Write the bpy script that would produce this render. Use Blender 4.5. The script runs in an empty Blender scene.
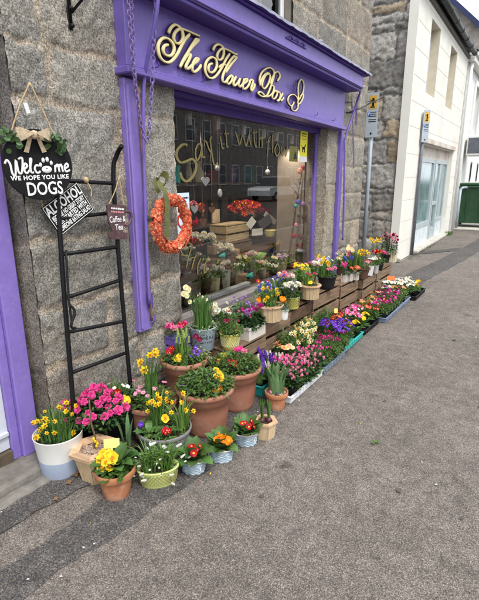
import bpy, math, random
import numpy as np
from mathutils import Vector, Matrix, Euler
R = math.radians
# ------------------------------------------------------------------ camera, sky, sun, exposure
sc = bpy.context.scene
col = sc.collection
FPX, PITCH, CAMH, ROLL = 450.0, R(15.2), 1.5, R(0.24)
PHI = math.atan2(306, math.hypot(450, 122))
_fw = Vector((-math.sin(PHI)*math.cos(PITCH), math.cos(PHI)*math.cos(PITCH), -math.sin(PITCH)))
_r0 = Vector((math.cos(PHI), math.sin(PHI), 0)); _u0 = _r0.cross(_fw)
_rt = _r0*math.cos(ROLL) - _u0*math.sin(ROLL); _up = _u0*math.cos(ROLL) + _r0*math.sin(ROLL)
cam = bpy.data.objects.new('camera', bpy.data.cameras.new('camera')); col.objects.link(cam)
cam.matrix_world = Matrix((( _rt.x, _up.x, -_fw.x, 0), (_rt.y, _up.y, -_fw.y, 0), (_rt.z, _up.z, -_fw.z, CAMH), (0, 0, 0, 1)))
cam.data.sensor_fit = 'VERTICAL'; cam.data.sensor_height = 24; cam.data.lens = FPX/600*24
cam.data.clip_end = 600; cam.data.clip_start = 0.02
sc.camera = cam
SUN_EL, SUN_AZ = R(56), R(62)          # direction towards the sun, azimuth from +X towards +Y (negative = behind)
SUN_AZ = R(-28)
world = bpy.data.worlds.new('World'); sc.world = world; world.use_nodes = True
wn = world.node_tree.nodes; wl = world.node_tree.links
bg = wn['Background']; bg.inputs['Strength'].default_value = 0.15
sky = wn.new('ShaderNodeTexSky'); sky.sky_type = 'NISHITA'; sky.sun_disc = False
sky.sun_elevation = SUN_EL; sky.sun_rotation = math.pi/2 - SUN_AZ; sky.dust_density = 2.5; sky.air_density = 1.0
tc = wn.new('ShaderNodeTexCoord'); cn = wn.new('ShaderNodeTexNoise'); cn.inputs['Scale'].default_value = 2.2; cn.inputs['Detail'].default_value = 5
wl.new(tc.outputs['Generated'], cn.inputs['Vector'])
cr = wn.new('ShaderNodeValToRGB'); cr.color_ramp.elements[0].position = .3; cr.color_ramp.elements[0].color = (.72,.72,.72,1)
cr.color_ramp.elements[1].position = .65; cr.color_ramp.elements[1].color = (.95,.95,.95,1)
wl.new(cn.outputs['Fac'], cr.inputs['Fac'])
mx = wn.new('ShaderNodeMixRGB'); mx.inputs['Color2'].default_value = (8.2, 8.4, 8.7, 1)   # cloud cover
wl.new(cr.outputs['Color'], mx.inputs['Fac']); wl.new(sky.outputs['Color'], mx.inputs['Color1']); wl.new(mx.outputs['Color'], bg.inputs['Color'])
sun = bpy.data.objects.new('sun', bpy.data.lights.new('sun', 'SUN')); col.objects.link(sun)
sun.data.energy = 1.5; sun.data.angle = R(15); sun.data.color = (1, .965, .91)
_sd = Vector((math.cos(SUN_EL)*math.cos(SUN_AZ), math.cos(SUN_EL)*math.sin(SUN_AZ), math.sin(SUN_EL)))
sun.rotation_euler = _sd.to_track_quat('Z', 'Y').to_euler(); sun.location = (5, -5, 12)
sc.view_settings.view_transform = 'Standard'; sc.view_settings.look = 'None'
sc.view_settings.gamma = 1; sc.view_settings.use_curve_mapping = False; sc.view_settings.exposure = 0.75
sc.render.resolution_x = 817; sc.render.resolution_y = 1024

def ray(u, v):
    a, b = u-239.5, v-300
    return (_fw + _rt*(a/FPX) - _up*(b/FPX))
def P(u, v, x=None, y=None, z=None):                 # world point seen at (u, v) of the photo at a known distance
    r = ray(u, v); o = Vector((0, 0, CAMH))
    if x is not None: t = x/r.x
    elif y is not None: t = y/r.y
    else: t = (z-CAMH)/r.z
    return o + r*t
# ------------------------------------------------------------------ materials
MATS = {}
def nodes(name):
    m = bpy.data.materials.new(name); m.use_nodes = True
    nt = m.node_tree; return m, nt.nodes, nt.links, nt.nodes['Principled BSDF']
def rgb(c): return (c[0], c[1], c[2], 1)
def mat(name, c, rough=.6, var=.15, scale=8, bump=0, bscale=60, island=0, metal=0, transl=0, dirt=None, dscale=3, spec=.4, hue=0):
    """one procedural material: base colour x noise, optional per-piece variation, bump, leaf translucency, stains"""
    if name in MATS: return MATS[name]
    m, N, L, b = nodes(name)
    b.inputs['Roughness'].default_value = rough; b.inputs['Metallic'].default_value = metal
    b.inputs['Specular IOR Level'].default_value = spec
    t = N.new('ShaderNodeTexCoord')
    n = N.new('ShaderNodeTexNoise'); n.inputs['Scale'].default_value = scale; n.inputs['Detail'].default_value = 6
    L.new(t.outputs['Object'], n.inputs['Vector'])
    mr = N.new('ShaderNodeMapRange'); mr.inputs['From Min'].default_value = .3; mr.inputs['From Max'].default_value = .7
    mr.inputs['To Min'].default_value = 1-var; mr.inputs['To Max'].default_value = 1+var
    L.new(n.outputs['Fac'], mr.inputs['Value'])
    hs = N.new('ShaderNodeHueSaturation'); hs.inputs['Color'].default_value = rgb(c)
    last = mr.outputs['Result']
    if island:
        g = N.new('ShaderNodeNewGeometry'); m2 = N.new('ShaderNodeMapRange')
        m2.inputs['To Min'].default_value = 1-island; m2.inputs['To Max'].default_value = 1+island
        L.new(g.outputs['Random Per Island'], m2.inputs['Value'])
        mu = N.new('ShaderNodeMath'); mu.operation = 'MULTIPLY'; L.new(m2.outputs['Result'], mu.inputs[0]); L.new(last, mu.inputs[1]); last = mu.outputs[0]
        if hue:
            m3 = N.new('ShaderNodeMapRange'); m3.inputs['To Min'].default_value = .5-hue; m3.inputs['To Max'].default_value = .5+hue
            sn = N.new('ShaderNodeMath'); sn.operation = 'FRACT'; s2 = N.new('ShaderNodeMath'); s2.operation = 'MULTIPLY'; s2.inputs[1].default_value = 7.3
            L.new(g.outputs['Random Per Island'], s2.inputs[0]); L.new(s2.outputs[0], sn.inputs[0]); L.new(sn.outputs[0], m3.inputs['Value'])
            L.new(m3.outputs['Result'], hs.inputs['Hue'])
    L.new(last, hs.inputs['Value'])
    out = hs.outputs['Color']
    if dirt:
        n2 = N.new('ShaderNodeTexNoise'); n2.inputs['Scale'].default_value = dscale; n2.inputs['Detail'].default_value = 8; n2.inputs['Roughness'].default_value = .65
        L.new(t.outputs['Object'], n2.inputs['Vector'])
        r2 = N.new('ShaderNodeMapRange'); r2.inputs['From Min'].default_value = .52; r2.inputs['From Max'].default_value = .68; L.new(n2.outputs['Fac'], r2.inputs['Value'])
        r2.inputs['To Max'].default_value = dirt[3]
        mm = N.new('ShaderNodeMixRGB'); mm.inputs['Color2'].default_value = rgb(dirt); L.new(out, mm.inputs['Color1']); L.new(r2.outputs['Result'], mm.inputs['Fac']); out = mm.outputs['Color']
    L.new(out, b.inputs['Base Color'])
    if bump:
        n3 = N.new('ShaderNodeTexNoise'); n3.inputs['Scale'].default_value = bscale; n3.inputs['Detail'].default_value = 4
        L.new(t.outputs['Object'], n3.inputs['Vector'])
        bp = N.new('ShaderNodeBump'); bp.inputs['Strength'].default_value = bump; bp.inputs['Distance'].default_value = .004
        L.new(n3.outputs['Fac'], bp.inputs['Height']); L.new(bp.outputs['Normal'], b.inputs['Normal'])
    if transl:
        tr = N.new('ShaderNodeBsdfTranslucent'); L.new(out, tr.inputs['Color'])
        ms = N.new('ShaderNodeMixShader'); ms.inputs['Fac'].default_value = transl
        L.new(b.outputs['BSDF'], ms.inputs[1]); L.new(tr.outputs['BSDF'], ms.inputs[2])
        L.new(ms.outputs['Shader'], N['Material Output'].inputs['Surface'])
    MATS[name] = m; return m
def leafm(name, c, isl=.3, hue=.02): return mat(name, c, rough=.45, var=.15, scale=30, island=isl, transl=.25, hue=hue)
def petm(name, c, isl=.16): return mat(name, c, rough=.55, var=.10, scale=60, island=isl, transl=.3, hue=.01, spec=.2)

def wood(name, c, c2, grain=9, axis='X', rough=.75):
    m, N, L, b = nodes(name); b.inputs['Roughness'].default_value = rough; b.inputs['Specular IOR Level'].default_value = .25
    t = N.new('ShaderNodeTexCoord'); mp = N.new('ShaderNodeMapping')
    s = {'X': (1, 12, 12), 'Y': (12, 1, 12), 'Z': (12, 12, 1)}[axis]; mp.inputs['Scale'].default_value = s
    L.new(t.outputs['Object'], mp.inputs['Vector'])
    n = N.new('ShaderNodeTexNoise'); n.inputs['Scale'].default_value = grain; n.inputs['Detail'].default_value = 8; n.inputs['Distortion'].default_value = .6
    L.new(mp.outputs['Vector'], n.inputs['Vector'])
    r = N.new('ShaderNodeValToRGB'); r.color_ramp.elements[0].position = .32; r.color_ramp.elements[0].color = rgb(c2)
    r.color_ramp.elements[1].position = .66; r.color_ramp.elements[1].color = rgb(c); L.new(n.outputs['Fac'], r.inputs['Fac'])
    g = N.new('ShaderNodeNewGeometry'); m2 = N.new('ShaderNodeMapRange'); m2.inputs['To Min'].default_value = .7; m2.inputs['To Max'].default_value = 1.2
    L.new(g.outputs['Random Per Island'], m2.inputs['Value'])
    hs = N.new('ShaderNodeHueSaturation'); L.new(r.outputs['Color'], hs.inputs['Color']); L.new(m2.outputs['Result'], hs.inputs['Value'])
    L.new(hs.outputs['Color'], b.inputs['Base Color'])
    bp = N.new('ShaderNodeBump'); bp.inputs['Strength'].default_value = .5; bp.inputs['Distance'].default_value = .003
    L.new(n.outputs['Fac'], bp.inputs['Height']); L.new(bp.outputs['Normal'], b.inputs['Normal'])
    return m
def stone(name, speck=.5, bump=.6):
    """granite: vertex colour says which stone or mortar, speckle and grain on top"""
    m, N, L, b = nodes(name); b.inputs['Roughness'].default_value = .9; b.inputs['Specular IOR Level'].default_value = .2
    a = N.new('ShaderNodeVertexColor'); a.layer_name = 'Col'
    t = N.new('ShaderNodeTexCoord')
    n = N.new('ShaderNodeTexNoise'); n.inputs['Scale'].default_value = 150; n.inputs['Detail'].default_value = 5; n.inputs['Roughness'].default_value = .8
    n2 = N.new('ShaderNodeTexNoise'); n2.inputs['Scale'].default_value = 7; n2.inputs['Detail'].default_value = 6
    L.new(t.outputs['Object'], n.inputs['Vector']); L.new(t.outputs['Object'], n2.inputs['Vector'])
    r = N.new('ShaderNodeMapRange'); r.inputs['From Min'].default_value = .38; r.inputs['From Max'].default_value = .62
    r.inputs['To Min'].default_value = 1-speck; r.inputs['To Max'].default_value = 1+speck*.75; L.new(n.outputs['Fac'], r.inputs['Value'])
    r2 = N.new('ShaderNodeMapRange'); r2.inputs['From Min'].default_value = .3; r2.inputs['From Max'].default_value = .7
    r2.inputs['To Min'].default_value = .75; r2.inputs['To Max'].default_value = 1.2; L.new(n2.outputs['Fac'], r2.inputs['Value'])
    mu = N.new('ShaderNodeMath'); mu.operation = 'MULTIPLY'; L.new(r.outputs['Result'], mu.inputs[0]); L.new(r2.outputs['Result'], mu.inputs[1])
    n5 = N.new('ShaderNodeTexNoise'); n5.inputs['Scale'].default_value = 2.6; n5.inputs['Detail'].default_value = 7; n5.inputs['Roughness'].default_value = .65; L.new(t.outputs['Object'], n5.inputs['Vector'])
    r5 = N.new('ShaderNodeMapRange'); r5.inputs['From Min'].default_value = .5; r5.inputs['From Max'].default_value = .68; r5.inputs['To Max'].default_value = .55; L.new(n5.outputs['Fac'], r5.inputs['Value'])
    wm = N.new('ShaderNodeMixRGB'); wm.blend_type = 'MULTIPLY'; wm.inputs['Color2'].default_value = (1.0, .90, .77, 1); L.new(r5.outputs['Result'], wm.inputs['Fac']); L.new(a.outputs['Color'], wm.inputs['Color1'])
    v5 = N.new('ShaderNodeTexVoronoi'); v5.inputs['Scale'].default_value = 150; L.new(t.outputs['Object'], v5.inputs['Vector']); s5 = N.new('ShaderNodeSeparateColor'); L.new(v5.outputs['Color'], s5.inputs['Color'])
    q5 = N.new('ShaderNodeMapRange'); q5.inputs['To Min'].default_value = 1-speck*.95; q5.inputs['To Max'].default_value = 1+speck*.95; L.new(s5.outputs['Red'], q5.inputs['Value'])
    mu5 = N.new('ShaderNodeMath'); mu5.operation = 'MULTIPLY'; L.new(mu.outputs[0], mu5.inputs[0]); L.new(q5.outputs['Result'], mu5.inputs[1]); mu = mu5
    hs = N.new('ShaderNodeHueSaturation'); L.new(wm.outputs['Color'], hs.inputs['Color']); L.new(mu.outputs[0], hs.inputs['Value'])
    L.new(hs.outputs['Color'], b.inputs['Base Color'])
    bp = N.new('ShaderNodeBump'); bp.inputs['Strength'].default_value = bump; bp.inputs['Distance'].default_value = .006
    L.new(n.outputs['Fac'], bp.inputs['Height']); L.new(bp.outputs['Normal'], b.inputs['Normal'])
    return m
def asphalt(name, c_lo, c_hi, scale=125, stain=True):
    m, N, L, b = nodes(name); b.inputs['Roughness'].default_value = .88; b.inputs['Specular IOR Level'].default_value = .25
    t = N.new('ShaderNodeTexCoord')
    v = N.new('ShaderNodeTexVoronoi'); v.inputs['Scale'].default_value = scale; L.new(t.outputs['Object'], v.inputs['Vector'])
    sx = N.new('ShaderNodeSeparateColor'); L.new(v.outputs['Color'], sx.inputs['Color'])
    vb = N.new('ShaderNodeTexVoronoi'); vb.inputs['Scale'].default_value = scale*2.3; L.new(t.outputs['Object'], vb.inputs['Vector']); sb_ = N.new('ShaderNodeSeparateColor'); L.new(vb.outputs['Color'], sb_.inputs['Color'])
    mxa = N.new('ShaderNodeMix'); nb = N.new('ShaderNodeTexNoise'); nb.inputs['Scale'].default_value = scale*.5; L.new(t.outputs['Object'], nb.inputs['Vector'])
    rb_ = N.new('ShaderNodeMapRange'); rb_.inputs['From Min'].default_value = .42; rb_.inputs['From Max'].default_value = .58; L.new(nb.outputs['Fac'], rb_.inputs['Value']); L.new(rb_.outputs['Result'], mxa.inputs[0])
    L.new(sx.outputs['Red'], mxa.inputs[2]); L.new(sb_.outputs['Red'], mxa.inputs[3])
    r = N.new('ShaderNodeValToRGB'); e = r.color_ramp.elements
    e[0].position = .0; e[0].color = rgb(c_lo); e[1].position = 1; e[1].color = rgb([k*1.18 for k in c_hi])
    for p, k in ((.25, .22), (.5, .45), (.8, .85)):
        q = r.color_ramp.elements.new(p); q.color = rgb([c_lo[i]+(c_hi[i]-c_lo[i])*k for i in range(3)])
    q = r.color_ramp.elements.new(.93); q.color = rgb((c_hi[0]*1.3, c_hi[1]*1.22, c_hi[2]*1.08))
    L.new(mxa.outputs[0], r.inputs['Fac'])
    # tar in the gaps between the chips
    d = N.new('ShaderNodeMapRange'); d.inputs['From Min'].default_value = .35; d.inputs['From Max'].default_value = .75; d.inputs['To Min'].default_value = 1; d.inputs['To Max'].default_value = .55
    L.new(v.outputs['Distance'], d.inputs['Value'])
    n = N.new('ShaderNodeTexNoise'); n.inputs['Scale'].default_value = 1.3; n.inputs['Detail'].default_value = 9; n.inputs['Roughness'].default_value = .7; L.new(t.outputs['Object'], n.inputs['Vector'])
    r2 = N.new('ShaderNodeMapRange'); r2.inputs['From Min'].default_value = .3; r2.inputs['From Max'].default_value = .7; r2.inputs['To Min'].default_value = .72; r2.inputs['To Max'].default_value = 1.2
    L.new(n.outputs['Fac'], r2.inputs['Value'])
    n4 = N.new('ShaderNodeTexNoise'); n4.inputs['Scale'].default_value = 14; n4.inputs['Detail'].default_value = 4; L.new(t.outputs['Object'], n4.inputs['Vector'])
    r4 = N.new('ShaderNodeMapRange'); r4.inputs['From Min'].default_value = .3; r4.inputs['From Max'].default_value = .7; r4.inputs['To Min'].default_value = .8; r4.inputs['To Max'].default_value = 1.18
    L.new(n4.outputs['Fac'], r4.inputs['Value'])
    mu = N.new('ShaderNodeMath'); mu.operation = 'MULTIPLY'; L.new(d.outputs['Result'], mu.inputs[0]); L.new(r2.outputs['Result'], mu.inputs[1])
    mu2 = N.new('ShaderNodeMath'); mu2.operation = 'MULTIPLY'; L.new(mu.outputs[0], mu2.inputs[0]); L.new(r4.outputs['Result'], mu2.inputs[1])
    last = mu2.outputs[0]
    if stain:   # trodden-in dark spots
        n3 = N.new('ShaderNodeTexNoise'); n3.inputs['Scale'].default_value = 4.5; n3.inputs['Detail'].default_value = 3; L.new(t.outputs['Object'], n3.inputs['Vector'])
        r3 = N.new('ShaderNodeMapRange'); r3.inputs['From Min'].default_value = .66; r3.inputs['From Max'].default_value = .74; r3.inputs['To Min'].default_value = 1; r3.inputs['To Max'].default_value = .6
        L.new(n3.outputs['Fac'], r3.inputs['Value']); m3 = N.new('ShaderNodeMath'); m3.operation = 'MULTIPLY'
        L.new(last, m3.inputs[0]); L.new(r3.outputs['Result'], m3.inputs[1]); last = m3.outputs[0]
    hs = N.new('ShaderNodeHueSaturation'); L.new(r.outputs['Color'], hs.inputs['Color']); L.new(last, hs.inputs['Value']); L.new(hs.outputs['Color'], b.inputs['Base Color'])
    bp = N.new('ShaderNodeBump'); bp.inputs['Strength'].default_value = .8; bp.inputs['Distance'].default_value = .004; bp.invert = True
    L.new(v.outputs['Distance'], bp.inputs['Height']); L.new(bp.outputs['Normal'], b.inputs['Normal'])
    return m
def glass(name, ior=1.5, tint=(1, 1, 1)):
    m, N, L, b = nodes(name); N.remove(b)
    fr = N.new('ShaderNodeFresnel'); fr.inputs['IOR'].default_value = ior
    tr = N.new('ShaderNodeBsdfTransparent'); tr.inputs['Color'].default_value = rgb(tint)
    gl = N.new('ShaderNodeBsdfGlossy'); gl.inputs['Roughness'].default_value = 0.0
    mu = N.new('ShaderNodeMath'); mu.operation = 'MULTIPLY'; mu.inputs[1].default_value = 2.0; L.new(fr.outputs['Fac'], mu.inputs[0])
    ms = N.new('ShaderNodeMixShader'); L.new(mu.outputs[0], ms.inputs['Fac']); L.new(tr.outputs[0], ms.inputs[1]); L.new(gl.outputs[0], ms.inputs[2])
    L.new(ms.outputs[0], N['Material Output'].inputs['Surface']); return m

PURPLE = mat('purple_paint', (.155, .108, .395), rough=.42, var=.08, scale=14, dirt=(.24, .19, .45, .16), dscale=30, bump=.15, bscale=25)  # base colour lowered to carry the shading under the cornice
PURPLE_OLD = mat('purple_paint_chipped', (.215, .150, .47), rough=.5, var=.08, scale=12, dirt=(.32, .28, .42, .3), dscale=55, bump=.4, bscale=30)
PURPLE_DK = mat('deep_purple_and_shade', (.075, .04, .27), rough=.5, var=.12)  # deep purple parts; also paints shade onto soffits and window head
LEAD = mat('lead_flashing', (.24, .25, .33), rough=.6, var=.2, scale=6, dirt=(.42, .42, .47, .6))
GOLD = mat('cream_gold_letter', (.78, .66, .33), rough=.5, var=.08)
GOLDLEAF = mat('gold_window_paint', (.20, .165, .055), rough=.5, var=.15)
BLACKM = mat('black_metal', (.005, .005, .006), rough=.5, var=.2, spec=.25)
BLACKP = mat('black_plastic', (.010, .010, .011), rough=.55, var=.2, spec=.25)
CHARB = mat('chalkboard_black', (.008, .008, .009), rough=.7, var=.3, scale=20, spec=.2)
WHITEP = mat('white_lettering', (.8, .8, .78), rough=.6, var=.05)
TERRA = mat('terracotta', (.42, .17, .08), rough=.9, var=.2, scale=12, bump=.4, bscale=90, dirt=(.50, .36, .27, .7), dscale=11)
TERRAP = mat('terracotta_plastic', (.33, .14, .088), rough=.6, var=.14, scale=8, bump=.1, bscale=90, dirt=(.38, .25, .19, .65), dscale=9)
GREYPOT = mat('grey_plastic_pot', (.19, .185, .19), rough=.55, var=.10)
SOIL = mat('compost', (.035, .022, .014), rough=1, var=.6, scale=60, bump=1, bscale=80)
GRAVEL = mat('potting_gravel', (.34, .25, .19), rough=.9, var=.35, scale=40, island=.5)
WHITEPAINT = mat('bucket_white', (.72, .72, .69), rough=.5, var=.05, dirt=(.5, .48, .44, .3), dscale=6)
BLUEPAINT = mat('bucket_pale_blue', (.36, .43, .56), rough=.5, var=.06, dirt=(.3, .32, .36, .35), dscale=6)
PINE = wood('planed_pine', (.60, .46, .29), (.44, .31, .17), grain=5, axis='Z')
PINEH = wood('pine_rim', (.62, .42, .27), (.46, .28, .16), grain=5, axis='X')
CRATEW = wood('weathered_crate_wood', (.27, .185, .12), (.12, .08, .05), grain=5, axis='Y')
CRATED = wood('dark_crate_wood', (.15, .09, .055), (.06, .035, .02), grain=5, axis='Y')
LIMEP = mat('pale_lime_tin', (.56, .62, .22), rough=.45, var=.06)
YELLP = mat('yellow_tin', (.66, .60, .15), rough=.45, var=.06)
SAGE = mat('dull_sage_tin', (.42, .45, .35), rough=.5, var=.08)
WICKER = mat('pale_blue_wicker', (.34, .43, .49), rough=.8, var=.25, scale=40)
WICKRIM = mat('whitewashed_rim', (.62, .58, .52), rough=.8, var=.15, scale=30)
TEAL = mat('teal_tray_plastic', (.03, .40, .36), rough=.5, var=.1)
TRAYW = mat('white_tray_plastic', (.70, .71, .74), rough=.5, var=.08)
TRAYG = mat('blue_grey_tray_plastic', (.17, .22, .30), rough=.55, var=.12)
TAG = mat('plant_tag_white', (.8, .8, .8), rough=.5, var=.04)
TAGY = mat('plant_tag_yellow', (.85, .74, .18), rough=.5, var=.04)
TAGO = mat('plant_tag_orange', (.80, .20, .05), rough=.5, var=.04)
ROPE = mat('jute_rope', (.50, .36, .20), rough=.95, var=.3, scale=90)
BURLAP = mat('burlap', (.52, .41, .28), rough=.95, var=.2, scale=70, bump=.8, bscale=300)
CREAMW = mat('cream_render', (.76, .745, .68), rough=.85, var=.05, scale=2, dirt=(.60, .55, .45, .45), dscale=1.2, bump=.2, bscale=80)
REVEAL = mat('buff_reveal', (.60, .54, .41), rough=.85, var=.08)
WHITEW = mat('white_render', (.76, .76, .73), rough=.85, var=.05, dirt=(.6, .6, .56, .35), dscale=2)
SLATE = mat('slate', (.075, .08, .09), rough=.6, var=.35, scale=14, bump=.5)
GUTTER = mat('dark_gutter', (.04, .045, .048), rough=.5, var=.2)
STONE = stone('granite_wall', speck=.52, bump=.8); STONE2 = stone('rubble_wall', speck=.42, bump=.8)
SILL = mat('worn_step_stone', (.185, .17, .15), rough=.9, var=.2, scale=25, bump=.8, bscale=60, dirt=(.12, .10, .08, .8), dscale=6)
ASPH = asphalt('pavement_asphalt', (.105, .092, .082), (.32, .281, .25), scale=180)
ASPH_PATCH = asphalt('asphalt_patch', (.045, .042, .041), (.19, .176, .167), scale=150, stain=False)
ASPH_ROAD = asphalt('road_asphalt', (.03, .03, .03), (.11, .105, .10), scale=90)
GALV = mat('galvanised_steel', (.33, .38, .42), rough=.5, var=.12, metal=.2)
CHAINM = mat('painted_chain', (.20, .14, .36), rough=.55, var=.25, scale=60)
RUST = mat('rusty_pipe', (.16, .085, .06), rough=.9, var=.3, scale=30)
GLASS = glass('window_glass')
GLASSD = glass('shop_glass', tint=(.9, .94, .94))
# foliage
L_STRAP = leafm('strap_leaf', (.095, .20, .045)); L_GREEN = leafm('mid_green_leaf', (.085, .165, .035)); L_DARK = leafm('dark_leaf', (.032, .075, .024))
L_BRIGHT = leafm('fresh_leaf', (.14, .26, .05)); L_GREY = leafm('grey_green_leaf', (.12, .185, .10)); L_TULIP = leafm('tulip_leaf', (.15, .27, .11))
L_VAR = leafm('cream_edged_leaf', (.30, .36, .17)); L_PRIM = leafm('primrose_leaf', (.08, .175, .045))
P_YEL = petm('yellow_petal', (.86, .62, .03)); P_YEL2 = petm('deep_yellow_petal', (.84, .42, .01)); P_ORG = petm('orange_petal', (.85, .24, .01))
P_PINK = petm('hot_pink_petal', (.82, .10, .36)); P_PINK2 = petm('pale_pink_petal', (.78, .30, .42)); P_MAG = petm('magenta_petal', (.50, .02, .22))
P_RED = petm('crimson_petal', (.46, .008, .025)); P_WHITE = petm('white_petal', (.82, .82, .76)); P_CREAM = petm('cream_petal', (.80, .76, .50))
P_PURP = petm('violet_petal', (.13, .035, .46)); P_BLUE = petm('blue_petal', (.13, .15, .55)); P_LILAC = petm('lilac_petal', (.48, .25, .62))
P_CORAL = petm('coral_petal', (.68, .135, .065), isl=.4); P_DKRED = petm('maroon_petal', (.20, .01, .03)); P_PEACH = petm('peach_petal', (.82, .42, .26))
P_HGREEN = petm('green_bud', (.36, .48, .14))

# ------------------------------------------------------------------ mesh building
RUF = random.Random(77)
class MB:
    def __init__(s): s.v = []; s.f = []; s.m = []; s.sm = []
    def add(s, vs, fs, mi=0, sm=False, M=None):
        o = len(s.v)
        s.v += [tuple(M @ Vector(p)) for p in vs] if M is not None else [tuple(p) for p in vs]
        for f in fs: s.f.append(tuple(o+i for i in f)); s.m.append(mi); s.sm.append(sm)
    def box(s, a, b, mi=0, M=None, bev=0):
        x0, y0, z0 = a; x1, y1, z1 = b
        if bev <= 0:
            vs = [(x0,y0,z0),(x1,y0,z0),(x1,y1,z0),(x0,y1,z0),(x0,y0,z1),(x1,y0,z1),(x1,y1,z1),(x0,y1,z1)]
            fs = [(3,2,1,0),(4,5,6,7),(0,1,5,4),(1,2,6,5),(2,3,7,6),(3,0,4,7)]
        else:   # chamfered along all edges
            e = bev; vs = []; idx = {}
            for ix, X in enumerate((x0, x1)):
                for iy, Y in enumerate((y0, y1)):
                    for iz, Z in enumerate((z0, z1)):
                        sx, sy, sz = (1-2*ix)*e, (1-2*iy)*e, (1-2*iz)*e
                        for ax in range(3):
                            p = [X+(0 if ax == 0 else sx), Y+(0 if ax == 1 else sy), Z+(0 if ax == 2 else sz)]
                            idx[(ix, iy, iz, ax)] = len(vs); vs.append(tuple(p))
            fs = []
            for i in (0, 1):
                q = [idx[(i, 0, 0, 0)], idx[(i, 1, 0, 0)], idx[(i, 1, 1, 0)], idx[(i, 0, 1, 0)]]; fs.append(tuple(q if i else q[::-1]))
                q = [idx[(0, i, 0, 1)], idx[(0, i, 1, 1)], idx[(1, i, 1, 1)], idx[(1, i, 0, 1)]]; fs.append(tuple(q if i else q[::-1]))
                q = [idx[(0, 0, i, 2)], idx[(1, 0, i, 2)], idx[(1, 1, i, 2)], idx[(0, 1, i, 2)]]; fs.append(tuple(q if i else q[::-1]))
            for i in (0, 1):
                for j in (0, 1):
                    for (k0, a0, a1) in ((('z'), 0, 1), (('y'), 0, 2), (('x'), 1, 2)):
                        def key(t): return {'z': (i, j, t), 'y': (i, t, j), 'x': (t, i, j)}[k0]
                        fs.append((idx[key(0)+(a0,)], idx[key(1)+(a0,)], idx[key(1)+(a1,)], idx[key(0)+(a1,)]))
                    for k in (0, 1): fs.append((idx[(i, j, k, 0)], idx[(i, j, k, 1)], idx[(i, j, k, 2)]))
        s.add(vs, fs, mi, False, M)
    def lathe(s, prof, n=32, mi=0, M=None, sx=1, sy=1, sm=True, cap0=False, cap1=False, nfun=None, ph=0):
        vs = []; 
        for (r, z) in prof:
            for k in range(n):
                a = 2*math.pi*k/n+ph; rr = r if nfun is None else r*nfun(a, z)
                vs.append((rr*math.cos(a)*sx, rr*math.sin(a)*sy, z))
        fs = []
        for i in range(len(prof)-1):
            for k in range(n):
                k2 = (k+1) % n; fs.append((i*n+k, i*n+k2, (i+1)*n+k2, (i+1)*n+k))
        if cap0: fs.append(tuple(range(n))[::-1])
        if cap1: fs.append(tuple((len(prof)-1)*n+k for k in range(n)))
        s.add(vs, fs, mi, sm, M)
    def tube(s, pts, r, n=6, mi=0, sm=True, flat=None, cap=True):
        """swept tube along points; flat=(axis vector, factor) squashes it"""
        pts = [Vector(p) for p in pts]; N = len(pts)
        if N < 2: return
        rs = r if hasattr(r, '__len__') else [r]*N
        vs = []; ref = None
        for i in range(N):
            t = (pts[min(i+1, N-1)]-pts[max(i-1, 0)])
            if t.length < 1e-9: t = Vector((0, 0, 1))
            t.normalize()
            if flat is not None: a = Vector(flat[0]); b = t.cross(a)
            else:
                if ref is None: ref = Vector((0, 0, 1)) if abs(t.z) < .9 else Vector((1, 0, 0))
                a = ref - t*ref.dot(t); 
                if a.length < 1e-6: a = t.orthogonal()
                a.normalize(); ref = a; b = t.cross(a)
            if b.length < 1e-6: b = t.orthogonal()
            b.normalize(); k1 = flat[1] if flat is not None else 1
            for k in range(n):
                an = 2*math.pi*k/n
                vs.append(pts[i] + a*(math.cos(an)*rs[i]*k1) + b*(math.sin(an)*rs[i]))
        fs = []
        for i in range(N-1):
            for k in range(n):
                k2 = (k+1) % n; fs.append((i*n+k, i*n+k2, (i+1)*n+k2, (i+1)*n+k))
        if cap: fs.append(tuple(range(n))[::-1]); fs.append(tuple((N-1)*n+k for k in range(n)))
        s.add(vs, fs, mi, sm)
    def ball(s, c, r, mi=0, seg=6, rings=4, sz=1, M=None):
        prof = [(max(r*math.sin(math.pi*i/rings), r*.02), -r*sz*math.cos(math.pi*i/rings)) for i in range(rings+1)]
        T = Matrix.Translation(Vector(c)); s.lathe(prof, seg, mi, (M @ T) if M is not None else T)
    def strap(s, base, az, L, w, lean, mi=0, n=6, fold=.35, drop=0, twist=0):
        """long narrow leaf: starts upright, leans out by `lean`, tip may droop"""
        d = Vector((math.cos(az), math.sin(az), 0)); side0 = Vector((-math.sin(az), math.cos(az), 0))
        vs = []; p = Vector(base); 
        for i in range(n+1):
            t = i/n; a = lean*t**1.4 + drop*max(0, t-.55)**1.2*3
            dirn = Vector((0, 0, 1))*math.cos(a) + d*math.sin(a)
            if i: p = p + dirn*(L/n)
            ww = w*(math.sin(math.pi*min(1, (t*.82+.18)))**.6)*.5 if t < 1 else w*.03
            tw = twist*t; side = (side0*math.cos(tw)+dirn.cross(side0)*math.sin(tw)); nrm = side.cross(dirn)
            vs += [p+side*ww, p+nrm*(ww*fold), p-side*ww]
        fs = []
        for i in range(n):
            for k in (0, 1): fs.append((i*3+k, i*3+k+1, (i+1)*3+k+1, (i+1)*3+k))
        s.add(vs, fs, mi, True)
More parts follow.
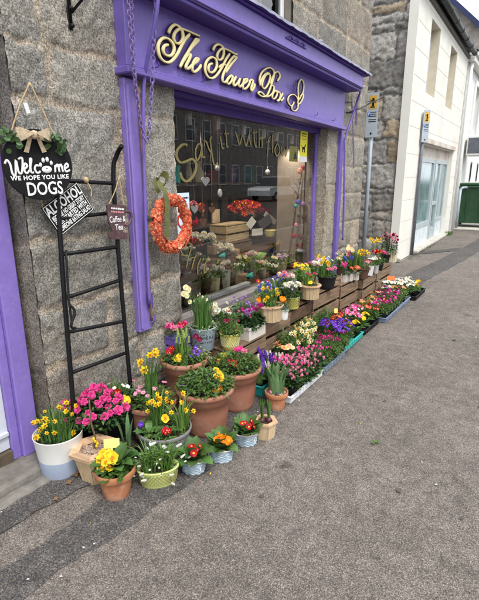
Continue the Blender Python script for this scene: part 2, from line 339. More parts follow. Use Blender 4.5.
    def broad(s, base, az, L, w, el, mi=0, cup=.18, droop=.6, n=6):
        d = Vector((math.cos(az), math.sin(az), 0)); side = Vector((-math.sin(az), math.cos(az), 0))
        wv = RUF.uniform(-.12, .12); prof = [.16, .58+wv, .93, 1.03-wv, .96+wv, .66, .08] if n == 6 else [.2, 1, .1]
        vs = []; p = Vector(base)
        for i in range(n+1):
            t = i/n; a = el - droop*t*t
            dirn = d*math.cos(a)+Vector((0, 0, 1))*math.sin(a)
            if i: p = p+dirn*(L/n)
            up = side.cross(dirn)*-1; ww = w*.5*prof[i]
            vs += [p+side*ww+up*(ww*cup*2), p, p-side*ww+up*(ww*cup*2)]
        fs = []
        for i in range(n):
            for k in (0, 1): fs.append((i*3+k, i*3+k+1, (i+1)*3+k+1, (i+1)*3+k))
        s.add(vs, fs, mi, True)
    def petal(s, az, L, w, z1, mi=0, z0=0, r0=.0, curl=0, cup=.15, wid=(.45, 1, .85, .15), M=None):
        d = Vector((math.cos(az), math.sin(az), 0)); side = Vector((-math.sin(az), math.cos(az), 0)); vs = []
        for i, k in enumerate(wid):
            t = i/(len(wid)-1); c = d*(r0+L*t)+Vector((0, 0, z0+(z1-z0)*t+curl*math.sin(math.pi*t))); ja, jb = RUF.uniform(-.13, .13)*w*t, RUF.uniform(-.13, .13)*w*t
            vs += [c+side*(w*k*.5)+Vector((0, 0, w*cup*k+ja)), c, c-side*(w*k*.5)+Vector((0, 0, w*cup*k+jb))]
        fs = []
        for i in range(len(wid)-1):
            for k in (0, 1): fs.append((i*3+k, i*3+k+1, (i+1)*3+k+1, (i+1)*3+k))
        s.add(vs, fs, mi, True, M)
    def merge(s, o, M=None, mimap=None):
        for_m = [(mimap[i] if mimap else i) for i in o.m]; off = len(s.v)
        s.v += [tuple(M @ Vector(p)) for p in o.v] if M is not None else o.v
        s.f += [tuple(off+i for i in f) for f in o.f]; s.m += for_m; s.sm += o.sm
    def mesh(s, name, mats):
        me = bpy.data.meshes.new(name); me.from_pydata(s.v, [], s.f)
        for m in mats: me.materials.append(m)
        me.polygons.foreach_set('material_index', s.m); me.polygons.foreach_set('use_smooth', s.sm); me.update(); return me
    def build(s, name, mats, parent=None, label=None, loc=None, rot=None):
        if not isinstance(mats, (list, tuple)): mats = [mats]
        return link(name, s.mesh(name, mats), parent, label, loc, rot)
def link(name, me, parent=None, label=None, loc=None, rot=None):
    o = bpy.data.objects.new(name, me); col.objects.link(o); o.parent = parent
    if label: o['label'] = label
    if loc is not None: o.location = loc
    if rot is not None: o.rotation_euler = rot
    return o
def tag(o, label=None, cat=None, group=None, kind=None):
    if label: o['label'] = label
    if cat: o['category'] = cat
    if group: o['group'] = group
    if kind: o['kind'] = kind
    return o
def thing(name, label, cat, loc=(0, 0, 0), rz=0, group=None, kind=None):
    o = bpy.data.objects.new(name, None); o.empty_display_size = .1; col.objects.link(o); o.location = loc; o.rotation_euler = (0, 0, rz)
    return tag(o, label, cat, group, kind)
def dup(root, loc, rz=0, label=None, group=None, scale=None):
    r = root.copy(); col.objects.link(r); r.location = loc; r.rotation_euler = (0, 0, rz)
    if scale: r.scale = (scale,)*3
    if label: r['label'] = label
    if group: r['group'] = group
    for ch in list(root.children):
        c = ch.copy(); col.objects.link(c); c.parent = r
        for g in list(ch.children):
            q = g.copy(); col.objects.link(q); q.parent = c
    return r
WALLM = Matrix(((0, 0, 1, 0), (1, 0, 0, 0), (0, 1, 0, 0), (0, 0, 0, 1)))       # local x->+Y, y->+Z, z->+X (faces the street)
def wallmat(loc, rot=0, tilt=0): return Matrix.Translation(Vector(loc)) @ Matrix.Rotation(tilt, 4, 'Z') @ WALLM @ Matrix.Rotation(rot, 4, 'Z')
def spline(pts, k=6):
    pts = [Vector(p) for p in pts]; out = []
    for i in range(len(pts)-1):
        p0 = pts[max(i-1, 0)]; p1 = pts[i]; p2 = pts[i+1]; p3 = pts[min(i+2, len(pts)-1)]
        for j in range(k):
            t = j/k; out.append(.5*((2*p1)+(p2-p0)*t+(2*p0-5*p1+4*p2-p3)*t*t+(3*p1-p0-3*p2+p3)*t**3))
    out.append(pts[-1]); return out
def text_mesh(s, size, m, extrude=.0008, align='CENTER', bold=0, sp=1.0):
    cu = bpy.data.curves.new('lettering', 'FONT'); cu.body = s; cu.size = size; cu.extrude = extrude; cu.align_x = align; cu.align_y = 'CENTER'
    cu.offset = bold; cu.resolution_u = 3; cu.space_character = sp
    o = bpy.data.objects.new('lettering', cu); col.objects.link(o)
    dg = bpy.context.evaluated_depsgraph_get(); me = bpy.data.meshes.new_from_object(o.evaluated_get(dg))
    bpy.data.objects.remove(o); me.materials.clear(); me.materials.append(m); return me
def lettering(name, s, size, m, parent, x=0, y=0, z=.003, rot=0, sx=1, **k):
    o = link(name, text_mesh(s, size, m, **k), parent); o.matrix_local = Matrix.Translation((x, y, z)) @ Matrix.Rotation(rot, 4, 'Z') @ Matrix.Diagonal((sx, 1, 1, 1)); return o
# ------------------------------------------------------------------ numpy noise + masonry height-fields
def _hash(ix, iy, s): 
    h = (ix.astype(np.int64)*374761393 + iy.astype(np.int64)*668265263 + s*144665) & 0x7fffffff
    h = ((h ^ (h >> 13))*1274126177) & 0x7fffffff
    return ((h ^ (h >> 16)) & 0xffff)/65535.0
def vnoise(x, y, s=0):
    ix = np.floor(x); iy = np.floor(y); fx = x-ix; fy = y-iy; fx = fx*fx*(3-2*fx); fy = fy*fy*(3-2*fy)
    a = _hash(ix, iy, s); b = _hash(ix+1, iy, s); c = _hash(ix, iy+1, s); d = _hash(ix+1, iy+1, s)
    return (a*(1-fx)+b*fx)*(1-fy)+(c*(1-fx)+d*fx)*fy
def fbm(x, y, s=0, o=4):
    v = 0; a = .5
    for k in range(o): v = v+a*vnoise(x*2**k, y*2**k, s+k*17); a *= .5
    return v
def masonry(name, a0, a1, z0, z1, blocks, place, parent, mortar=(.38, .31, .24), joint=.010, depth=.010, res=.013, seed=1, wob=.012, rough=.012, mat_=None, label=None, mfun=None):
    """wall face as one displaced grid. blocks: (a0,z0,a1,z1,colour); place(a, h, z) -> world"""
    na = max(2, int((a1-a0)/res)); nz = max(2, int((z1-z0)/res))
    A, Z = np.meshgrid(np.linspace(a0, a1, na), np.linspace(z0, z1, nz))
    wa = A + (fbm(A*9, Z*9, seed, 3)-.44)*wob*2.2; wz = Z + (fbm(A*9+31, Z*9, seed+5, 3)-.44)*wob*2.2
    H = np.zeros_like(A); C = np.zeros(A.shape+(3,)); C[:] = mortar
    C *= (.85+.4*fbm(A*6, Z*6, seed+3))[..., None]
    for bi, (b0, c0, b1, c1, cc) in enumerate(blocks):
        e = np.minimum(np.minimum(wa-b0, b1-wa), np.minimum(wz-c0, c1-wz))-joint
        # rounded corners
        hx = np.maximum(0, .022-(np.minimum(wa-b0, b1-wa)-joint)); hz = np.maximum(0, .022-(np.minimum(wz-c0, c1-wz)-joint))
        e2 = .022-np.hypot(hx, hz); e = np.where((hx > 0) & (hz > 0), np.minimum(e, e2), e)
        m = np.clip(e/.012, 0, 1); m = m*m*(3-2*m)
        bulge = np.clip(e/.06, 0, 1)**.5
        tiltf = ((bi*37) % 11/11-.5)*.008
        h = depth*m*(.75+.5*bulge)+tiltf*m
        H = np.where(m > 0, h, H); C = np.where((m > .35)[..., None], np.array(cc)[None, None, :], C)
    H = H + (fbm(A*22, Z*22, seed+9, 4)-.47)*rough*1.6 + (fbm(A*3, Z*3, seed+2, 2)-.4)*rough
    vs = [place(a, h, z) for a, h, z in zip(A.ravel(), H.ravel(), Z.ravel())]
    fs = []
    for j in range(nz-1):
        r = j*na
        for i in range(na-1): fs.append((r+i, r+i+1, r+na+i+1, r+na+i))
    me = bpy.data.meshes.new(name); me.from_pydata(vs, [], fs); me.polygons.foreach_set('use_smooth', [True]*len(fs))
    ca = me.color_attributes.new('Col', 'FLOAT_COLOR', 'POINT')
    ca.data.foreach_set('color', np.concatenate([C.reshape(-1, 3), np.ones((C.size//3, 1))], 1).astype(np.float32).ravel())
    me.materials.append(mat_ or STONE); me.update()
    return link(name, me, parent, label)
def courses(a0, a1, zs, wmin, wmax, cols, seed):
    rn = random.Random(seed); out = []
    for i in range(len(zs)-1):
        a = a0 - rn.random()*wmin*.7
        while a < a1:
            w = rn.uniform(wmin, wmax); 
            if a1-(a+w) < wmin*.5: w = a1-a+.05
            c = rn.choice(cols); k = rn.uniform(.85, 1.15) if len(cols) < 6 else rn.uniform(.72, 1.35)
            out.append((a, zs[i], a+w, zs[i+1], tuple(q*k for q in c))); a += w
    return out
GR = (.295, .28, .252)
GR2 = (.335, .315, .275); GR3 = (.25, .235, .205)
WX = -2.05
wallp = lambda a, h, z: (WX+h, a, z)
# ================================================================== GROUND
def ground_sheet(name, x0, x1, y0, y1, z, m, nx=2, ny=2):
    mb = MB(); vs = [(x0+(x1-x0)*i/nx, y0+(y1-y0)*j/ny, z) for j in range(ny+1) for i in range(nx+1)]
    mb.add(vs, [(j*(nx+1)+i, j*(nx+1)+i+1, (j+1)*(nx+1)+i+1, (j+1)*(nx+1)+i) for j in range(ny) for i in range(nx)])
    o = mb.build(name, m); tag(o, kind='structure'); return o
ground_sheet('ground', -150, 150, -150, 300, -.135, ASPH_ROAD)
mb = MB(); mb.box((-9, -12, -.13), (2.05, 90, 0)); tag(mb.build('pavement', ASPH), kind='structure')
mb = MB()
for k in range(100):
    y = -12+k*.915; mb.box((2.056, y, -.13), (2.20, y+.905, .004), bev=.012)
tag(mb.build('kerb', mat('kerb_granite', (.30, .29, .27), rough=.9, var=.2, scale=30, bump=.5)), kind='structure')
mb = MB(); mb.box((15.2, -12, -.13), (18.0, 90, 0)); tag(mb.build('far_pavement', ASPH), kind='structure')
def patch(name, left, right, z=.004, seed=0):
    rn = random.Random(seed); L = spline(left, 8); Rr = spline(right, 8); n = len(L); mb = MB(); vs = []
    for a, b in zip(L, Rr):
        vs += [(a.x+rn.uniform(-.012, .012), a.y, z), (b.x+rn.uniform(-.012, .012), b.y, z)]
    mb.add(vs, [(2*i, 2*i+1, 2*i+3, 2*i+2) for i in range(n-1)]); return tag(mb.build(name, ASPH_PATCH), kind='structure')
patch('asphalt_patch', [(-1.63, -1.2, 0), (-1.58, .60, 0), (-1.575, 1.13, 0), (-1.60, 1.9, 0), (-1.62, 3, 0), (-1.62, 6.4, 0), (-1.60, 7.6, 0), (-1.42, 9.3, 0), (-1.2, 12.2, 0), (-1.1, 16, 0), (-1.05, 30, 0)],
      [(-1.47, -1.2, 0), (-1.40, .60, 0), (-1.34, 1.1, 0), (-1.25, 1.9, 0), (-1.25, 3, 0), (-1.27, 6.4, 0), (-1.24, 7.4, 0), (-1.08, 8.8, 0), (-.86, 11.6, 0), (-.75, 16, 0), (-.7, 30, 0)], seed=3)
patch('asphalt_patch', [(-2.03, 9.75, 0), (-1.7, 10.2, 0), (-1.3, 10.9, 0)], [(-2.03, 9.3, 0), (-1.7, 9.75, 0), (-1.36, 10.3, 0)], z=.008, seed=5)
patch('asphalt_patch', [(-2.03, y_, 0) for y_ in (-1.2, .4, .9, 1.3, 1.7, 2.5, 4, 6)], [(-1.80, -1.2, 0), (-1.79, .4, 0), (-1.76, .9, 0), (-1.70, 1.3, 0), (-1.63, 1.7, 0), (-1.62, 2.5, 0), (-1.62, 4, 0), (-1.62, 6, 0)], z=.008, seed=8)
# fallen petals, leaves and grit on the pavement: uncountable
mb = MB(); rn = random.Random(12)
for k in range(170):
    x = -1.2 - abs(rn.gauss(0, .35)) if rn.random() < .6 else rn.uniform(-1.9, 1.2); y = rn.uniform(.6, 8) if rn.random() < .6 else rn.uniform(.7, 2.6)
    s = rn.uniform(.003, .007); a = rn.random()*6.3; mi = rn.choice([0, 0, 1, 2, 3, 4])
    M = Matrix.Translation((x, y, .012)) @ Euler((rn.uniform(-.4, .4), rn.uniform(-.4, .4), a)).to_matrix().to_4x4()
    mb.add([(-s, 0, 0), (0, -s*.6, .001), (s*1.3, 0, .002), (0, s*.6, 0)], [(0, 1, 2, 3)], mi, False, M)
for (x, y, s) in ((-1.83, 1.22, .022), (-1.80, 1.16, .015), (-.62, 2.35, .012), (-.60, 2.37, .014), (-1.75, 1.05, .012)):
    for q in range(4):
        a = q*1.5+x; mb.broad((x, y, .013), a, s*1.3, s, .25, 2 if x > -1 else 3, droop=.4)
for k in range(34):
    x, y, q = rn.uniform(-1.1, 1.9), rn.uniform(.8, 9), rn.uniform(.008, .02); n_ = 9
    mb.add([(x+q*(.8+.3*rn.random())*math.cos(i*6.283/n_), y+q*(.8+.3*rn.random())*math.sin(i*6.283/n_), .0125) for i in range(n_)], [tuple(range(n_))], 5)
tag(mb.build('litter', [TAG, P_PINK2, L_GREEN, mat('dead_leaf', (.22, .12, .06)), P_YEL, mat('trodden_gum', (.085, .078, .072), rough=.9)]), 'scattered petals, leaf scraps and grit lying on the asphalt pavement', 'litter', kind='stuff')
# ================================================================== FLOWER SHOP BUILDING
shop = thing('shop_building', 'grey granite flower shop with purple painted front, fascia and big display window', 'building', (0, 0, 0))
blk = [(-3.2, 2.10, 1.24+.22, 2.62, GR), (1.46, 2.12, 2.7, 2.62, GR2),
       (1.24, 1.86, 1.47, 2.10, GR), (1.49, 1.86, 2.7, 2.12, GR2),
       (1.24, 1.20, 1.86, 1.85, GR), (1.88, 1.22, 2.36, 1.86, GR2), (1.24, .86, 2.36, 1.19, GR3), (1.24, .53, 1.70, .84, GR), (1.72, .50, 2.36, .84, GR3),
       (1.24, .22, 1.95, .51, GR3), (1.96, .2, 2.36, .49, GR), (1.24, -.1, 1.6, .2, GR3), (1.62, -.1, 2.36, .18, GR3)]
MORT = (.37, .315, .25)
masonry('wall', 1.265, 2.36, 0, 2.62, blk, wallp, shop, mortar=MORT, joint=.009, res=.0105, seed=3, wob=.026, rough=.016)
masonry('wall', -3.2, 1.265, 2.10, 2.62, [(-.3, 2.10, 1.46, 2.62, GR)]+courses(-3.2, -.32, [2.10, 2.36, 2.62], .4, .7, [GR, GR2], 4), wallp, shop, mortar=MORT, joint=.009, res=.016, seed=4, wob=.024)
bk = courses(-3.2, 6.1, [2.62, 3.0, 3.42, 3.8, 4.2, 4.6], .45, .95, [(.30, .275, .235), (.32, .29, .245), (.27, .255, .23), (.33, .29, .24)], 7)
UW0, UW1 = 3.44, 3.98
masonry('wall', -3.2, UW0, 2.62, 4.6, bk, wallp, shop, mortar=(.40, .34, .26), joint=.011, res=.018, seed=6)
masonry('wall', UW1, 6.1, 2.62, 4.6, bk, wallp, shop, mortar=(.40, .34, .26), joint=.011, res=.015, seed=6)
masonry('wall', -3.2, -.1, 0, 2.1, courses(-3.2, -.1, [0, .4, .8, 1.2, 1.7, 2.1], .4, .8, [GR, GR2, GR3], 9), wallp, shop, mortar=MORT, res=.03, seed=8)
masonry('wall', 2.36, 4.88, 0, .47, courses(2.3, 4.9, [0, .22, .47], .4, .7, [GR3, GR], 10), wallp, shop, mortar=MORT, res=.025, seed=10)
masonry('wall', 4.88, 5.24, 0, 2.1, [(4.87, .0, 5.25, .7, (.33, .30, .25)), (4.87, .7, 5.25, 1.42, (.36, .32, .26)), (4.87, 1.42, 5.25, 2.12, (.34, .31, .26))], lambda a, h, z: (WX+h*.7+.004, a, z), shop, mortar=(.4, .36, .29), joint=.005, res=.014, seed=11)
masonry('wall', 5.24, 6.1, 0, 2.62, courses(5.24, 6.15, [0, .3, .62, .95, 1.3, 1.62, 1.98, 2.3, 2.62], .3, .8, [(.33, .30, .25), (.36, .31, .25), (.30, .28, .24)], 12), wallp, shop, mortar=(.38, .33, .26), joint=.009, res=.014, seed=12)
# reveals, return walls
revp = lambda y: (lambda a, h, z: (a, y-h*.5, z))
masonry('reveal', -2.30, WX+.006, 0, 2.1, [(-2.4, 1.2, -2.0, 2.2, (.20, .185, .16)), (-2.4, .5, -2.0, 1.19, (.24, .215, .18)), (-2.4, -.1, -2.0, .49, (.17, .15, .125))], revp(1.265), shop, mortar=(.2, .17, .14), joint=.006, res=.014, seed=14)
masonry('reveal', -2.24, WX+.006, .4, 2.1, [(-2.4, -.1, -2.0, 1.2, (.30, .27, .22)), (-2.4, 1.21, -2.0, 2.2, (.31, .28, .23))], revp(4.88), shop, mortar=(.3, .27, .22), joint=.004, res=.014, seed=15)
mb = MB()
mb.box((-8, -3.2, 0), (-2.30, -.1, 4.6)); mb.box((-2.30, 1.27, 0), (-2.068, 2.34, 2.6)); mb.box((-2.30, 4.90, 0), (-2.07, 6.085, 4.58))
mb.box((-2.30, -3.2, 2.13), (-2.07, 4.9, 2.8)); mb.box((-2.30, -3.2, 2.8), (-2.07, UW0-.01, 4.58)); mb.box((-2.30, UW1+.01, 2.8), (-2.07, 4.9, 4.58))
mb.box((-2.30, 2.36, 0), (-2.075, 4.88, .44)); mb.box((-2.3, -3.2, 0), (-2.075, -.11, 2.13))
mb.box((-8, -.1, -.02), (-7.8, 6.1, 4.6)); mb.box((-7.8, 5.9, 0), (-2.3, 6.1, 4.6)); mb.box((-7.8, -.1, 2.7), (-2.3, 5.9, 2.8)); 
mb.build('core', mat('harled_core', (.22, .20, .17), rough=.9, var=.2, bump=.6), shop)
mb = MB()
mb.add([(-1.95, -3.3, 4.6), (-1.95, 6.15, 4.6), (-5, 6.15, 6.9), (-5, -3.3, 6.9), (-8.1, 6.15, 4.6), (-8.1, -3.3, 4.6)], [(0, 1, 2, 3), (3, 2, 4, 5), (1, 4, 2), (0, 3, 5)])
mb.build('roof', SLATE, shop)
# upstairs window
mb = MB(); mb.box((-2.17, UW0, 2.7), (-2.13, UW0+.045, 4.1), bev=.004); mb.box((-2.17, UW1-.045, 2.7), (-2.13, UW1, 4.1), bev=.004); mb.box((-2.17, UW0+.045, 4.05), (-2.13, UW1-.045, 4.1)); mb.box((-2.17, UW0+.045, 2.7), (-2.13, UW1-.045, 2.78)); mb.box((-2.17, UW0+.045, 3.36), (-2.12, UW1-.045, 3.41))
uw = mb.build('window', mat('white_joinery', (.74, .75, .77), rough=.4, var=.05), shop)
mb = MB(); mb.box((-2.152, UW0+.045, 2.78), (-2.148, UW1-.045, 3.36)); mb.box((-2.152, UW0+.045, 3.41), (-2.148, UW1-.045, 4.05)); mb.build('pane', GLASS, uw)
mb = MB(); mb.box((-2.2, UW0, 2.6), (-2.01, UW1, 2.69)); mb.build('window_sill', SILL, shop)
mb = MB()
vs = []; 
for i in range(30):
    y = UW1-.20+i*.0055; vs += [(-2.21+.012*math.sin(i*1.7), y, 2.7), (-2.21+.012*math.sin(i*1.7), y, 4.1)]
mb.add(vs, [(2*i, 2*i+2, 2*i+3, 2*i+1) for i in range(29)], sm=True); mb.build('curtain', mat('brown_curtain', (.16, .07, .04), rough=.9), uw)
mb = MB(); mb.box((-2.26, UW0, 2.7), (-2.24, UW1, 4.1)); mb.build('blind', mat('room_blind', (.5, .5, .48)), uw)
# ---- fascia with its upper box and lead
F0, F1 = 1.90, 5.13
fas = thing('shop_fascia', 'purple wooden shop fascia with cream script shop name and butterfly', 'shop sign', (0, 0, 0))
mb = MB()
mb.box((-2.045, F0, 2.05), (-1.965, F1, 2.42), bev=.004)
mb.build('board', PURPLE, fas)
mb = MB(); mb.box((-2.045, F0-.02, 2.015), (-1.935, F1+.02, 2.052), bev=.006); mb.box((-1.966, F0-.012, 2.052), (-1.948, F1+.01, 2.064), bev=.004); mb.build('lower_trim', PURPLE, fas)
mb = MB(); mb.box((-2.045, F0-.02, 2.42), (-1.83, F1+.10, 2.445), bev=.004); mb.build('soffit', PURPLE_DK, fas)  # dark tone stands in for the shade under the upper box
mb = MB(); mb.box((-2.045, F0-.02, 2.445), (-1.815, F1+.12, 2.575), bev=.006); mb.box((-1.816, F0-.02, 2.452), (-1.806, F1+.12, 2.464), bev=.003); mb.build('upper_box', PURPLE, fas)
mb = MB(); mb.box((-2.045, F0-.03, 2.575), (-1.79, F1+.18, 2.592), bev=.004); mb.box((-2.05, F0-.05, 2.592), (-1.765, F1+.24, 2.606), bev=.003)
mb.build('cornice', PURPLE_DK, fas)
mb = MB(); n = 60; vs = []; rn = random.Random(5)
for i in range(n+1):
    y = F0-.06+(F1+.3-F0)*i/n; w = rn.uniform(-.004, .004); vs += [(-2.05, y, 2.64), (-1.762+w, y, 2.612), (-1.758+w, y, 2.590+w*.5)]
mb.add(vs, [(3*i+k, 3*i+3+k, 3*i+4+k, 3*i+1+k) for i in range(n) for k in (0, 1)], sm=False)
mb.ball((-1.80, 4.02, 2.63), .03, sz=.6); mb.box((-1.86, 3.98, 2.61), (-1.79, 4.07, 2.635), bev=.006)
mb.build('lead_flashing', LEAD, fas)
mb = MB()
for y in (3.45, 3.55, 3.66): mb.tube([(-1.812, y, 2.53), (-1.80, y+.03, 2.545), (-1.80, y+.06, 2.53), (-1.812, y+.09, 2.545)], .006)
mb.box((-1.815, 3.42, 2.518), (-1.806, 3.78, 2.530), bev=.002)
mb.build('scroll_ornament', PURPLE_DK, fas)
for y in (2.12, 2.55, 3.0, 3.45, 3.9, 4.35, 4.8):
    mb = MB(); mb.tube(spline([(-1.965, y, 2.085), (-1.945, y, 2.085), (-1.935, y, 2.095), (-1.94, y, 2.11)], 3), .003); mb.build('hook', PURPLE_DK, fas)
for ch in fas.children:
    ch.matrix_world = Matrix.Translation((0, 3.3, 2.05)) @ Matrix.Rotation(-.012, 4, 'X') @ Matrix.Translation((0, -3.3, -2.035))
def trace(pts, ox, oy, sc_, X): return [P(ox+a/sc_, oy+b/sc_, x=X) for a, b in pts]
def script_word(name, strokes, parent, m, X, ox, oy, sc_, w, fl=.7, k=5, taper=True):
    mb = MB()
    for si, st in enumerate(strokes):
        pts = spline(trace(st, ox, oy, sc_, X + .0007*si), k); n = len(pts); rs = []
        for i in range(n):
            t = (pts[min(i+1, n-1)]-pts[max(i-1, 0)]); dn = abs(t.z)/(t.length+1e-9)
            rs.append(w*(.50+.55*dn)*(1 if not taper else min(1, .75+min(i, n-1-i)*.15)))
        mb.tube(pts, rs, n=8, flat=((1, 0, 0), fl))
    return mb.build(name, m, parent)
LX = -1.938
EDGE = mat('letter_side_shadow', (.035, .022, .05), rough=.6)  # near-black for the letters' sides, with their shadow painted in
_sw = script_word
def script_word(name, strokes, parent, m, X, ox, oy, sc_, w, fl=.7, **k):
    o = _sw(name, strokes, parent, m, X, ox, oy, sc_, w, fl, **k)
    if m is GOLD:
        mb_ = MB()
        for si, st in enumerate(strokes):
            pts = [Vector((X-.012+.0005*si, p.y*X/X, p.z)) for p in spline(trace(st, ox, oy, sc_, X), 5)]
            mb_.tube(pts, w*1.02, n=8, flat=((1, 0, 0), .75))
        mb_.build('lettering_side_shadow', EDGE, parent)  # dark strokes behind the cream faces: letter sides and painted shadow
    return o
script_word('lettering', [
  [(148,145),(165,105),(200,78),(235,95),(258,135),(262,185),(238,225),(205,220),(188,180),(205,135),(245,110),(300,125),(350,148),(398,168)],
  [(318,155),(285,190),(252,245),(225,300),(195,345),(155,378),(110,368),(75,325),(64,255),(80,208),(110,184),(150,192),(185,235),(192,280),(175,318),(145,326),(115,308),(104,275),(118,246),(148,238)],
  [(240,418),(278,340),(330,262),(375,215),(386,198),(368,196),(340,235),(300,305),(262,375),(295,325),(322,315),(315,350),(290,400),(288,426),(312,424),(340,398),(378,368),(385,350),(368,348),(345,385),(336,430),(352,455),(385,435),(408,400)]],
  fas, GOLD, LX, 150, 15, 7.983, .0120)
script_word('lettering', [
  [(103,122),(120,88),(150,75),(180,95),(190,140),(175,190),(148,197),(136,165),(155,125),(190,108),(240,128),(275,148),(300,155)],
  [(238,150),(210,190),(185,240),(155,292),(130,325),(100,345),(65,335),(42,290),(45,230),(70,190),(105,178),(130,205),(132,255),(110,292),(80,298),(66,270),(76,238),(100,228)],
  [(150,262),(178,238),(208,238)],
  [(205,300),(245,240),(282,195),(290,176),(270,172),(235,215),(200,280),(180,335),(182,370),(202,376),(225,350),(245,325),(222,350),(215,380),(232,390),(255,362),(258,330),(248,325),(275,345)],
  [(288,332),(268,375),(272,405),(300,385),(320,350),(306,392),(320,413),(345,385),(352,350)],
  [(345,392),(372,372),(376,352),(358,356),(342,395),(346,430),(370,424),(392,394),(400,365),(416,358),(422,378),(408,425),(412,446),(430,422),(437,390)]],
  fas, GOLD, LX, 200, 35, 7.983, .0110)
script_word('lettering', [
  [(155,112),(128,120),(103,165),(98,212),(118,228),(145,192),(160,138),(148,104),(115,120),(86,170),(82,205)],
  [(82,205),(76,150),(100,92),(150,62),(186,82),(190,130),(172,190),(152,250),(130,288),(95,290),(66,266),(88,256),(128,292),(158,285)],
  [(218,168),(238,132),(226,96),(200,102),(180,140),(166,192),(190,215),(182,262),(152,290)],
  [(205,242),(182,270),(178,303),(198,308),(216,276),(212,246),(228,262)],
  [(228,252),(242,275),(236,310),(217,325)], [(262,266),(250,290),(228,326),(215,322)], [(240,300),(250,326),(270,300)]],
  fas, GOLD, LX, 250, 60, 7.983, .0100)
script_word('butterfly', [
  [(380,352),(385,290),(383,230),(390,182),(410,156),(428,190),(425,250),(405,292),(388,318)],
  [(400,290),(426,272),(420,310),(400,345),(383,352)],
  [(380,318),(372,295),(345,275),(312,290),(302,330),(325,366),(346,352),(350,335)],
  [(338,358),(334,392),(358,408),(380,385),(384,350)]], fas, GOLD, LX, 250, 60, 7.983, .0085)
script_word('butterfly', [[(372,280),(362,240),(345,205),(350,190)], [(376,275),(372,230),(362,195),(368,180)]], fas, PURPLE_DK, LX, 250, 60, 7.983, .005)
# ---- pilaster boards
mb = MB(); mb.box((-2.045, 1.905, .555), (-2.0, 2.005, 2.034), bev=.005); mb.box((-2.0, 1.91, .58), (-1.985, 1.93, 2.0), bev=.003)
tag(mb.build('pilaster_board', PURPLE_OLD), 'tall chipped purple board on the granite left of the shop window', 'board')
mb = MB(); mb.box((-2.04, 5.16, .10), (-1.995, 5.245, 2.012), bev=.005); mb.box((-2.04, 5.262, .10), (-2.015, 5.275, 1.95), bev=.002)
tag(mb.build('pilaster_board', PURPLE), 'slim purple post right of the shop window, under the fascia end', 'board')
# ---- pipes and chains
def pipe(name, pts, r, m, label, cat='pipe'):
    mb = MB(); mb.tube(spline(pts, 6), r, n=8); return tag(mb.build(name, m), label, cat)
pipe('pipe', [P(158, -30, x=-1.80), P(157, 10, x=-1.82), P(147, 62, x=-1.92), P(144, 85, x=-1.96), P(143.5, 130, x=-1.965), P(146, 230, x=-1.965), P(149.5, 304, x=-1.965)], .0105, PURPLE, 'thin purple pipe curving down beside the left chain loop')
pipe('pipe', [(-1.975, 1.985, 1.99), (-1.975, 1.985, 1.0), (-1.975, 1.985, .62)], .008, RUST, 'rusty brown pipe running down the chipped purple board')
mb = MB(); mb.box((-1.999, 1.985, .70), (-1.975, 2.01, .80), bev=.004); mb.tube([(-1.96, 2.0, .66), (-1.955, 1.99, .62), (-1.965, 1.975, .60)], .005)
tag(mb.build('lock_box', PURPLE_DK), 'small purple latch box near the bottom of the chipped board', 'latch')
pipe('pipe', [P(360.5, 82, x=-1.83), P(360, 92, x=-1.85), P(355, 108, x=-1.92), P(345.5, 137, x=-1.97), P(344.5, 150, x=-1.975), P(344, 200, x=-1.975), P(342.5, 240, x=-1.975)], .011, PURPLE, 'purple downpipe bending from the right end of the fascia')
def chain(pts, label, pitch=.026, r=.0032, rl=.010):
    pts = spline(pts, 14); d = 0; mb = MB(); k = 0; last = pts[0]
    seg = []
    for a, b in zip(pts, pts[1:]):
        L = (b-a).length
        while d < L: seg.append((a+(b-a)*(d/L), (b-a).normalized())); d += pitch
        d -= L
    for k, (p, t) in enumerate(seg):
        q = t.to_track_quat('X', 'Z').to_matrix().to_4x4(); M = Matrix.Translation(p) @ q @ Matrix.Rotation((k % 2)*math.pi/2+.5, 4, 'X')
        loop = [(math.cos(a)*pitch*.72, math.sin(a)*rl, 0) for a in [i*math.pi/5 for i in range(11)]]
        sub = MB(); sub.tube(loop, r, n=5, cap=False); mb.merge(sub, M)
    return tag(mb.build('chain', CHAINM), label, 'chain', 'painted chains hanging from the fascia')
chain([P(127, -40, x=-1.86), P(128, 0, x=-1.86), P(132, 50, x=-1.88), P(137, 95, x=-1.90), P(142, 128, x=-1.91), P(146, 141, x=-1.91), P(149, 130, x=-1.90), P(152, 85, x=-1.88), P(154, 40, x=-1.86), P(157, -30, x=-1.85)], 'long purple chain hanging in a loop at the left end of the fascia')
chain([P(131, -40, x=-1.89), P(131, 0, x=-1.89), P(133, 40, x=-1.90), P(134.5, 75, x=-1.91), P(136, 98, x=-1.92)], 'short purple chain end beside the long loop at the left of the fascia')
chain([P(351.5, 96, x=-1.95), P(352.5, 120, x=-1.96), P(353.5, 150, x=-1.97), P(353.5, 167, x=-1.98)], 'thin purple chain hanging under the right end of the fascia', pitch=.024, r=.0028, rl=.009)
chain([P(357, 96, x=-1.95), P(356.5, 110, x=-1.96), P(356, 125, x=-1.97)], 'shortest purple chain, behind the bent downpipe at the right of the fascia', pitch=.024, r=.0028, rl=.009)
mb = MB()
mb.tube([(-2.05, 5.35, 2.22), (-2.0, 5.5, 2.24), P(383, 97, y=6.5)], .006); mb.tube([P(350, 112, x=-2.0), P(363, 106, y=6.1), P(384, 97, y=6.5)], .007)
mb.tube([P(345, 102, x=-2.0), P(362, 102, y=6.1), P(380, 101, y=6.5)], .004)
tag(mb.build('bracket', BLACKM), 'black iron bracket rods reaching out past the parking sign', 'bracket')
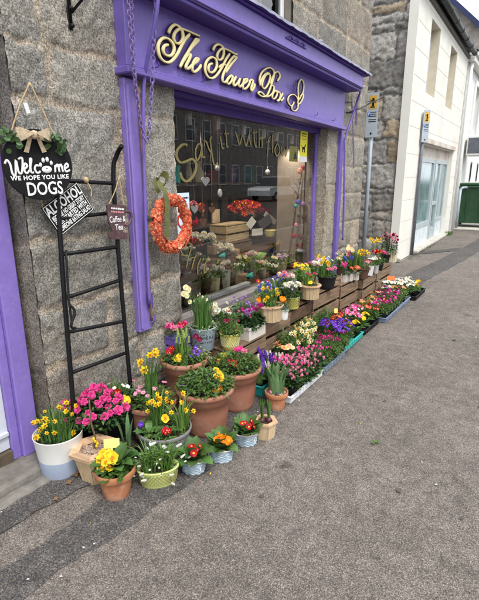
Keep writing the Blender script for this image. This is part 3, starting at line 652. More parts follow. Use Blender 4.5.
mb = MB(); mb.box((-2.04, 1.60, 2.20), (-2.03, 1.625, 2.50), bev=.002); mb.tube([(-2.03, 1.612, 2.23), (-2.03, 1.612, 2.60)], .009)
mb.tube([(-2.02, 1.612, 2.27), (-1.90, 1.70, 2.42), (-1.72, 1.80, 2.6)], .007); mb.ball((-2.02, 1.612, 2.215), .012); mb.ball((-2.02, 1.612, 2.29), .012)
tag(mb.build('bracket', BLACKM), 'black iron hanging bracket bolted high on the granite, left of the fascia', 'bracket')
# ---- door, frame, step
door = thing('shop_door', 'pale grey door in a chipped purple frame at the far left', 'door', (0, 0, 0))
mb = MB(); mb.box((-2.20, 1.135, .05), (-2.13, 1.232, 2.09), bev=.006); mb.box((-2.20, 1.09, .05), (-2.155, 1.135, 2.06), bev=.004); mb.box((-2.20, .22, 2.02), (-2.13, 1.135, 2.09), bev=.005); mb.box((-2.20, .12, .05), (-2.12, .22, 2.09), bev=.006)
mb.build('door_frame', PURPLE_OLD, door)
mb = MB(); mb.box((-2.21, .23, .12), (-2.175, 1.088, 2.02)); mb.box((-2.175, .35, .95), (-2.165, .98, 1.9), bev=.004); mb.box((-2.175, .35, .25), (-2.165, .98, .85), bev=.004); mb.box((-2.175, .24, .20), (-2.155, 1.085, .225), bev=.004)
mb.build('door_leaf', mat('pale_door_paint', (.55, .58, .63), rough=.5, var=.05, dirt=(.35, .35, .36, .4)), door)
mb = MB(); mb.box((-2.21, .23, .05), (-2.15, 1.085, .112)); mb.build('threshold', mat('threshold_wood', (.12, .09, .06), rough=.9, var=.4, bump=.5), door)
mb = MB(); mb.tube([(-2.17, .34, 1.0), (-2.12, .34, 1.0)], .01); mb.ball((-2.115, .34, 1.0), .025); mb.build('handle', GALV, door)
def rough_slab(name, x0, x1, y0, y1, z0, z1, m, seed=0, amp=.01, res=.03):
    mb = MB(); rn = random.Random(seed); nx = int((x1-x0)/res)+1; ny = int((y1-y0)/res)+1; g = {}
    import mathutils
    vs = []
    for j in range(ny+1):
        for i in range(nx+1):
            x = x0+(x1-x0)*i/nx; y = y0+(y1-y0)*j/ny; edge = min(i, nx-i, j, ny-j)
            z = z1+mathutils.noise.noise((x*9, y*9, seed))*amp - (.012 if edge == 0 else 0)
            if i == nx: x += mathutils.noise.noise((y*12, seed, 1))*.015
            vs.append((x, y, z))
    fs = [(j*(nx+1)+i, j*(nx+1)+i+1, (j+1)*(nx+1)+i+1, (j+1)*(nx+1)+i) for j in range(ny) for i in range(nx)]
    b = len(vs); ring = [(i, 0) for i in range(nx+1)]+[(nx, j) for j in range(1, ny+1)]+[(i, ny) for i in range(nx-1, -1, -1)]+[(0, j) for j in range(ny-1, 0, -1)]
    for (i, j) in ring: p = vs[j*(nx+1)+i]; vs.append((p[0]+(.01 if i == nx else 0), p[1]+(.008 if j == ny else 0), z0))
    for k, (i, j) in enumerate(ring):
        i2, j2 = ring[(k+1) % len(ring)]; fs.append((j*(nx+1)+i, b+k, b+(k+1) % len(ring), j2*(nx+1)+i2))
    mb.add(vs, fs, sm=False); return mb.build(name, m)
tag(rough_slab('door_step', -2.20, -1.985, -.15, 1.36, -.01, .05, SILL, 3), kind='structure')
tag(rough_slab('door_step', -1.985, -1.90, -.15, 1.25, -.01, .022, SILL, 6, amp=.014), kind='structure')
# ---- display window
GX = -2.17
win = thing('display_window', 'large purple framed shop window with gold writing arched across the glass', 'window', (0, 0, 0))
mb = MB(); mb.box((GX-.03, 4.835, .50), (GX+.018, 4.878, 1.964), bev=.004); mb.box((GX-.03, 2.28, .50), (GX+.018, 2.345, 1.964), bev=.004)
mb.build('frame', PURPLE, win)
mb = MB(); mb.box((GX-.03, 2.28, 1.965), (GX+.04, 4.878, 2.10), bev=.004); mb.build('head_frame', PURPLE_DK, win)  # darker purple puts the soffit's shade into the colour
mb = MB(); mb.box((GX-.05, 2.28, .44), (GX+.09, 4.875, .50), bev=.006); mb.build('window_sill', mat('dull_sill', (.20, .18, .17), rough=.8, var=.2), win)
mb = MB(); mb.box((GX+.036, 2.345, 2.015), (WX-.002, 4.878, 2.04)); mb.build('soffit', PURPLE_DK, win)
mb = MB(); mb.add([(GX, 2.345, .50), (GX, 4.836, .50), (GX, 4.836, 1.965), (GX, 2.345, 1.965)], [(0, 1, 2, 3)]); mb.build('pane', GLASS, win)
script_word('lettering', [
  [(132,108),(118,98),(92,106),(64,140),(60,185),(85,222),(125,215),(165,200),(190,225),(192,268),(172,318),(130,352),(98,332),(84,292)]], win, GOLDLEAF, GX+.004, 168, 130, 6.843, .0145, fl=.03)
script_word('lettering', [
  [(232,95),(205,100),(188,150),(198,208),(220,175),(236,98)], [(232,90),(232,150),(240,188),(256,182)],
  [(245,72),(262,82),(280,130),(296,160)], [(300,45),(290,70),(298,140),(308,205),(318,240),(342,232)]], win, GOLDLEAF, GX+.004, 168, 130, 6.843, .0095, fl=.03)
script_word('lettering', [[(358,40),(366,90),(372,125),(384,122)], [(392,0),(400,60),(403,112),(414,115)], [(384,28),(418,22)]], win, GOLDLEAF, GX+.004, 168, 130, 6.843, .009, fl=.03)
script_word('lettering', [[(2,78),(16,120),(32,168),(52,100),(64,140),(78,176),(98,90),(104,62)], [(98,82),(102,140),(112,178)], [(130,62),(132,140),(142,184),(150,180)], [(118,88),(158,82)], [(165,58),(165,120),(166,188)], [(166,140),(182,118),(186,150),(186,190)]], win, GOLDLEAF, GX+.004, 235, 120, 6.843, .0095, fl=.03)
script_word('lettering', [[(246,112),(230,130),(226,180),(222,232)], [(212,152),(242,148)], [(258,98),(254,160),(258,228)], [(290,160),(272,205),(288,248),(308,205),(290,160)],
  [(318,180),(326,246),(338,200),(346,250),(360,176)]], win, GOLDLEAF, GX+.004, 235, 120, 6.843, .0095, fl=.03)
script_word('lettering', [[(165,122),(140,108),(105,118),(95,150),(112,182),(135,178)], [(158,140),(140,200),(128,262)], [(188,178),(172,220),(160,268)], [(150,200),(190,190)], [(215,200),(196,250),(198,300)], [(262,190),(240,240),(236,290),(255,262)]], win, GOLDLEAF, GX+.004, 165, 225, 5.99, .0065, fl=.03)
# posters
def flat_thing(name, label, cat, loc, w, h, m, rot=0, tilt=0, t=.002, group=None):
    o = thing(name, label, cat, group=group); o.matrix_world = wallmat(loc, rot, tilt)
    mb = MB(); mb.box((-w/2, -h/2, 0), (w/2, h/2, t)); mb.build('sheet', m, o); return o
p0 = P(302.5, 144, x=GX-.01)
yp = flat_thing('poster', 'tall yellow and white dog notice in the top right corner of the glass', 'poster', (GX+.004, p0.y, p0.z), .17, .36, mat('poster_yellow', (.85, .78, .04), rough=.5, var=.03))
mb = MB(); mb.box((-.085, -.18, .0022), (.085, -.125, .003)); mb.build('white_band', TAG, yp)
mb = MB(); mb.box((-.05, .045, .0022), (.05, .049, .003)); mb.build('rule_line', CHARB, yp)
mb = MB()   # little dog
mb.tube([(-.035, -.045, .003), (.02, -.04, .003)], .014, flat=((0, 0, 1), .1)); mb.tube([(.02, -.04, .003), (.03, -.01, .003), (.045, -.012, .003)], .010, flat=((0, 0, 1), .1))
for x in (-.035, -.022, .012, .024): mb.tube([(x, -.045, .003), (x, -.085, .003)], .005, flat=((0, 0, 1), .15))
mb.tube([(-.038, -.04, .003), (-.055, -.015, .003)], .004, flat=((0, 0, 1), .15)); mb.build('dog_picture', CHARB, yp)
p0 = P(293.5, 154, x=GX-.03)
yp2 = flat_thing('poster', 'smaller dull yellow notice with a dark dog, left of the tall one', 'poster', (GX-.03, p0.y, p0.z), .19, .15, mat('poster_dull_yellow', (.50, .47, .05), rough=.5, var=.05))
mb = MB(); mb.add([(-.01, -.05, .003), (.07, -.05, .003), (.055, .0, .003), (.03, .03, .003), (.015, .0, .003)], [(0, 1, 2, 3, 4)]); mb.build('dog_picture', CHARB, yp2)
p0 = P(181, 214, x=GX-.01)
bp_ = flat_thing('poster', 'white and pale blue no parking notice low in the left corner of the glass', 'poster', (GX+.004, p0.y, p0.z), .16, .30, mat('poster_pale_blue', (.62, .74, .84), rough=.5, var=.03))
mb = MB(); mb.tube([(math.cos(a)*.055, -.045+math.sin(a)*.055, .003) for a in [i*math.pi/12 for i in range(25)]], .009, flat=((0, 0, 1), .12), mi=0); mb.tube([(-.035, -.01, .0035), (.035, -.08, .0035)], .008, flat=((0, 0, 1), .12)); mb.build('no_parking_symbol', mat('sign_red', (.55, .02, .02)), bp_)
# ---- room behind the glass
mb = MB(); mb.box((-6, -.05, .02), (-2.32, 5.85, .05)); mb.build('floor', mat('shop_floor', (.10, .07, .05), rough=.6, var=.3), shop)
mb = MB(); mb.box((-5.2, -.05, .05), (-5.1, 5.85, 2.6)); mb.box((-5.1, 5.75, .05), (-2.31, 5.85, 2.6)); mb.box((-5.1, .6, .05), (-2.4, .7, 2.6)); mb.build('inner_wall', mat('shop_inner_wall', (.26, .21, .17), rough=.9, var=.25), shop)
mb = MB(); mb.box((-5.1, .7, 2.45), (-2.31, 5.75, 2.5)); mb.build('ceiling', mat('shop_ceiling', (.34, .31, .27), rough=.9, var=.1), shop)
mb = MB(); mb.box((-2.95, 2.2, .05), (-2.23, 4.9, .44), bev=.005); mb.build('window_display_bench', CRATED, shop)
mb = MB(); mb.box((-2.66, 4.885, .05), (-2.31, 4.93, 2.45)); mb.build('partition', mat('pale_partition', (.24, .205, .165), rough=.9, var=.12), shop)
mb = MB()
for y in np.arange(1.5, 5.6, .22): mb.box((-3.42, y, .05), (-3.40, y+.12, 2.3), bev=.003)
mb.box((-3.40, 1.5, 1.42), (-3.12, 5.6, 1.45), bev=.004); mb.box((-3.40, 1.5, .95), (-3.12, 5.6, .98), bev=.004); mb.box((-3.40, 1.5, 1.90), (-3.12, 5.6, 1.93))
tag(mb.build('shelf_unit', wood('shelf_wood', (.07, .045, .03), (.025, .016, .01), grain=5, axis='Y')), 'dark wooden slatted shelf unit standing deep inside the shop', 'shelves')
def crate(name, label, cat, loc, w, d, h, rz=0, m=None, slats=3, group=None):
    """slatted wooden crate on its side: w along local y, d along x, h up"""
    m = m or CRATEW; o = thing(name, label, cat, loc, rz, group); g = h/slats
    for side, xx in (('front', d/2-.010), ('back', -d/2)):
        for k in range(slats):
            mb = MB(); mb.box((xx, -w/2, k*g+.004), (xx+.010, w/2, k*g+g*.82), bev=.0015); mb.build('slat', m, o)
    for s in (-1, 1):
        mb = MB()
        for k in range(slats): mb.box((-d/2+.011, s*(w/2-.012)-.006, k*g+.004), (d/2-.011, s*(w/2-.012)+.006, k*g+g*.82), bev=.0015)
        mb.box((-d/2+.012, s*(w/2-.030)-.010, .003), (-d/2+.030, s*(w/2-.030)+.010, h-.006)); mb.box((d/2-.030, s*(w/2-.030)-.010, .003), (d/2-.012, s*(w/2-.030)+.010, h-.006))
        mb.build('end_panel', m, o)
    mb = MB()
    for k in range(4): mb.box((-d/2+k*d/4+.003, -w/2+.001, h-.008), (-d/2+(k+1)*d/4-.004, w/2-.001, h+.004), bev=.0015)
    mb.build('top_boards', m, o)
    return o
# ================================================================== BLOOMS
BL = {}
def bloom(key):
    if key in BL: return BL[key]
    kind, c = key; mb = MB(); rn = random.Random(hash(kind) % 99 if False else len(BL)*7+1)
    pal = {'yel': [P_YEL, P_YEL2], 'yel2': [P_YEL, P_ORG], 'org': [P_ORG, P_YEL2], 'pink': [P_PINK, P_MAG], 'pale': [P_PINK2, P_PINK], 'mag': [P_MAG, P_PINK], 'red': [P_RED, P_YEL],
           'white': [P_WHITE, P_YEL], 'cream': [P_CREAM, P_YEL], 'purp': [P_PURP, P_LILAC], 'blue': [P_BLUE, P_WHITE], 'lilac': [P_LILAC, P_WHITE], 'maroon': [P_DKRED, P_MAG], 'hgreen': [P_HGREEN, P_CREAM],
           'peach': [P_PEACH, P_ORG], 'magwhite': [P_MAG, P_WHITE], 'coral': [P_CORAL, P_PEACH], 'violared': [P_DKRED, P_YEL], 'pinkwhite': [P_PINK, P_WHITE], 'daffw': [P_WHITE, P_ORG]}[c]
    if kind == 'daff':
        for k in range(6): mb.petal(k*math.pi/3+.1, .021, .014, .002 if k % 2 else -.002, 0, r0=.003, cup=.06)
        mb.lathe([(.003, -.002), (.0055, .004), (.007, .012), (.0095, .016), (.0088, .0155), (.0045, .004)], 9, 1)
    elif kind == 'prim':
        for k in range(5): mb.petal(k*math.pi*.4, .018, .021, rn.uniform(.001, .005), 0, r0=.001, cup=.05, wid=(.3, .9, 1.05, .6))
        mb.lathe([(.0001, .0045), (.0045, .004), (.006, .0022)], 8, 1)
    elif kind == 'cluster':   # primrose head: several ruffled flowers pressed together
        for q in range(6):
            M = Matrix.Translation((.016*math.cos(q*1.05)*(q > 0), .016*math.sin(q*1.05)*(q > 0), .004*(q == 0))) @ Euler((rn.uniform(-.5, .5), rn.uniform(-.5, .5), rn.random()*6)).to_matrix().to_4x4()
            for k in range(5): mb.petal(k*math.pi*.4, .014, .017, rn.uniform(.001, .006), 0, r0=.001, cup=.1, wid=(.3, .9, 1.05, .6), M=M)
            mb.lathe([(.0001, .0045), (.003, .004), (.004, .0022)], 6, 1, M)
    elif kind == 'pansy':
        for k, (a, L, w, mi) in enumerate([(1.57-.5, .020, .026, 0), (1.57+.5, .020, .026, 0), (.1, .018, .022, 0), (3.04, .018, .022, 0), (-1.57, .020, .030, 0)]):
            mb.petal(a, L, w, .006-.002*k, mi, r0=.0, cup=.04, wid=(.3, .9, 1.05, .8), curl=-.003); mb.petal(a+.2, L*.38, w*.35, .0045, 1, z0=.003, r0=.001, wid=(.5, 1, .6, .2))
        mb.lathe([(.0001, .005), (.004, .004), (.0055, .0028)], 7, 1)
    elif kind == 'azalea':
        for q in range(3):
            for k in range(6): mb.petal(k*math.pi/3+q*.6+rn.uniform(-.1, .1), .026-.006*q, .021, .004+.008*q+rn.uniform(0, .004), 0 if rn.random() < .85 else 1, r0=.002, cup=rn.uniform(-.05, .25), wid=(.4, .95, 1.05, .5))
    elif kind == 'cycl':
        for k in range(5): mb.petal(k*math.pi*.4+rn.uniform(-.2, .2), .009, .015, .027, 0, r0=.003, cup=.0, curl=.004, wid=(.4, .9, 1, .35))
        mb.lathe([(.004, -.004), (.005, 0), (.003, .003)], 6, 1)
    elif kind == 'daisy':
        for k in range(14): mb.petal(k*math.pi/7, .014, .006, rn.uniform(0, .003), 0, r0=.003, cup=.05)
        mb.lathe([(.0001, .004), (.004, .003), (.005, .001)], 7, 1)
    elif kind == 'small':
        for k in range(5): mb.petal(k*math.pi*.4, .010, .011, .002, 0, r0=.001, cup=.06, wid=(.4, 1, 1, .4))
        mb.lathe([(.0001, .003), (.0025, .002)], 5, 1)
    elif kind == 'hyac':
        for lv in range(7):
            for k in range(6 if lv < 6 else 3):
                a = k*1.047+lv*.5; z = -.03+lv*.012; r = .013*(1-abs(lv-2.5)/6)
                M = Matrix.Translation((r*math.cos(a), r*math.sin(a), z)) @ Vector((math.cos(a), math.sin(a), .35)).to_track_quat('Z', 'Y').to_matrix().to_4x4()
                for j in range(6): mb.petal(j*1.047, .009, .005, .001, 0 if rn.random() < .9 else 1, r0=.001, cup=.1, M=M)
    elif kind == 'bud':
        for lv in range(6):
            for k in range(5):
                a = k*1.257+lv*.6; z = -.024+lv*.010; r = .0085*(1-lv*.13)
                mb.ball((r*math.cos(a), r*math.sin(a), z), .0048, 0, 5, 3, 1.5)
    elif kind == 'grape':
        for lv in range(6):
            for k in range(5):
                a = k*1.257+lv*.6; z = -.018+lv*.0065; r = .0065*(1-abs(lv-1.5)*.16)
                mb.ball((r*math.cos(a), r*math.sin(a), z), .0036, 0, 5, 3, 1.1)
    elif kind == 'snow':       # closed white bell
        mb.lathe([(.0008, .012), (.0055, .007), (.0065, 0), (.005, -.009), (.001, -.013)], 7, 0)
    BL[key] = mb.mesh('flower', pal); return BL[key]
BMB = {}
def bloom_mb(key):
    """mesh data of a bloom as MB for merging"""
    if key in BMB: return BMB[key]
    me = bloom(key); mb = MB(); mb.v = [tuple(v.co) for v in me.vertices]; mb.f = [tuple(p.vertices) for p in me.polygons]; mb.m = [p.material_index for p in me.polygons]; mb.sm = [True]*len(mb.f)
    BMB[key] = mb; return mb
class Plant:
    """collects leaves, stems and blooms for one potted plant"""
    def __init__(s, seed): s.leaf = {}; s.stem = MB(); s.bl = []; s.rn = random.Random(seed)
    def L(s, m): 
        if m.name not in s.leaf: s.leaf[m.name] = (MB(), m)
        return s.leaf[m.name][0]
    def straps(s, m, n, r, h, w=.009, lean=(.1, .8), z=0, c=(0, 0), drop=.3):
        for i in range(n):
            a = s.rn.random()*6.283; rr = r*math.sqrt(s.rn.random()); 
            s.L(m).strap((c[0]+rr*math.cos(a), c[1]+rr*math.sin(a), z), a+s.rn.uniform(-.6, .6), h*s.rn.uniform(.6, 1.1), w*s.rn.uniform(.8, 1.2), s.rn.uniform(*lean), fold=.3, drop=s.rn.random()*drop, twist=s.rn.uniform(-.6, .6))
    def rosette(s, m, n, L, w, z=0, c=(0, 0), el=(.2, 1.1)):
        for i in range(n):
            a = i*2.4+s.rn.uniform(-.3, .3); e = s.rn.uniform(*el); s.L(m).broad((c[0]+.012*math.cos(a), c[1]+.012*math.sin(a), z), a, L*s.rn.uniform(.75, 1.15), w*s.rn.uniform(.8, 1.15), e, cup=s.rn.uniform(.05, .3), droop=s.rn.uniform(.2, .9))
    def bush(s, m, n, r, h, L=.022, w=.012, z=0, c=(0, 0), dome=True):
        n = int(n*1.4); r = r*1.08
        for i in range(n):
            a = s.rn.random()*6.283; rr = r*math.sqrt(s.rn.random()); top = h*(math.sqrt(max(.05, 1-(rr/r)**2*.85)) if dome else 1)
            zz = z+top*(s.rn.random()**.55); s.L(m).broad((c[0]+rr*math.cos(a), c[1]+rr*math.sin(a), zz), a+s.rn.uniform(-1.2, 1.2), L*s.rn.uniform(.7, 1.3), w*s.rn.uniform(.7, 1.2), s.rn.uniform(-.3, 1.1), n=2 if L < .033 else 6, cup=.15)
    def flower(s, key, p, d=(0, 0, 1), sc_=1, root=None, stem=True):
        sc_ *= .88*s.rn.uniform(.75, 1.12); d = Vector(d)+Vector((s.rn.uniform(-.3, .3), s.rn.uniform(-.3, .3), s.rn.uniform(-.35, .15)))
        s.bl.append((key, Vector(p), Vector(d).normalized(), sc_, s.rn.random()*6.28))
        if stem:
            r = Vector(root) if root is not None else Vector((p[0]*.5, p[1]*.5, 0)); q = Vector(p)-Vector(d).normalized()*.004; m = (r+q)/2; m.z = r.z+(q.z-r.z)*.6; m.x = r.x+(q.x-r.x)*.35; m.y = r.y+(q.y-r.y)*.35
            s.stem.tube(spline([r, m, q], 3), .0014, n=4, cap=False)
    def scatter(s, key, n, r, z, zj=.01, sc_=1, tilt=.6, face=None, c=(0, 0), stem=True, dome=0):
        keys = key if isinstance(key, list) else [key]
        n = max(n, int(n*1.25))
        for i in range(n):
            a = s.rn.random()*6.283; rr = r*math.sqrt((i+.5)/n) ; zz = z+s.rn.uniform(-zj, zj)-dome*(rr/r)**2
            d = Vector((math.cos(a)*tilt, math.sin(a)*tilt, 1))
            if face is not None: d = d*.45+Vector(face)
            s.flower(s.rn.choice(keys), (c[0]+rr*math.cos(a), c[1]+rr*math.sin(a), zz), d, sc_*s.rn.uniform(.85, 1.15), root=(c[0]+rr*.5*math.cos(a), c[1]+rr*.5*math.sin(a), 0), stem=stem)
    def put(s, parent, z, combine=False, rz=0):
        for nm, (mb, m) in s.leaf.items(): mb.build('leaves', m, parent, loc=(0, 0, z))
        if s.stem.f: s.stem.build('stems', L_STRAP, parent, loc=(0, 0, z))
        if combine and s.bl:
            groups = {}
            for key, p, d, sc_, a in s.bl:
                M = Matrix.Translation(p) @ d.to_track_quat('Z', 'Y').to_matrix().to_4x4() @ Matrix.Rotation(a, 4, 'Z') @ Matrix.Scale(sc_, 4)
                groups.setdefault(key, MB()).merge(bloom_mb(key), M)
            for key, mb in groups.items(): mb.build('flowers', list(bloom(key).materials), parent, loc=(0, 0, z))
        else:
            for key, p, d, sc_, a in s.bl:
                o = link('flower', bloom(key), parent); q = d.to_track_quat('Z', 'Y') @ Euler((0, 0, a)).to_quaternion()
                o.location = (p.x, p.y, p.z+z); o.rotation_mode = 'QUATERNION'; o.rotation_quaternion = q; o.scale = (sc_,)*3
CAMD = Vector((.75, -.55, .35))
# ================================================================== POTS
def soil(parent, r, z, sx=1, sy=1, m=None, seed=0, n=24, chips=0):
    mb = MB(); rn = random.Random(seed); rings = 4; vs = [(0, 0, z+.006)]
    for i in range(1, rings+1):
        for k in range(n): a = 2*math.pi*k/n; rr = r*i/rings; vs.append((rr*math.cos(a)*sx, rr*math.sin(a)*sy, z+(rn.uniform(-.003, .005) if i < rings else -.002)))
    fs = [(0, 1+k, 1+(k+1) % n) for k in range(n)]
    for i in range(rings-1):
        for k in range(n): fs.append((1+i*n+k, 1+(i+1)*n+k, 1+(i+1)*n+(k+1) % n, 1+i*n+(k+1) % n))
    mb.add(vs, fs, 0, True)
    for k in range(chips):
        a = rn.random()*6.28; rr = r*.95*math.sqrt(rn.random()); s = rn.uniform(.004, .008)
        mb.ball((rr*math.cos(a)*sx, rr*math.sin(a)*sy, z+.005), s, 1, 5, 3, .7)
    return mb.build('soil', [m or SOIL, GRAVEL], parent)
def round_pot(parent, R_, Rb, H, m, rimh=.028, rimt=.008, flat=False, inner=None, band=None, sx=1, sy=1):
    mb = MB(); t = .006
    rr = lambda z: Rb+(R_-rimt-Rb)*z/H
    prof = [(Rb*.96, 0), (Rb, .004)]
    for z in np.linspace(.03, H-rimh, 5): prof.append((rr(z), z))
    body = prof+[(rr(H-rimh*.9)-t, H-rimh*.9)]
    mb.lathe(prof, 40, 0, sx=sx, sy=sy, cap0=True)
    mb.build('pot', m, parent)
    mb = MB(); a = rr(H-rimh)
    mb.lathe([(a-.001, H-rimh-.001), (R_-.003, H-rimh), (R_-.001, H-rimh+.004), (R_, H-.005), (R_-.003, H), (R_-rimt, H), (R_-rimt-.003, H-.006), (R_-rimt-.010, H-.05)], 40, 0, sx=sx, sy=sy)
    mb.build('rim', m, parent)
    return R_-rimt-.006
def hex_planter(parent, R_, Rb, H, over=.018, slab=.016, ch=.45):
    for k in range(6):
        a0, a1 = k*math.pi/3, (k+1)*math.pi/3; mb = MB()
        def q(r, a, z): return (r*math.cos(a), r*math.sin(a), z)
        t = .010; g = .0015
        vs = []
        for (r, z) in ((Rb, 0), (R_, H-slab)):
            for (rr, aa) in ((r, a0+.012), (r, a1-.012), (r-t, a1-.012), (r-t, a0+.012)): vs.append(q(rr, aa, z))
        mb.add(vs, [(3, 2, 1, 0), (4, 5, 6, 7), (0, 1, 5, 4), (1, 2, 6, 5), (2, 3, 7, 6), (3, 0, 4, 7)]); mb.build('side_panel', PINE, parent)
    mb = MB(); ro, ri = R_+over, R_*(.72)
    for k in range(6):
        a0, a1 = k*math.pi/3+.004, (k+1)*math.pi/3-.004; vs = []
        for z in (H-slab+.001, H):
            for (r, a) in ((ro, a0), (ro, a1), (ri, a1), (ri, a0)): vs.append((r*math.cos(a), r*math.sin(a), z))
        mb.add(vs, [(3, 2, 1, 0), (4, 5, 6, 7), (0, 1, 5, 4), (1, 2, 6, 5), (2, 3, 7, 6), (3, 0, 4, 7)])
    mb.build('rim', PINEH, parent)
def stave_planter(parent, R_, H, over=.014):
    n = 16; mb = MB()
    for k in range(n):
        a0, a1 = 2*math.pi*k/n, 2*math.pi*(k+1)/n; vs = []
        for z in (0, H-.012):
            for (r, a) in ((R_*(.94 if z == 0 else 1), a0+.015), (R_*(.94 if z == 0 else 1), a1-.015), (R_-.012, a1-.015), (R_-.012, a0+.015)): vs.append((r*math.cos(a), r*math.sin(a), z))
        mb.add(vs, [(3, 2, 1, 0), (4, 5, 6, 7), (0, 1, 5, 4), (1, 2, 6, 5), (2, 3, 7, 6), (3, 0, 4, 7)])
    mb.build('staves', PINE, parent)
    mb = MB(); mb.lathe([(R_-.02, H-.0115), (R_+over, H-.011), (R_+over, H), (R_-.022, H), (R_-.022, H-.01)], 12, 0, sm=False); mb.build('rim', PINEH, parent)
def lattice(parent, R_, Rb, H, m, m2, sx=1, sy=1, n=14, band=(.2, .8)):
    mb = MB(); rr = lambda z: Rb+(R_-Rb)*z/H
    mb.lathe([(Rb*.95, 0), (Rb, .003), (R_-.002, H)], 36, 0, sx=sx, sy=sy, cap0=True); mb.lathe([(R_+.003, H-.006), (R_+.004, H), (R_-.004, H+.001), (R_-.008, H-.03)], 36, 0, sx=sx, sy=sy)
    mb.build('pot', m, parent)
    mb = MB(); z0, z1 = H*band[0], H*band[1]
    for k in range(n*2):
        for s in (-1, 1):
            pts = []
            for j in range(5):
                t = j/4; z = z0+(z1-z0)*t; a = 2*math.pi*k/(n*2)+s*t*(2.6*math.pi/n); r = rr(z)+.0012; pts.append((r*math.cos(a)*sx, r*math.sin(a)*sy, z))
            mb.tube(pts, .0016, n=4, cap=False)
    mb.build('lattice', m2, parent)
def wicker(parent, R_, Rb, H, sx=1.25, sy=1):
    mb = MB(); rn = 9; n = 44; vs = []
    for i in range(rn*2+1):
        z = H*i/(rn*2); r = Rb+(R_-Rb)*z/H
        for k in range(n):
            a = 2*math.pi*k/n; w = .0025*math.cos(a*n/4)*(1 if (i//2) % 2 else -1); e = .0012 if i % 2 else -.0005
            vs.append(((r+w+e)*math.cos(a)*sx, (r+w+e)*math.sin(a)*sy, z))
    fs = [(i*n+k, i*n+(k+1) % n, (i+1)*n+(k+1) % n, (i+1)*n+k) for i in range(rn*2) for k in range(n)]; fs.append(tuple(range(n))[::-1])
    mb.add(vs, fs, 0, False); mb.build('basket', WICKER, parent)
    mb = MB(); mb.tube([((R_+.001)*math.cos(a)*sx, (R_+.001)*math.sin(a)*sy, H+.002*math.sin(a*9)) for a in [i*2*math.pi/36 for i in range(37)]], .005, n=6, cap=False); mb.build('rim', WICKRIM, parent)
def plant_tag(parent, x, y, z, w=.03, h=.05, m=None, rz=0, tilt=.3, words=None):
    mb = MB(); mb.box((-w/2, -.0006, 0), (w/2, .0006, h)); mb.box((-w*.07, -.0005, -.022), (w*.07, .0005, 0))
    o = mb.build('plant_label', m or TAG, parent, loc=(x, y, z), rot=(tilt, 0, rz))
    if words:
        t = link('lettering', text_mesh(words, w*.26, CHARB), o); t.matrix_local = Matrix.Translation((0, -.0012, h*.55)) @ Matrix.Rotation(math.pi/2, 4, 'X')
    return o
G_POTS = 'pots of spring flowers on the pavement'
def at(u, v, z): p = P(u, v, z=z); return (p.x, p.y, 0)
# 1 white bucket with daffodils
x, y, _ = at(58, 432, .225)
t = thing('flower_bucket', 'white bucket with pale blue lower band and small yellow daffodils beside the door frame', 'flower pot', (x, y, 0), .2)
mb = MB(); mb.lathe([(.100, 0), (.101, .002), (.109, .102)], 48, 1, cap0=True); mb.lathe([(.1092, .102), (.1225, .222), (.1245, .226), (.122, .229), (.118, .222), (.108, .12)], 48, 0); mb.build('bucket', [WHITEPAINT, BLUEPAINT], t)
soil(t, .110, .195)
pl = Plant(1); pl.bush(L_DARK, 110, .070, .06, L=.03); pl.straps(L_STRAP, 150, .095, .15, w=.008, lean=(.05, .7))
for (dx, dy, z) in [(-.04,-.10,.06),(-.07,-.06,.12),(-.02,-.09,.10),(-.01,-.06,.15),(.0,-.08,.12),(-.05,-.02,.16),(.03,-.04,.13),(.04,-.06,.08),(.0,.03,.17),(.05,.02,.16),(.03,.05,.19),(.06,.05,.13),(.09,.01,.05),(-.03,-.03,.11),(.02,-.09,.09),(.07,.07,.17),(-.06,-.09,.13),(-.08,-.03,.10)]:
    pl.flower(('daff', 'yel'), (dx, dy, z), (CAMD.x+pl.rn.uniform(-.6, .5), CAMD.y+pl.rn.uniform(-.5, .5), .3), pl.rn.uniform(.62, .85))
pl.scatter(('small', 'purp'), 5, .07, .04, sc_=1); pl.put(t, .185)
# 2 hexagonal wooden planter
x, y, _ = at(94, 446, .18)
t = thing('wooden_planter', 'hexagonal pine planter topped with gravel and a bare stem, next to the white bucket', 'planter', (x, y, 0), .15)
hex_planter(t, .105, .072, .175, over=.022); soil(t, .078, .150, m=GRAVEL, chips=170)
mb = MB(); mb.tube(spline([(-.01, .01, .15), (.0, .015, .22), (-.012, .01, .30), (-.03, .03, .42)], 5), [.006]*5+[.005]*5+[.004]*6, n=6); mb.build('stem', mat('woody_stem', (.13, .08, .05)), t)
mb = MB()
for (a, b, c) in [(0, .012, .20), (.006, .02, .185), (-.006, .01, .215), (.008, .01, .175)]: mb.ball((a, b, c), .008, 0, 6, 4, 1.4)
mb.build('buds', P_YEL, t)
# 3 azalea in black pot
x, y, _ = at(101, 413, .235)
t = thing('potted_azalea', 'hot pink azalea with dark leaves in a black pot behind the wooden planter', 'flower pot', (x, y, 0))
round_pot(t, .110, .085, .235, BLACKP); soil(t, .095, .21)
pl = Plant(2); pl.bush(L_DARK, 560, .145, .15, L=.034, w=.018, z=-.02, c=(-.01, -.02)); pl.bush(L_GREEN, 130, .145, .15, L=.03, w=.016, z=0, c=(-.01, -.03))
for i in range(56):
    a = i*2.4; rr = .16*math.sqrt((i+.5)/56); z = .155-.10*(rr/.16)**2+pl.rn.uniform(-.03, .035)
    pl.flower(('azalea', 'pink'), (rr*math.cos(a)-.01+pl.rn.uniform(-.025, .025), rr*math.sin(a)-.03+pl.rn.uniform(-.025, .025), z), (math.cos(a)*.6+.5+pl.rn.uniform(-.5, .5), math.sin(a)*.6-.4+pl.rn.uniform(-.5, .5), .7), pl.rn.uniform(.6, 1.1), stem=False)
pl.put(t, .215)
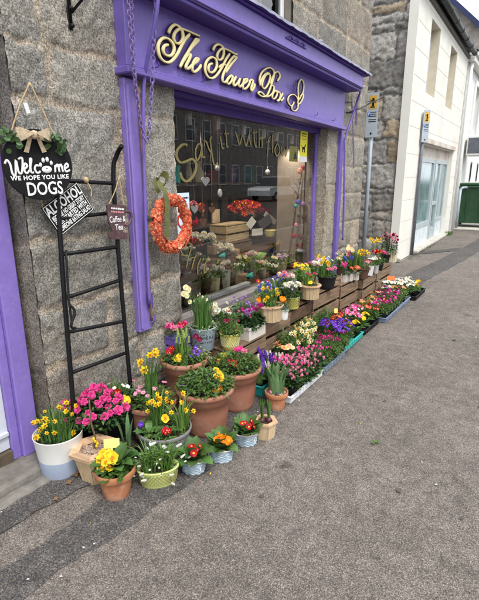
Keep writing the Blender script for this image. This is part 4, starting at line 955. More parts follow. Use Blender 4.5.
# 4 black round planter with primulas
x, y, _ = at(118, 397, .27)
t = thing('flower_pot', 'black plastic planter of red and yellow primroses behind the pink azalea', 'flower pot', (x, y, 0))
round_pot(t, .155, .12, .26, BLACKP, rimh=.03); soil(t, .14, .24)
pl = Plant(3); pl.bush(L_GREEN, 200, .13, .07, L=.035, w=.018, z=-.01); pl.straps(L_STRAP, 26, .05, .11, w=.007, c=(-.06, .04)); pl.rosette(L_PRIM, 9, .08, .04, c=(.06, -.05)); pl.bush(L_GREY, 60, .05, .09, c=(.08, .08))
for (a, b, c) in [(.0, -.05, .05), (-.03, -.075, .04), (.01, -.02, .07)]: pl.flower(('cluster', 'red'), (a, b, c), (.5, -.4, 1), 1.15)
for (a, b, c) in [(.075, -.06, .045), (.095, -.03, .05)]: pl.flower(('cluster', 'yel'), (a, b, c), (.6, -.4, 1), 1.1)
pl.scatter([('small', 'pale'), ('small', 'white')], 9, .11, .10, sc_=1.3); pl.put(t, .24)
# 5 small dark pot with tulip leaves
x, y, _ = at(127, 438, .16)
t = thing('flower_pot', 'small dark pot of grey-green tulip leaves between azalea and grey bowl', 'flower pot', (x, y, 0))
round_pot(t, .062, .045, .13, BLACKP, rimh=.015, rimt=.005); soil(t, .052, .12)
pl = Plant(4)
for i in range(9): pl.L(L_TULIP).strap((.02*math.cos(i*2.1), .02*math.sin(i*2.1), 0), i*2.1, pl.rn.uniform(.12, .19), .024, pl.rn.uniform(.15, .5), fold=.5, twist=.3)
pl.put(t, .12)
# 6 terracotta with orange/yellow primrose, foreground
x, y, _ = at(115, 467, .15)
t = thing('flower_pot', 'small terracotta pot of large yellow primroses at the front, with a yellow label', 'flower pot', (x, y, 0))
round_pot(t, .098, .062, .15, TERRA, rimh=.036, rimt=.009); soil(t, .082, .13)
pl = Plant(5); pl.rosette(L_PRIM, 30, .115, .055, z=.02, el=(.25, 1.0)); pl.rosette(L_GREEN, 18, .085, .045, z=.01, el=(.6, 1.2)); pl.bush(L_GREEN, 60, .075, .05, L=.045, w=.03)
for (a, b, c) in [(-.035, -.045, .07), (.0, -.05, .075), (-.015, -.02, .10), (.025, -.03, .095), (.03, -.055, .065), (.0, -.075, .055), (-.05, -.02, .085)]: pl.flower(('pansy', 'yel2'), (a, b, c), (CAMD.x*.7+pl.rn.uniform(-.3, .3), CAMD.y*.7, .75), 1.5)
pl.put(t, .13); plant_tag(t, -.055, .035, .215, .075, .045, TAGY, rz=.75, tilt=-.45)
# 7 oval lattice planter with white grape hyacinths
x, y, _ = at(158, 466, .095)
t = thing('oval_planter', 'oval pale lime lattice planter with arching white grape hyacinths', 'planter', (x, y, 0), R(48))
lattice(t, .066, .056, .095, LIMEP, mat('dark_lattice', (.28, .27, .09), rough=.6), sx=1.55, sy=.95, n=16); soil(t, .058, .083, sx=1.5, sy=.9)
pl = Plant(6)
for i in range(210):
    a = pl.rn.random()*6.283; cx = pl.rn.uniform(-.075, .075); cy = pl.rn.uniform(-.035, .035); pl.L(L_BRIGHT if i % 3 else L_STRAP).strap((cx, cy, 0), a, pl.rn.uniform(.09, .18), .006, pl.rn.uniform(.3, 1.7), drop=pl.rn.random()*1.1)
for i in range(40):
    a = pl.rn.random()*6.283; cx = pl.rn.uniform(-.07, .07); cy = pl.rn.uniform(-.03, .03); rr = pl.rn.uniform(.03, .14); z = pl.rn.uniform(.03, .15) if rr < .08 else pl.rn.uniform(-.05, .07)
    pl.flower(('grape' if i % 2 else 'snow', 'white'), (cx+rr*math.cos(a), cy+rr*math.sin(a), z), (math.cos(a)*.8, math.sin(a)*.8, .5), pl.rn.uniform(.8, 1.05), root=(cx, cy, 0))
pl.put(t, .083)
# 8-10 wicker baskets
def basket(u, v, z, label, rz, col_, n, seed, big=1, tagpos=(.045, -.04)):
    x, y, _ = at(u, v, z); t = thing('wicker_basket', label, 'basket', (x, y, 0), rz, 'pale blue wicker baskets of primroses')
    wicker(t, .056, .046, .078); soil(t, .05, .066, sx=1.2)
    pl = Plant(seed); pl.rosette(L_PRIM, 20, .105, .062, el=(.15, 1.25)); pl.rosette(L_GREEN, 7, .11, .055, el=(.9, 1.4))
    for i in range(n): a = i*2.4; rr = .012+.028*math.sqrt(i/n); pl.flower((('pansy' if big > 1 else 'prim'), col_), (rr*math.cos(a)+.012, rr*math.sin(a)-.012, .065+pl.rn.uniform(-.006, .012)), (.6*math.cos(a)+.5, .6*math.sin(a)-.5, .9), big*pl.rn.uniform(.9, 1.1))
    pl.put(t, .066); plant_tag(t, tagpos[0], tagpos[1], .055, .026, .032, TAG, rz=.5, tilt=-.5); return t
basket(193, 456, .085, 'pale blue wicker basket of red and white primroses, nearest of three', .45, 'red', 4, 11)
basket(221, 445, .085, 'pale blue wicker basket of ruffled orange primroses, middle of three', .5, 'org', 7, 12, big=1.25, tagpos=(-.065, -.03))
basket(246, 430, .085, 'pale blue wicker basket of crimson yellow-eyed primroses, farthest of three', .6, 'red', 6, 13)
# 11 small wooden planter with hyacinth bulbs
x, y, _ = at(265, 420, .105)
t = thing('wooden_planter', 'small hexagonal pine planter with two sprouting hyacinth bulbs', 'planter', (x, y, 0), .3)
hex_planter(t, .068, .058, .105, over=.010, slab=.010); soil(t, .052, .088)
mb = MB()
for (a, b) in ((-.018, .0), (.02, .015)): mb.ball((a, b, .098), .017, 0, 9, 6, 1.15)
mb.build('bulbs', mat('bulb_skin', (.10, .03, .045), rough=.4, var=.3), t)
pl = Plant(14)
for c in ((-.018, 0), (.02, .015)):
    for i in range(8): pl.L(L_STRAP).strap((c[0]+.004*math.cos(i), c[1]+.004*math.sin(i), .015), i*.8, .125, .013, .22, fold=.5)
pl.put(t, .095)
# 12 terracotta pot with tulip leaves
x, y, _ = at(276.5, 390, .13)
t = thing('flower_pot', 'small terracotta pot of upright tulip leaves beside the white tray', 'flower pot', (x, y, 0))
round_pot(t, .079, .055, .125, TERRA, rimh=.032, rimt=.008); soil(t, .066, .112, m=GRAVEL, chips=90)
pl = Plant(15)
for i in range(34): a = i*2.4; rr = .045*math.sqrt(i/34); pl.L(L_TULIP).strap((rr*math.cos(a), rr*math.sin(a), 0), a, pl.rn.uniform(.12, .20), .034, pl.rn.uniform(.10, .60), fold=.55, twist=.2)
pl.put(t, .112)
mb = MB(); mb.ball((-.02, -.04, .128), .013, 0, 8, 5, 1.2); mb.build('egg', P_PINK2, t); mb = MB(); mb.ball((.03, -.045, .127), .012, 0, 8, 5, 1.2); mb.build('egg', mat('grey_pebble', (.06, .06, .08)), t)
# 13 grey bowl with daffodils
x, y, _ = at(164, 424, .21)
t = thing('flower_pot', 'wide grey plastic pot of little yellow daffodils and a red primrose', 'flower pot', (x, y, 0))
round_pot(t, .150, .115, .20, GREYPOT, rimh=.022, rimt=.007); soil(t, .138, .178)
pl = Plant(16); pl.straps(L_STRAP, 75, .06, .18, w=.008, c=(-.06, .02)); pl.straps(L_BRIGHT, 40, .04, .17, w=.009, c=(.08, .05), lean=(.2, .9)); pl.rosette(L_PRIM, 12, .07, .04, c=(.06, -.05)); pl.bush(L_GREEN, 190, .13, .05); pl.rosette(L_PRIM, 10, .07, .04, c=(-.04, -.08))
for i in range(19):
    c = [(-.06, .02), (-.06, .02), (.085, .055)][i % 3]; a = pl.rn.random()*6.28; rr = pl.rn.uniform(.01, .075)
    pl.flower(('daff', 'yel'), (c[0]+rr*math.cos(a), c[1]+rr*math.sin(a)-.01, pl.rn.uniform(.10, .21)), (CAMD.x+pl.rn.uniform(-.7, .5), CAMD.y+pl.rn.uniform(-.5, .6), .35), pl.rn.uniform(.65, .88), root=(c[0], c[1], 0))
pl.flower(('cluster', 'red'), (.075, -.06, .045), (.4, -.4, 1), 1.1); pl.flower(('pansy', 'yel2'), (.03, -.02, .085), (.5, -.5, .7), 1.2); pl.flower(('small', 'purp'), (-.09, -.08, .04), (.5, -.5, .7), 1.6)
pl.put(t, .178)
# 14 terracotta plastic pot behind grey one: tall daffs + bellis
x, y, _ = at(151, 399, .25)
t = thing('flower_pot', 'terracotta pot of tall daffodils and pale pink daisies against the granite wall', 'flower pot', (x, y, 0))
round_pot(t, .150, .11, .25, TERRAP, rimh=.03, rimt=.010); soil(t, .13, .225)
pl = Plant(17); pl.bush(L_GREEN, 260, .13, .085, L=.026, w=.014); pl.straps(L_STRAP, 42, .04, .25, w=.009, c=(-.05, .05), lean=(.05, .35)); pl.scatter(('small', 'pale'), 8, .11, .085, sc_=1.7, face=(.3, -.3, .6))
for (a, b, c) in [(-.05, .06, .27), (-.03, .09, .29), (-.01, .07, .28), (-.085, .02, .24), (-.08, .0, .235), (-.04, .0, .20)]: pl.flower(('daff', 'yel'), (a, b, c), (CAMD.x, CAMD.y+pl.rn.uniform(-.6, .6), .2), 1.25, root=(-.05, .05, 0))
pl.put(t, .225)
# 15 centre big pot
def bigpot(u, v, z, R_, Rb, label):
    x, y, _ = at(u, v, z); t = thing('flower_pot', label, 'flower pot', (x, y, 0), 0, 'large round terracotta coloured plastic pots')
    mb = MB(); H = z; rr = lambda q: Rb+(R_-.02-Rb)*q/H
    mb.lathe([(Rb*.95, 0), (Rb, .006)]+[(rr(q), q) for q in np.linspace(.03, H-.085, 4)]+[(rr(H-.08)+.004, H-.082), (rr(H-.03)+.004, H-.03)], 56, 0, cap0=True); mb.build('pot', TERRAP, t)
    mb = MB(); a = rr(H-.03)
    mb.lathe([(a, H-.036), (R_-.006, H-.034), (R_, H-.028), (R_+.002, H-.014), (R_-.002, H-.003), (R_-.009, H), (R_-.018, H-.002), (R_-.024, H-.012), (R_-.034, H-.07)], 56, 0); mb.build('rim', TERRAP, t)
    soil(t, R_-.028, H-.03); return t
t = bigpot(205, 385, .29, .178, .125, 'large terracotta coloured pot of leafy yellow and orange violas, front centre')
pl = Plant(18); pl.bush(L_GREEN, 700, .155, .11, L=.028, w=.015); pl.bush(L_GREY, 110, .14, .12, L=.026, w=.014); pl.straps(L_GREEN, 20, .08, .12, w=.006)
for (a, b, c) in [(.06, .03, .09), (.08, .05, .095), (.10, .03, .085), (.05, .07, .10), (.11, -.02, .05), (.02, .09, .10)]: pl.flower(('pansy', 'yel2'), (a, b, c), (.6+pl.rn.uniform(-.3, .3), -.5, .7), 1.1)
pl.flower(('pansy', 'org'), (.12, -.03, .05), (.7, -.5, .6), 1.25); pl.flower(('pansy', 'org'), (.11, -.05, .045), (.7, -.5, .6), 1.1); pl.flower(('pansy', 'purp'), (-.09, -.10, .05), (.4, -.8, .5), 1); pl.put(t, .26)
# 16 right big pot
t = bigpot(235, 365, .29, .178, .125, 'large terracotta coloured pot with pink and red flowers, to the right of the centre one')
pl = Plant(19); pl.bush(L_GREEN, 640, .155, .11, L=.026, w=.014); pl.bush(L_DARK, 120, .14, .08, L=.024)
for (a, b, c) in [(-.03, .06, .11), (.0, .05, .12), (-.01, .08, .12), (.03, .07, .11), (-.05, .08, .10)]: pl.flower(('azalea', 'pale' if a > 0 else 'pink'), (a, b, c), (.4, -.4, .9), .8)
for (a, b, c) in [(.0, -.06, .07), (.03, -.05, .075), (.05, -.07, .06)]: pl.flower(('cluster', 'red'), (a, b, c), (.5, -.5, .9), .95)
for (a, b, c) in [(-.10, -.04, .06), (-.08, .0, .08), (-.11, .02, .07)]: pl.flower(('pansy', 'yel'), (a, b, c), (.5, -.6, .7), 1)
pl.flower(('pansy', 'violared'), (-.09, -.07, .05), (.5, -.6, .7), 1); pl.put(t, .26)
# 17 back pot
t = bigpot(184, 357, .38, .155, .115, 'terracotta coloured pot of pale hyacinths and violet pansies nearest the wall')
pl = Plant(20); pl.bush(L_GREEN, 380, .14, .08, L=.026, w=.015); pl.bush(L_VAR, 40, .05, .10, c=(.10, .06)); pl.straps(L_BRIGHT, 55, .045, .16, w=.013, lean=(.02, .22), drop=0, c=(0, -.01))
for i in range(9): pl.flower(('bud', 'hgreen'), (.045*math.cos(i*2.4)*(i/9)**.5, -.01+.045*math.sin(i*2.4)*(i/9)**.5, pl.rn.uniform(.15, .21)), (0, 0, 1), 1)
for (a, b, c) in [(-.08, -.05, .07), (-.06, -.07, .07), (-.07, -.04, .085)]: pl.flower(('cluster', 'red'), (a, b, c), (.4, -.5, .9), .9)
for (a, b, c) in [(.07, .02, .08), (.09, .0, .075), (.11, .01, .07), (.08, -.02, .06), (.10, .04, .08), (.06, .05, .09)]: pl.flower(('pansy', 'purp'), (a, b, c), (.5, -.5, .7), .75)
for (a, b, c) in [(.01, -.09, .05), (.04, -.09, .05), (.02, -.07, .06)]: pl.flower(('pansy', 'yel'), (a, b, c), (.4, -.5, .9), .95)
for (a, b, c) in [(.03, .09, .15), (.05, .10, .13)]: pl.flower(('pansy', 'maroon'), (a, b, c), (.6, -.6, .3), 1)
pl.put(t, .35)
# ================================================================== CRATES AGAINST THE WALL
CG = 'weathered wooden crates used as plant stands'
crate('wooden_crate', 'crate under the yellow lattice pot and cream trough, beside the grey bucket', 'crate', (-1.78, 2.66, 0), .46, .25, .32, -.03, group=CG)
crate('wooden_crate', 'dark crate under the grey bucket and purple box, nearest of the row', 'crate', (-1.92, 2.29, 0), .26, .20, .318, 0, CRATED, group=CG)
crate('wooden_crate', 'crate under the first round pine planter, second of the row', 'crate', (-1.79, 3.11, 0), .42, .25, .41, -.05, group=CG)
crate('wooden_crate', 'dark stained crate under the lemon oval pot, third of the row', 'crate', (-1.80, 3.56, 0), .42, .26, .40, -.02, CRATED, group=CG)
crate('wooden_crate', 'crate under the black bowl, fourth of the row', 'crate', (-1.78, 4.10, 0), .60, .27, .43, -.04, group=CG)
crate('wooden_crate', 'crate under the little picket pots, fifth of the row', 'crate', (-1.76, 4.68, 0), .50, .28, .40, -.03, group=CG)
crate('wooden_crate', 'crate under the brown bowl, sixth of the row', 'crate', (-1.72, 5.24, 0), .52, .28, .38, .02, group=CG)
crate('wooden_crate', 'crate under the red cyclamen, last of the row', 'crate', (-1.72, 5.86, 0), .66, .28, .36, .0, group=CG)
# grey bucket with tall narcissus
def onc(u, v, z, zb): p = P(u, v, z=z); return (p.x, p.y, zb)
loc = onc(203, 325, .50, .325); t = thing('flower_bucket', 'pale grey-blue metal bucket with dark lettering and tall white narcissi', 'flower pot', loc, -.6)
mb = MB(); mb.lathe([(.070, 0), (.072, .003), (.094, .165), (.096, .168), (.092, .170), (.088, .16)], 40, 0, cap0=True); mb.build('bucket', mat('bucket_grey_blue', (.36, .43, .50), rough=.45, var=.08), t)
soil(t, .085, .145)
for s_, sz_, zz in (('FLOWERS', .030, .105), ('& Garden', .024, .072)):
    n = len(s_)
    for i, ch in enumerate(s_):
        if ch == ' ': continue
        a = (i-(n-1)/2)*sz_*.72/.085 - .25; me = text_mesh(ch, sz_, CHARB, extrude=.0006); r = .0705+.0235*zz/.168+.0015
        o = link('lettering', me, t); o.matrix_local = Matrix.Rotation(a, 4, 'Z') @ Matrix.Translation((r, 0, zz)) @ WALLM
mb = MB()
for s_ in (-1, 1): mb.tube([(.089*math.cos(-.25+s_*.3*k/5), .089*math.sin(-.25+s_*.3*k/5), .125+.012*math.sin(k*.8)) for k in range(6)], .0014, n=4)
mb.build('ornament', CHARB, t)
pl = Plant(21); pl.straps(L_STRAP, 80, .055, .26, w=.010, lean=(.02, .4), drop=.1); pl.bush(L_VAR, 110, .09, .055, L=.022, w=.013); pl.bush(L_GREEN, 60, .09, .05)
for (a, b, c) in [(-.05, -.10, .30), (-.035, -.09, .28), (-.06, -.08, .285), (-.03, -.10, .245), (-.04, -.12, .26), (-.03, -.08, .20)]: pl.flower(('prim', 'cream'), (a, b, c), (.7, -.6, .3), 1.15)
for i in range(7): a = pl.rn.random()*6.28; pl.flower(('snow', 'cream'), (.06*math.cos(a), .06*math.sin(a), pl.rn.uniform(.2, .27)), (0, 0, 1), 1)
pl.put(t, .145)
t = crate('wooden_box', 'small painted purple box of red and pink flowers by the window corner', 'box', (-1.975, 2.225, .325), .13, .12, .12, 0, PURPLE, slats=2)
pl = Plant(22); pl.bush(L_GREEN, 70, .07, .05); pl.scatter([('azalea', 'pink'), ('azalea', 'pale'), ('cluster', 'red')], 12, .08, .07, sc_=.8, face=(.4, -.3, .5)); pl.put(t, .125)
loc = onc(230, 332, .445, .325); t = thing('yellow_pot', 'round yellow lattice pot of dark leafy violas beside the grey bucket', 'flower pot', loc)
lattice(t, .074, .056, .12, YELLP, mat('pale_lattice', (.78, .76, .45), rough=.6), n=13); soil(t, .058, .105)
pl = Plant(23); pl.bush(L_GREEN, 300, .085, .11, L=.020, w=.010, z=-.01); pl.bush(L_DARK, 80, .07, .08); pl.scatter(('pansy', 'maroon'), 6, .07, .095, sc_=.7, face=(.4, -.4, .4)); pl.scatter([('azalea', 'pale'), ('small', 'white')], 6, .06, .14, sc_=.6, c=(-.03, .06)); plant_tag(t, .04, .04, .13, .012, .06, TAGY); pl.put(t, .105)
loc = onc(251.5, 323, .43, .325); t = thing('window_box', 'small cream rectangular trough of purple-pink cyclamen on the crates', 'planter', loc, -.03)
mb = MB(); mb.box((-.055, -.115, 0), (.055, -.105, .10)); mb.box((-.055, .105, 0), (.055, .115, .10)); mb.box((.045, -.105, .0), (.055, .105, .10)); mb.box((-.055, -.105, .0), (-.045, .105, .10)); mb.box((-.045, -.105, .002), (.045, .105, .08), 1); mb.box((.0555, -.115, .085), (.062, .115, .102)); mb.box((-.06, -.1155, .085), (.062, -.121, .102))
mb.build('trough', [mat('cream_trough', (.60, .56, .50), rough=.6, var=.06), SOIL], t)
pl = Plant(24); pl.bush(L_DARK, 190, .055, .09, c=(0, -.05), L=.034, w=.026); pl.bush(L_GREY, 60, .055, .09, c=(0, -.05), L=.03, w=.026); pl.bush(L_DARK, 190, .055, .09, c=(0, .06), L=.034, w=.026)
for i in range(34): pl.flower(('cycl', 'mag' if i % 3 else 'lilac'), (pl.rn.uniform(-.05, .05), pl.rn.uniform(-.11, .11), pl.rn.uniform(.10, .155)), (pl.rn.uniform(-.4, .4), pl.rn.uniform(-.4, .4), 1), 1.0)
pl.put(t, .08)
BROWN_ = mat('brown_plastic', (.10, .055, .035), rough=.6)
def small_plants_pot(fn, u, v, z, zb, name, label, seed, spec, rz=0, H=.1, cat='flower pot', grp=None):
    loc = onc(u, v, z, zb); t = thing(name, label, cat, loc, rz, grp); fn(t); pl = Plant(seed); spec(pl); pl.put(t, H-.015); return t
def sp(pl):
    pl.straps(L_STRAP, 70, .06, .15, w=.008, lean=(.03, .6)); pl.bush(L_GREEN, 90, .09, .05)
    for i in range(12): a = pl.rn.random()*6.28; rr = .08*pl.rn.random()**.5; pl.flower(('daff', 'yel'), (rr*math.cos(a), rr*math.sin(a)-.01, pl.rn.uniform(.06, .17)), (.7, -.6+pl.rn.uniform(-.4, .4), .3), .9)
    for i in range(14): a = pl.rn.random()*6.28; rr = .09*pl.rn.random()**.5; pl.flower(('grape', 'blue'), (rr*math.cos(a)-.02, rr*math.sin(a)+.02, pl.rn.uniform(.12, .18)), (0, 0, 1), 1.1)
    for c in ((-.07, -.05, .05), (-.075, -.03, .055), (.08, .05, .06), (.085, .07, .055)): pl.flower(('pansy', 'org'), c, (.6, -.6, .5), 1.1)
def fn(t): stave_planter(t, .098, .125); soil(t, .08, .108, m=GRAVEL, chips=90)
small_plants_pot(fn, 269.5, 305, .535, .416, 'wooden_planter', 'round pine stave planter of yellow daffodils and blue grape hyacinths', 25, sp, H=.125, cat='planter')
def fn(t): round_pot(t, .04, .03, .085, WHITEPAINT, rimh=.012, rimt=.004); soil(t, .032, .075)
small_plants_pot(fn, 284, 309, .50, .416, 'flower_pot', 'tiny pale pot of grey leaves tucked behind the first pine planter', 26, lambda pl: (pl.bush(L_GREY, 60, .035, .06), pl.scatter(('prim', 'org'), 2, .02, .07)), H=.085)
def fn(t): lattice(t, .058, .05, .105, YELLP, mat('dark_lattice2', (.20, .20, .06)), sx=1, sy=1.3, n=11); soil(t, .05, .09, sy=1.25)
small_plants_pot(fn, 293, 296, .51, .404, 'oval_planter', 'oval lemon lattice pot of white cyclamen between the two pine planters', 27, lambda pl: (pl.bush(L_DARK, 120, .07, .07, L=.03, w=.02), pl.scatter([('azalea', 'white')], 11, .075, .115, sc_=.9, face=(.4, -.3, .4)), pl.scatter(('small', 'lilac'), 5, .08, .1, c=(-.02, -.03))), H=.105, cat='planter')
def fn(t): stave_planter(t, .088, .125, over=.016); soil(t, .07, .108)
def sp(pl):
    pl.straps(L_BRIGHT, 30, .04, .15, w=.011, lean=(.1, .5), c=(-.02, -.02)); pl.bush(L_GREEN, 80, .07, .06); pl.straps(L_VAR, 14, .03, .13, w=.01, lean=(.3, 1))
    for i in range(4): pl.flower(('bud', 'hgreen'), (-.02+.02*math.cos(i*2), -.02+.02*math.sin(i*2), .15), (0, 0, 1), 1)
    pl.scatter([('prim', 'red'), ('azalea', 'pink')], 6, .05, .10, c=(-.02, .06), sc_=.7); pl.scatter(('prim', 'yel'), 3, .04, .05, c=(.03, -.04))
small_plants_pot(fn, 310, 286.5, .54, .434, 'wooden_planter', 'round pine stave planter with striped leaves and hyacinth buds beside the black bowl', 28, sp, H=.125, cat='planter')
def fn(t): round_pot(t, .098, .070, .135, BLACKP, rimh=.018, rimt=.006); soil(t, .085, .12)
def sp(pl):
    pl.straps(L_STRAP, 60, .05, .17, w=.010, lean=(.03, .5), c=(-.02, -.02)); pl.bush(L_GREEN, 130, .085, .07)
    for i in range(13): a = pl.rn.random()*6.28; rr = .06*pl.rn.random()**.5; pl.flower(('daff', 'yel'), (-.03+rr*math.cos(a), -.02+rr*math.sin(a), pl.rn.uniform(.12, .20)), (.7, -.6, .3), .95)
    pl.scatter([('azalea', 'pale')], 7, .07, .08, c=(.03, .01), sc_=.7, face=(.4, -.4, .4)); pl.scatter([('azalea', 'white')], 5, .05, .13, c=(-.07, -.05), sc_=.9, face=(.4, -.4, .4)); pl.scatter(('grape', 'blue'), 7, .04, .13, c=(-.03, .08))
small_plants_pot(fn, 327, 277, .55, .434, 'flower_pot', 'black plastic bowl of yellow daffodils and pink flowers on the crates', 29, sp, H=.135)
def picket(t):
    for s in (-1, 1):
        mb = MB(); n = 3
        for k in range(n):
            yy = -.027+k*.018; mb.box((s*.027-.003, yy, 0), (s*.027+.003, yy+.014, .078)); mb.add([(s*.027-.003, yy, .078), (s*.027-.003, yy+.014, .078), (s*.027-.003, yy+.007, .088), (s*.027+.003, yy, .078), (s*.027+.003, yy+.014, .078), (s*.027+.003, yy+.007, .088)], [(0, 1, 2), (3, 5, 4), (0, 2, 5, 3), (1, 4, 5, 2)])
            xx = -.024+k*.017; mb.box((xx, s*.030-.003, 0), (xx+.013, s*.030+.003, .078))
        mb.build('picket_side', mat('whitewashed_wood', (.55, .51, .46), rough=.8, var=.2), t)
    mb = MB(); mb.box((-.024, -.027, .005), (.024, .027, .07)); mb.build('soil', SOIL, t)
PG = 'whitewashed little picket fence pots'
for (u, v, lab, sd, spec) in [(344.5, 274, 'whitewashed picket pot of upright pink buds, left of three', 31, lambda pl: (pl.bush(L_DARK, 60, .03, .09), pl.scatter([('bud', 'pink'), ('hyac', 'pink')], 4, .02, .12))),
      (350, 273, 'whitewashed picket pot of scarlet primroses, middle of three', 32, lambda pl: (pl.bush(L_DARK, 60, .035, .06), pl.scatter([('prim', 'red'), ('prim', 'coral')], 5, .035, .08, sc_=1.2))),
      (356, 272, 'whitewashed picket pot of orange-red primroses, right of three', 33, lambda pl: (pl.rosette(L_PRIM, 10, .06, .035), pl.scatter([('prim', 'coral'), ('prim', 'org')], 5, .03, .07, sc_=1.3)))]:
    small_plants_pot(picket, u, v, .49, .404, 'picket_pot', lab, sd, spec, H=.08, grp=PG)
BROWN = mat('brown_plastic', (.10, .055, .035), rough=.6)
def fn(t): round_pot(t, .085, .05, .13, BROWN, rimh=.02, rimt=.006); soil(t, .07, .115)
def sp(pl):
    pl.straps(L_STRAP, 70, .06, .22, w=.010, lean=(.03, .5), c=(-.05, -.05)); pl.bush(L_GREEN, 130, .10, .10)
    for i in range(7): a = pl.rn.random()*6.28; rr = .06*pl.rn.random()**.5; pl.flower(('prim', 'peach' if i % 2 else 'cream'), (-.11+rr*math.cos(a), -.08+rr*math.sin(a), pl.rn.uniform(.20, .27)), (.7, -.6, .3), 1.4, root=(-.06, -.05, 0))
    for i in range(9): a = pl.rn.random()*6.28; rr = .07*pl.rn.random()**.5; pl.flower(('daff', 'yel'), (rr*math.cos(a), rr*math.sin(a), pl.rn.uniform(.15, .21)), (.7, -.6, .3), 1.0)
    pl.scatter([('prim', 'red'), ('prim', 'pale')], 7, .07, .09, c=(.02, -.02), sc_=.9, face=(.4, -.4, .4)); pl.scatter(('grape', 'blue'), 12, .07, .13, c=(-.12, -.12), sc_=1.2)
small_plants_pot(fn, 363, 266, .53, .384, 'flower_pot', 'brown bowl overflowing with peach narcissi and daffodils on the sixth crate', 34, sp, H=.13)
def fn(t): round_pot(t, .04, .03, .10, mat('silver_pot', (.5, .5, .5), rough=.4, metal=.3), rimh=.012, rimt=.004); soil(t, .033, .09)
small_plants_pot(fn, 370.5, 266, .48, .384, 'flower_pot', 'slim silver pot with a long white price tag, right of the brown bowl', 35, lambda pl: (pl.bush(L_GREEN, 60, .045, .08), pl.scatter(('small', 'white'), 6, .05, .1, sc_=1.4)), H=.10)
mb = MB(); mb.box((-.03, -.001, -.10), (.03, .001, .02)); o = mb.build('price_tag', TAG); p = P(368.5, 268, z=.47); o.location = (p.x+.05, p.y-.06, .49); o.rotation_euler = (.15, .1, .5); tag(o, 'long white price tag hanging between the brown bowl and silver pot', 'tag')
small_plants_pot(fn, 376, 264, .48, .364, 'flower_pot', 'slim silver pot of white blossoms in front of the red cyclamen', 36, lambda pl: (pl.bush(L_GREEN, 60, .045, .08), pl.scatter(('azalea', 'white'), 5, .05, .1, sc_=.8)), H=.10)
def fn(t): round_pot(t, .07, .05, .10, BLACKP, rimh=.014, rimt=.004); soil(t, .06, .09)
small_plants_pot(fn, 379, 259, .50, .364, 'flower_pot', 'black pot of vivid red cyclamen on the last crate', 37, lambda pl: (pl.bush(L_GREEN, 110, .08, .08, L=.03, w=.02), pl.scatter([('azalea', 'red'), ('azalea', 'pink')], 16, .085, .14, sc_=.9, face=(.4, -.4, .4))), H=.10)
def fn(t): round_pot(t, .08, .06, .11, BLACKP, rimh=.014, rimt=.004); soil(t, .07, .10)
def sp(pl):
    pl.bush(L_GREEN, 110, .12, .14, L=.03, w=.02, c=(-.08, -.06)); pl.bush(L_DARK, 150, .10, .26, L=.035, w=.02, c=(.04, .02))
    pl.scatter([('azalea', 'maroon'), ('azalea', 'pale')], 30, .11, .28, zj=.05, sc_=.75, c=(.04, .02), face=(.3, -.3, .3), dome=.08); pl.scatter(('daff', 'yel'), 11, .08, .20, sc_=1.1, c=(-.12, -.10), zj=.03, face=(.5, -.5, .2))
small_plants_pot(fn, 386, 252, .50, .364, 'flower_pot', 'tall maroon heuchera-like bush with yellow flowers at the back of the last crate', 38, sp, H=.11)
loc = onc(390.5, 257, .42, .0); t = thing('planter_box', 'cream square slatted planter at the far end of the crates, yellow label', 'planter', (loc[0]+.02, loc[1]-.05, .364), .1)
mb = MB()
for s in (-1, 1):
    for k in range(4): mb.box((s*.062-.005, -.07+k*.036, 0), (s*.062+.005, -.04+k*.036, .125), bev=.001); mb.box((-.056+k*.029, s*.068-.005, 0), (-.032+k*.029, s*.068+.005, .125), bev=.001)
mb.box((-.055, -.062, .004), (.055, .062, .11)); mb.box((-.075, -.082, .125), (.075, .082, .135), bev=.002)
mb.build('box', mat('cream_wood', (.60, .54, .36), rough=.7, var=.1), t); plant_tag(t, 0, 0, .15, .02, .05, TAGY)
# back row against the wall behind the crates' front pots
BKL = ['white blossoms', 'grey-green leaves and lilac bells', 'red and white primroses', 'blue grape hyacinths', 'white and pink blossoms', 'yellow violas', 'pink primroses', 'blue and white pansies', 'cream narcissi', 'dark leaves and magenta flowers']
BKK = [[('azalea', 'white')], [('small', 'lilac'), ('cycl', 'lilac')], [('prim', 'red'), ('small', 'white')], [('grape', 'blue')], [('azalea', 'white'), ('azalea', 'pale')], [('pansy', 'yel')], [('prim', 'pale'), ('prim', 'pink')], [('pansy', 'blue'), ('pansy', 'white')], [('daff', 'cream')], [('azalea', 'mag'), ('daisy', 'mag')]]
for k in range(10):
    y_ = (2.62, 2.86, 3.22, 3.42, 3.62, 3.92, 4.18, 4.50, 4.96, 5.30)[k]; zb_ = .33 if y_ < 2.9 else (.42 if y_ < 3.35 else .409 if y_ < 3.8 else .439 if y_ < 4.4 else .409 if y_ < 4.9 else .389)
    t = thing('flower_pot', 'dark pot of %s in the back row below the window' % BKL[k], 'flower pot', (-1.865+.012*(k % 3), y_, zb_)); round_pot(t, .058, .042, .10, BLACKP if k % 2 else BROWN_, rimh=.012, rimt=.004); soil(t, .05, .09)
    pl = Plant(500+k); pl.bush((L_GREEN, L_GREY, L_BRIGHT)[k % 3], 120, .095, .12, L=.034, w=.017); pl.straps(L_STRAP, 24, .05, .17, w=.008, lean=(.05, .8)); pl.scatter(BKK[k], 9, .085, .14, zj=.03, sc_=1.0, face=(.4, -.3, .3)); pl.put(t, .09)
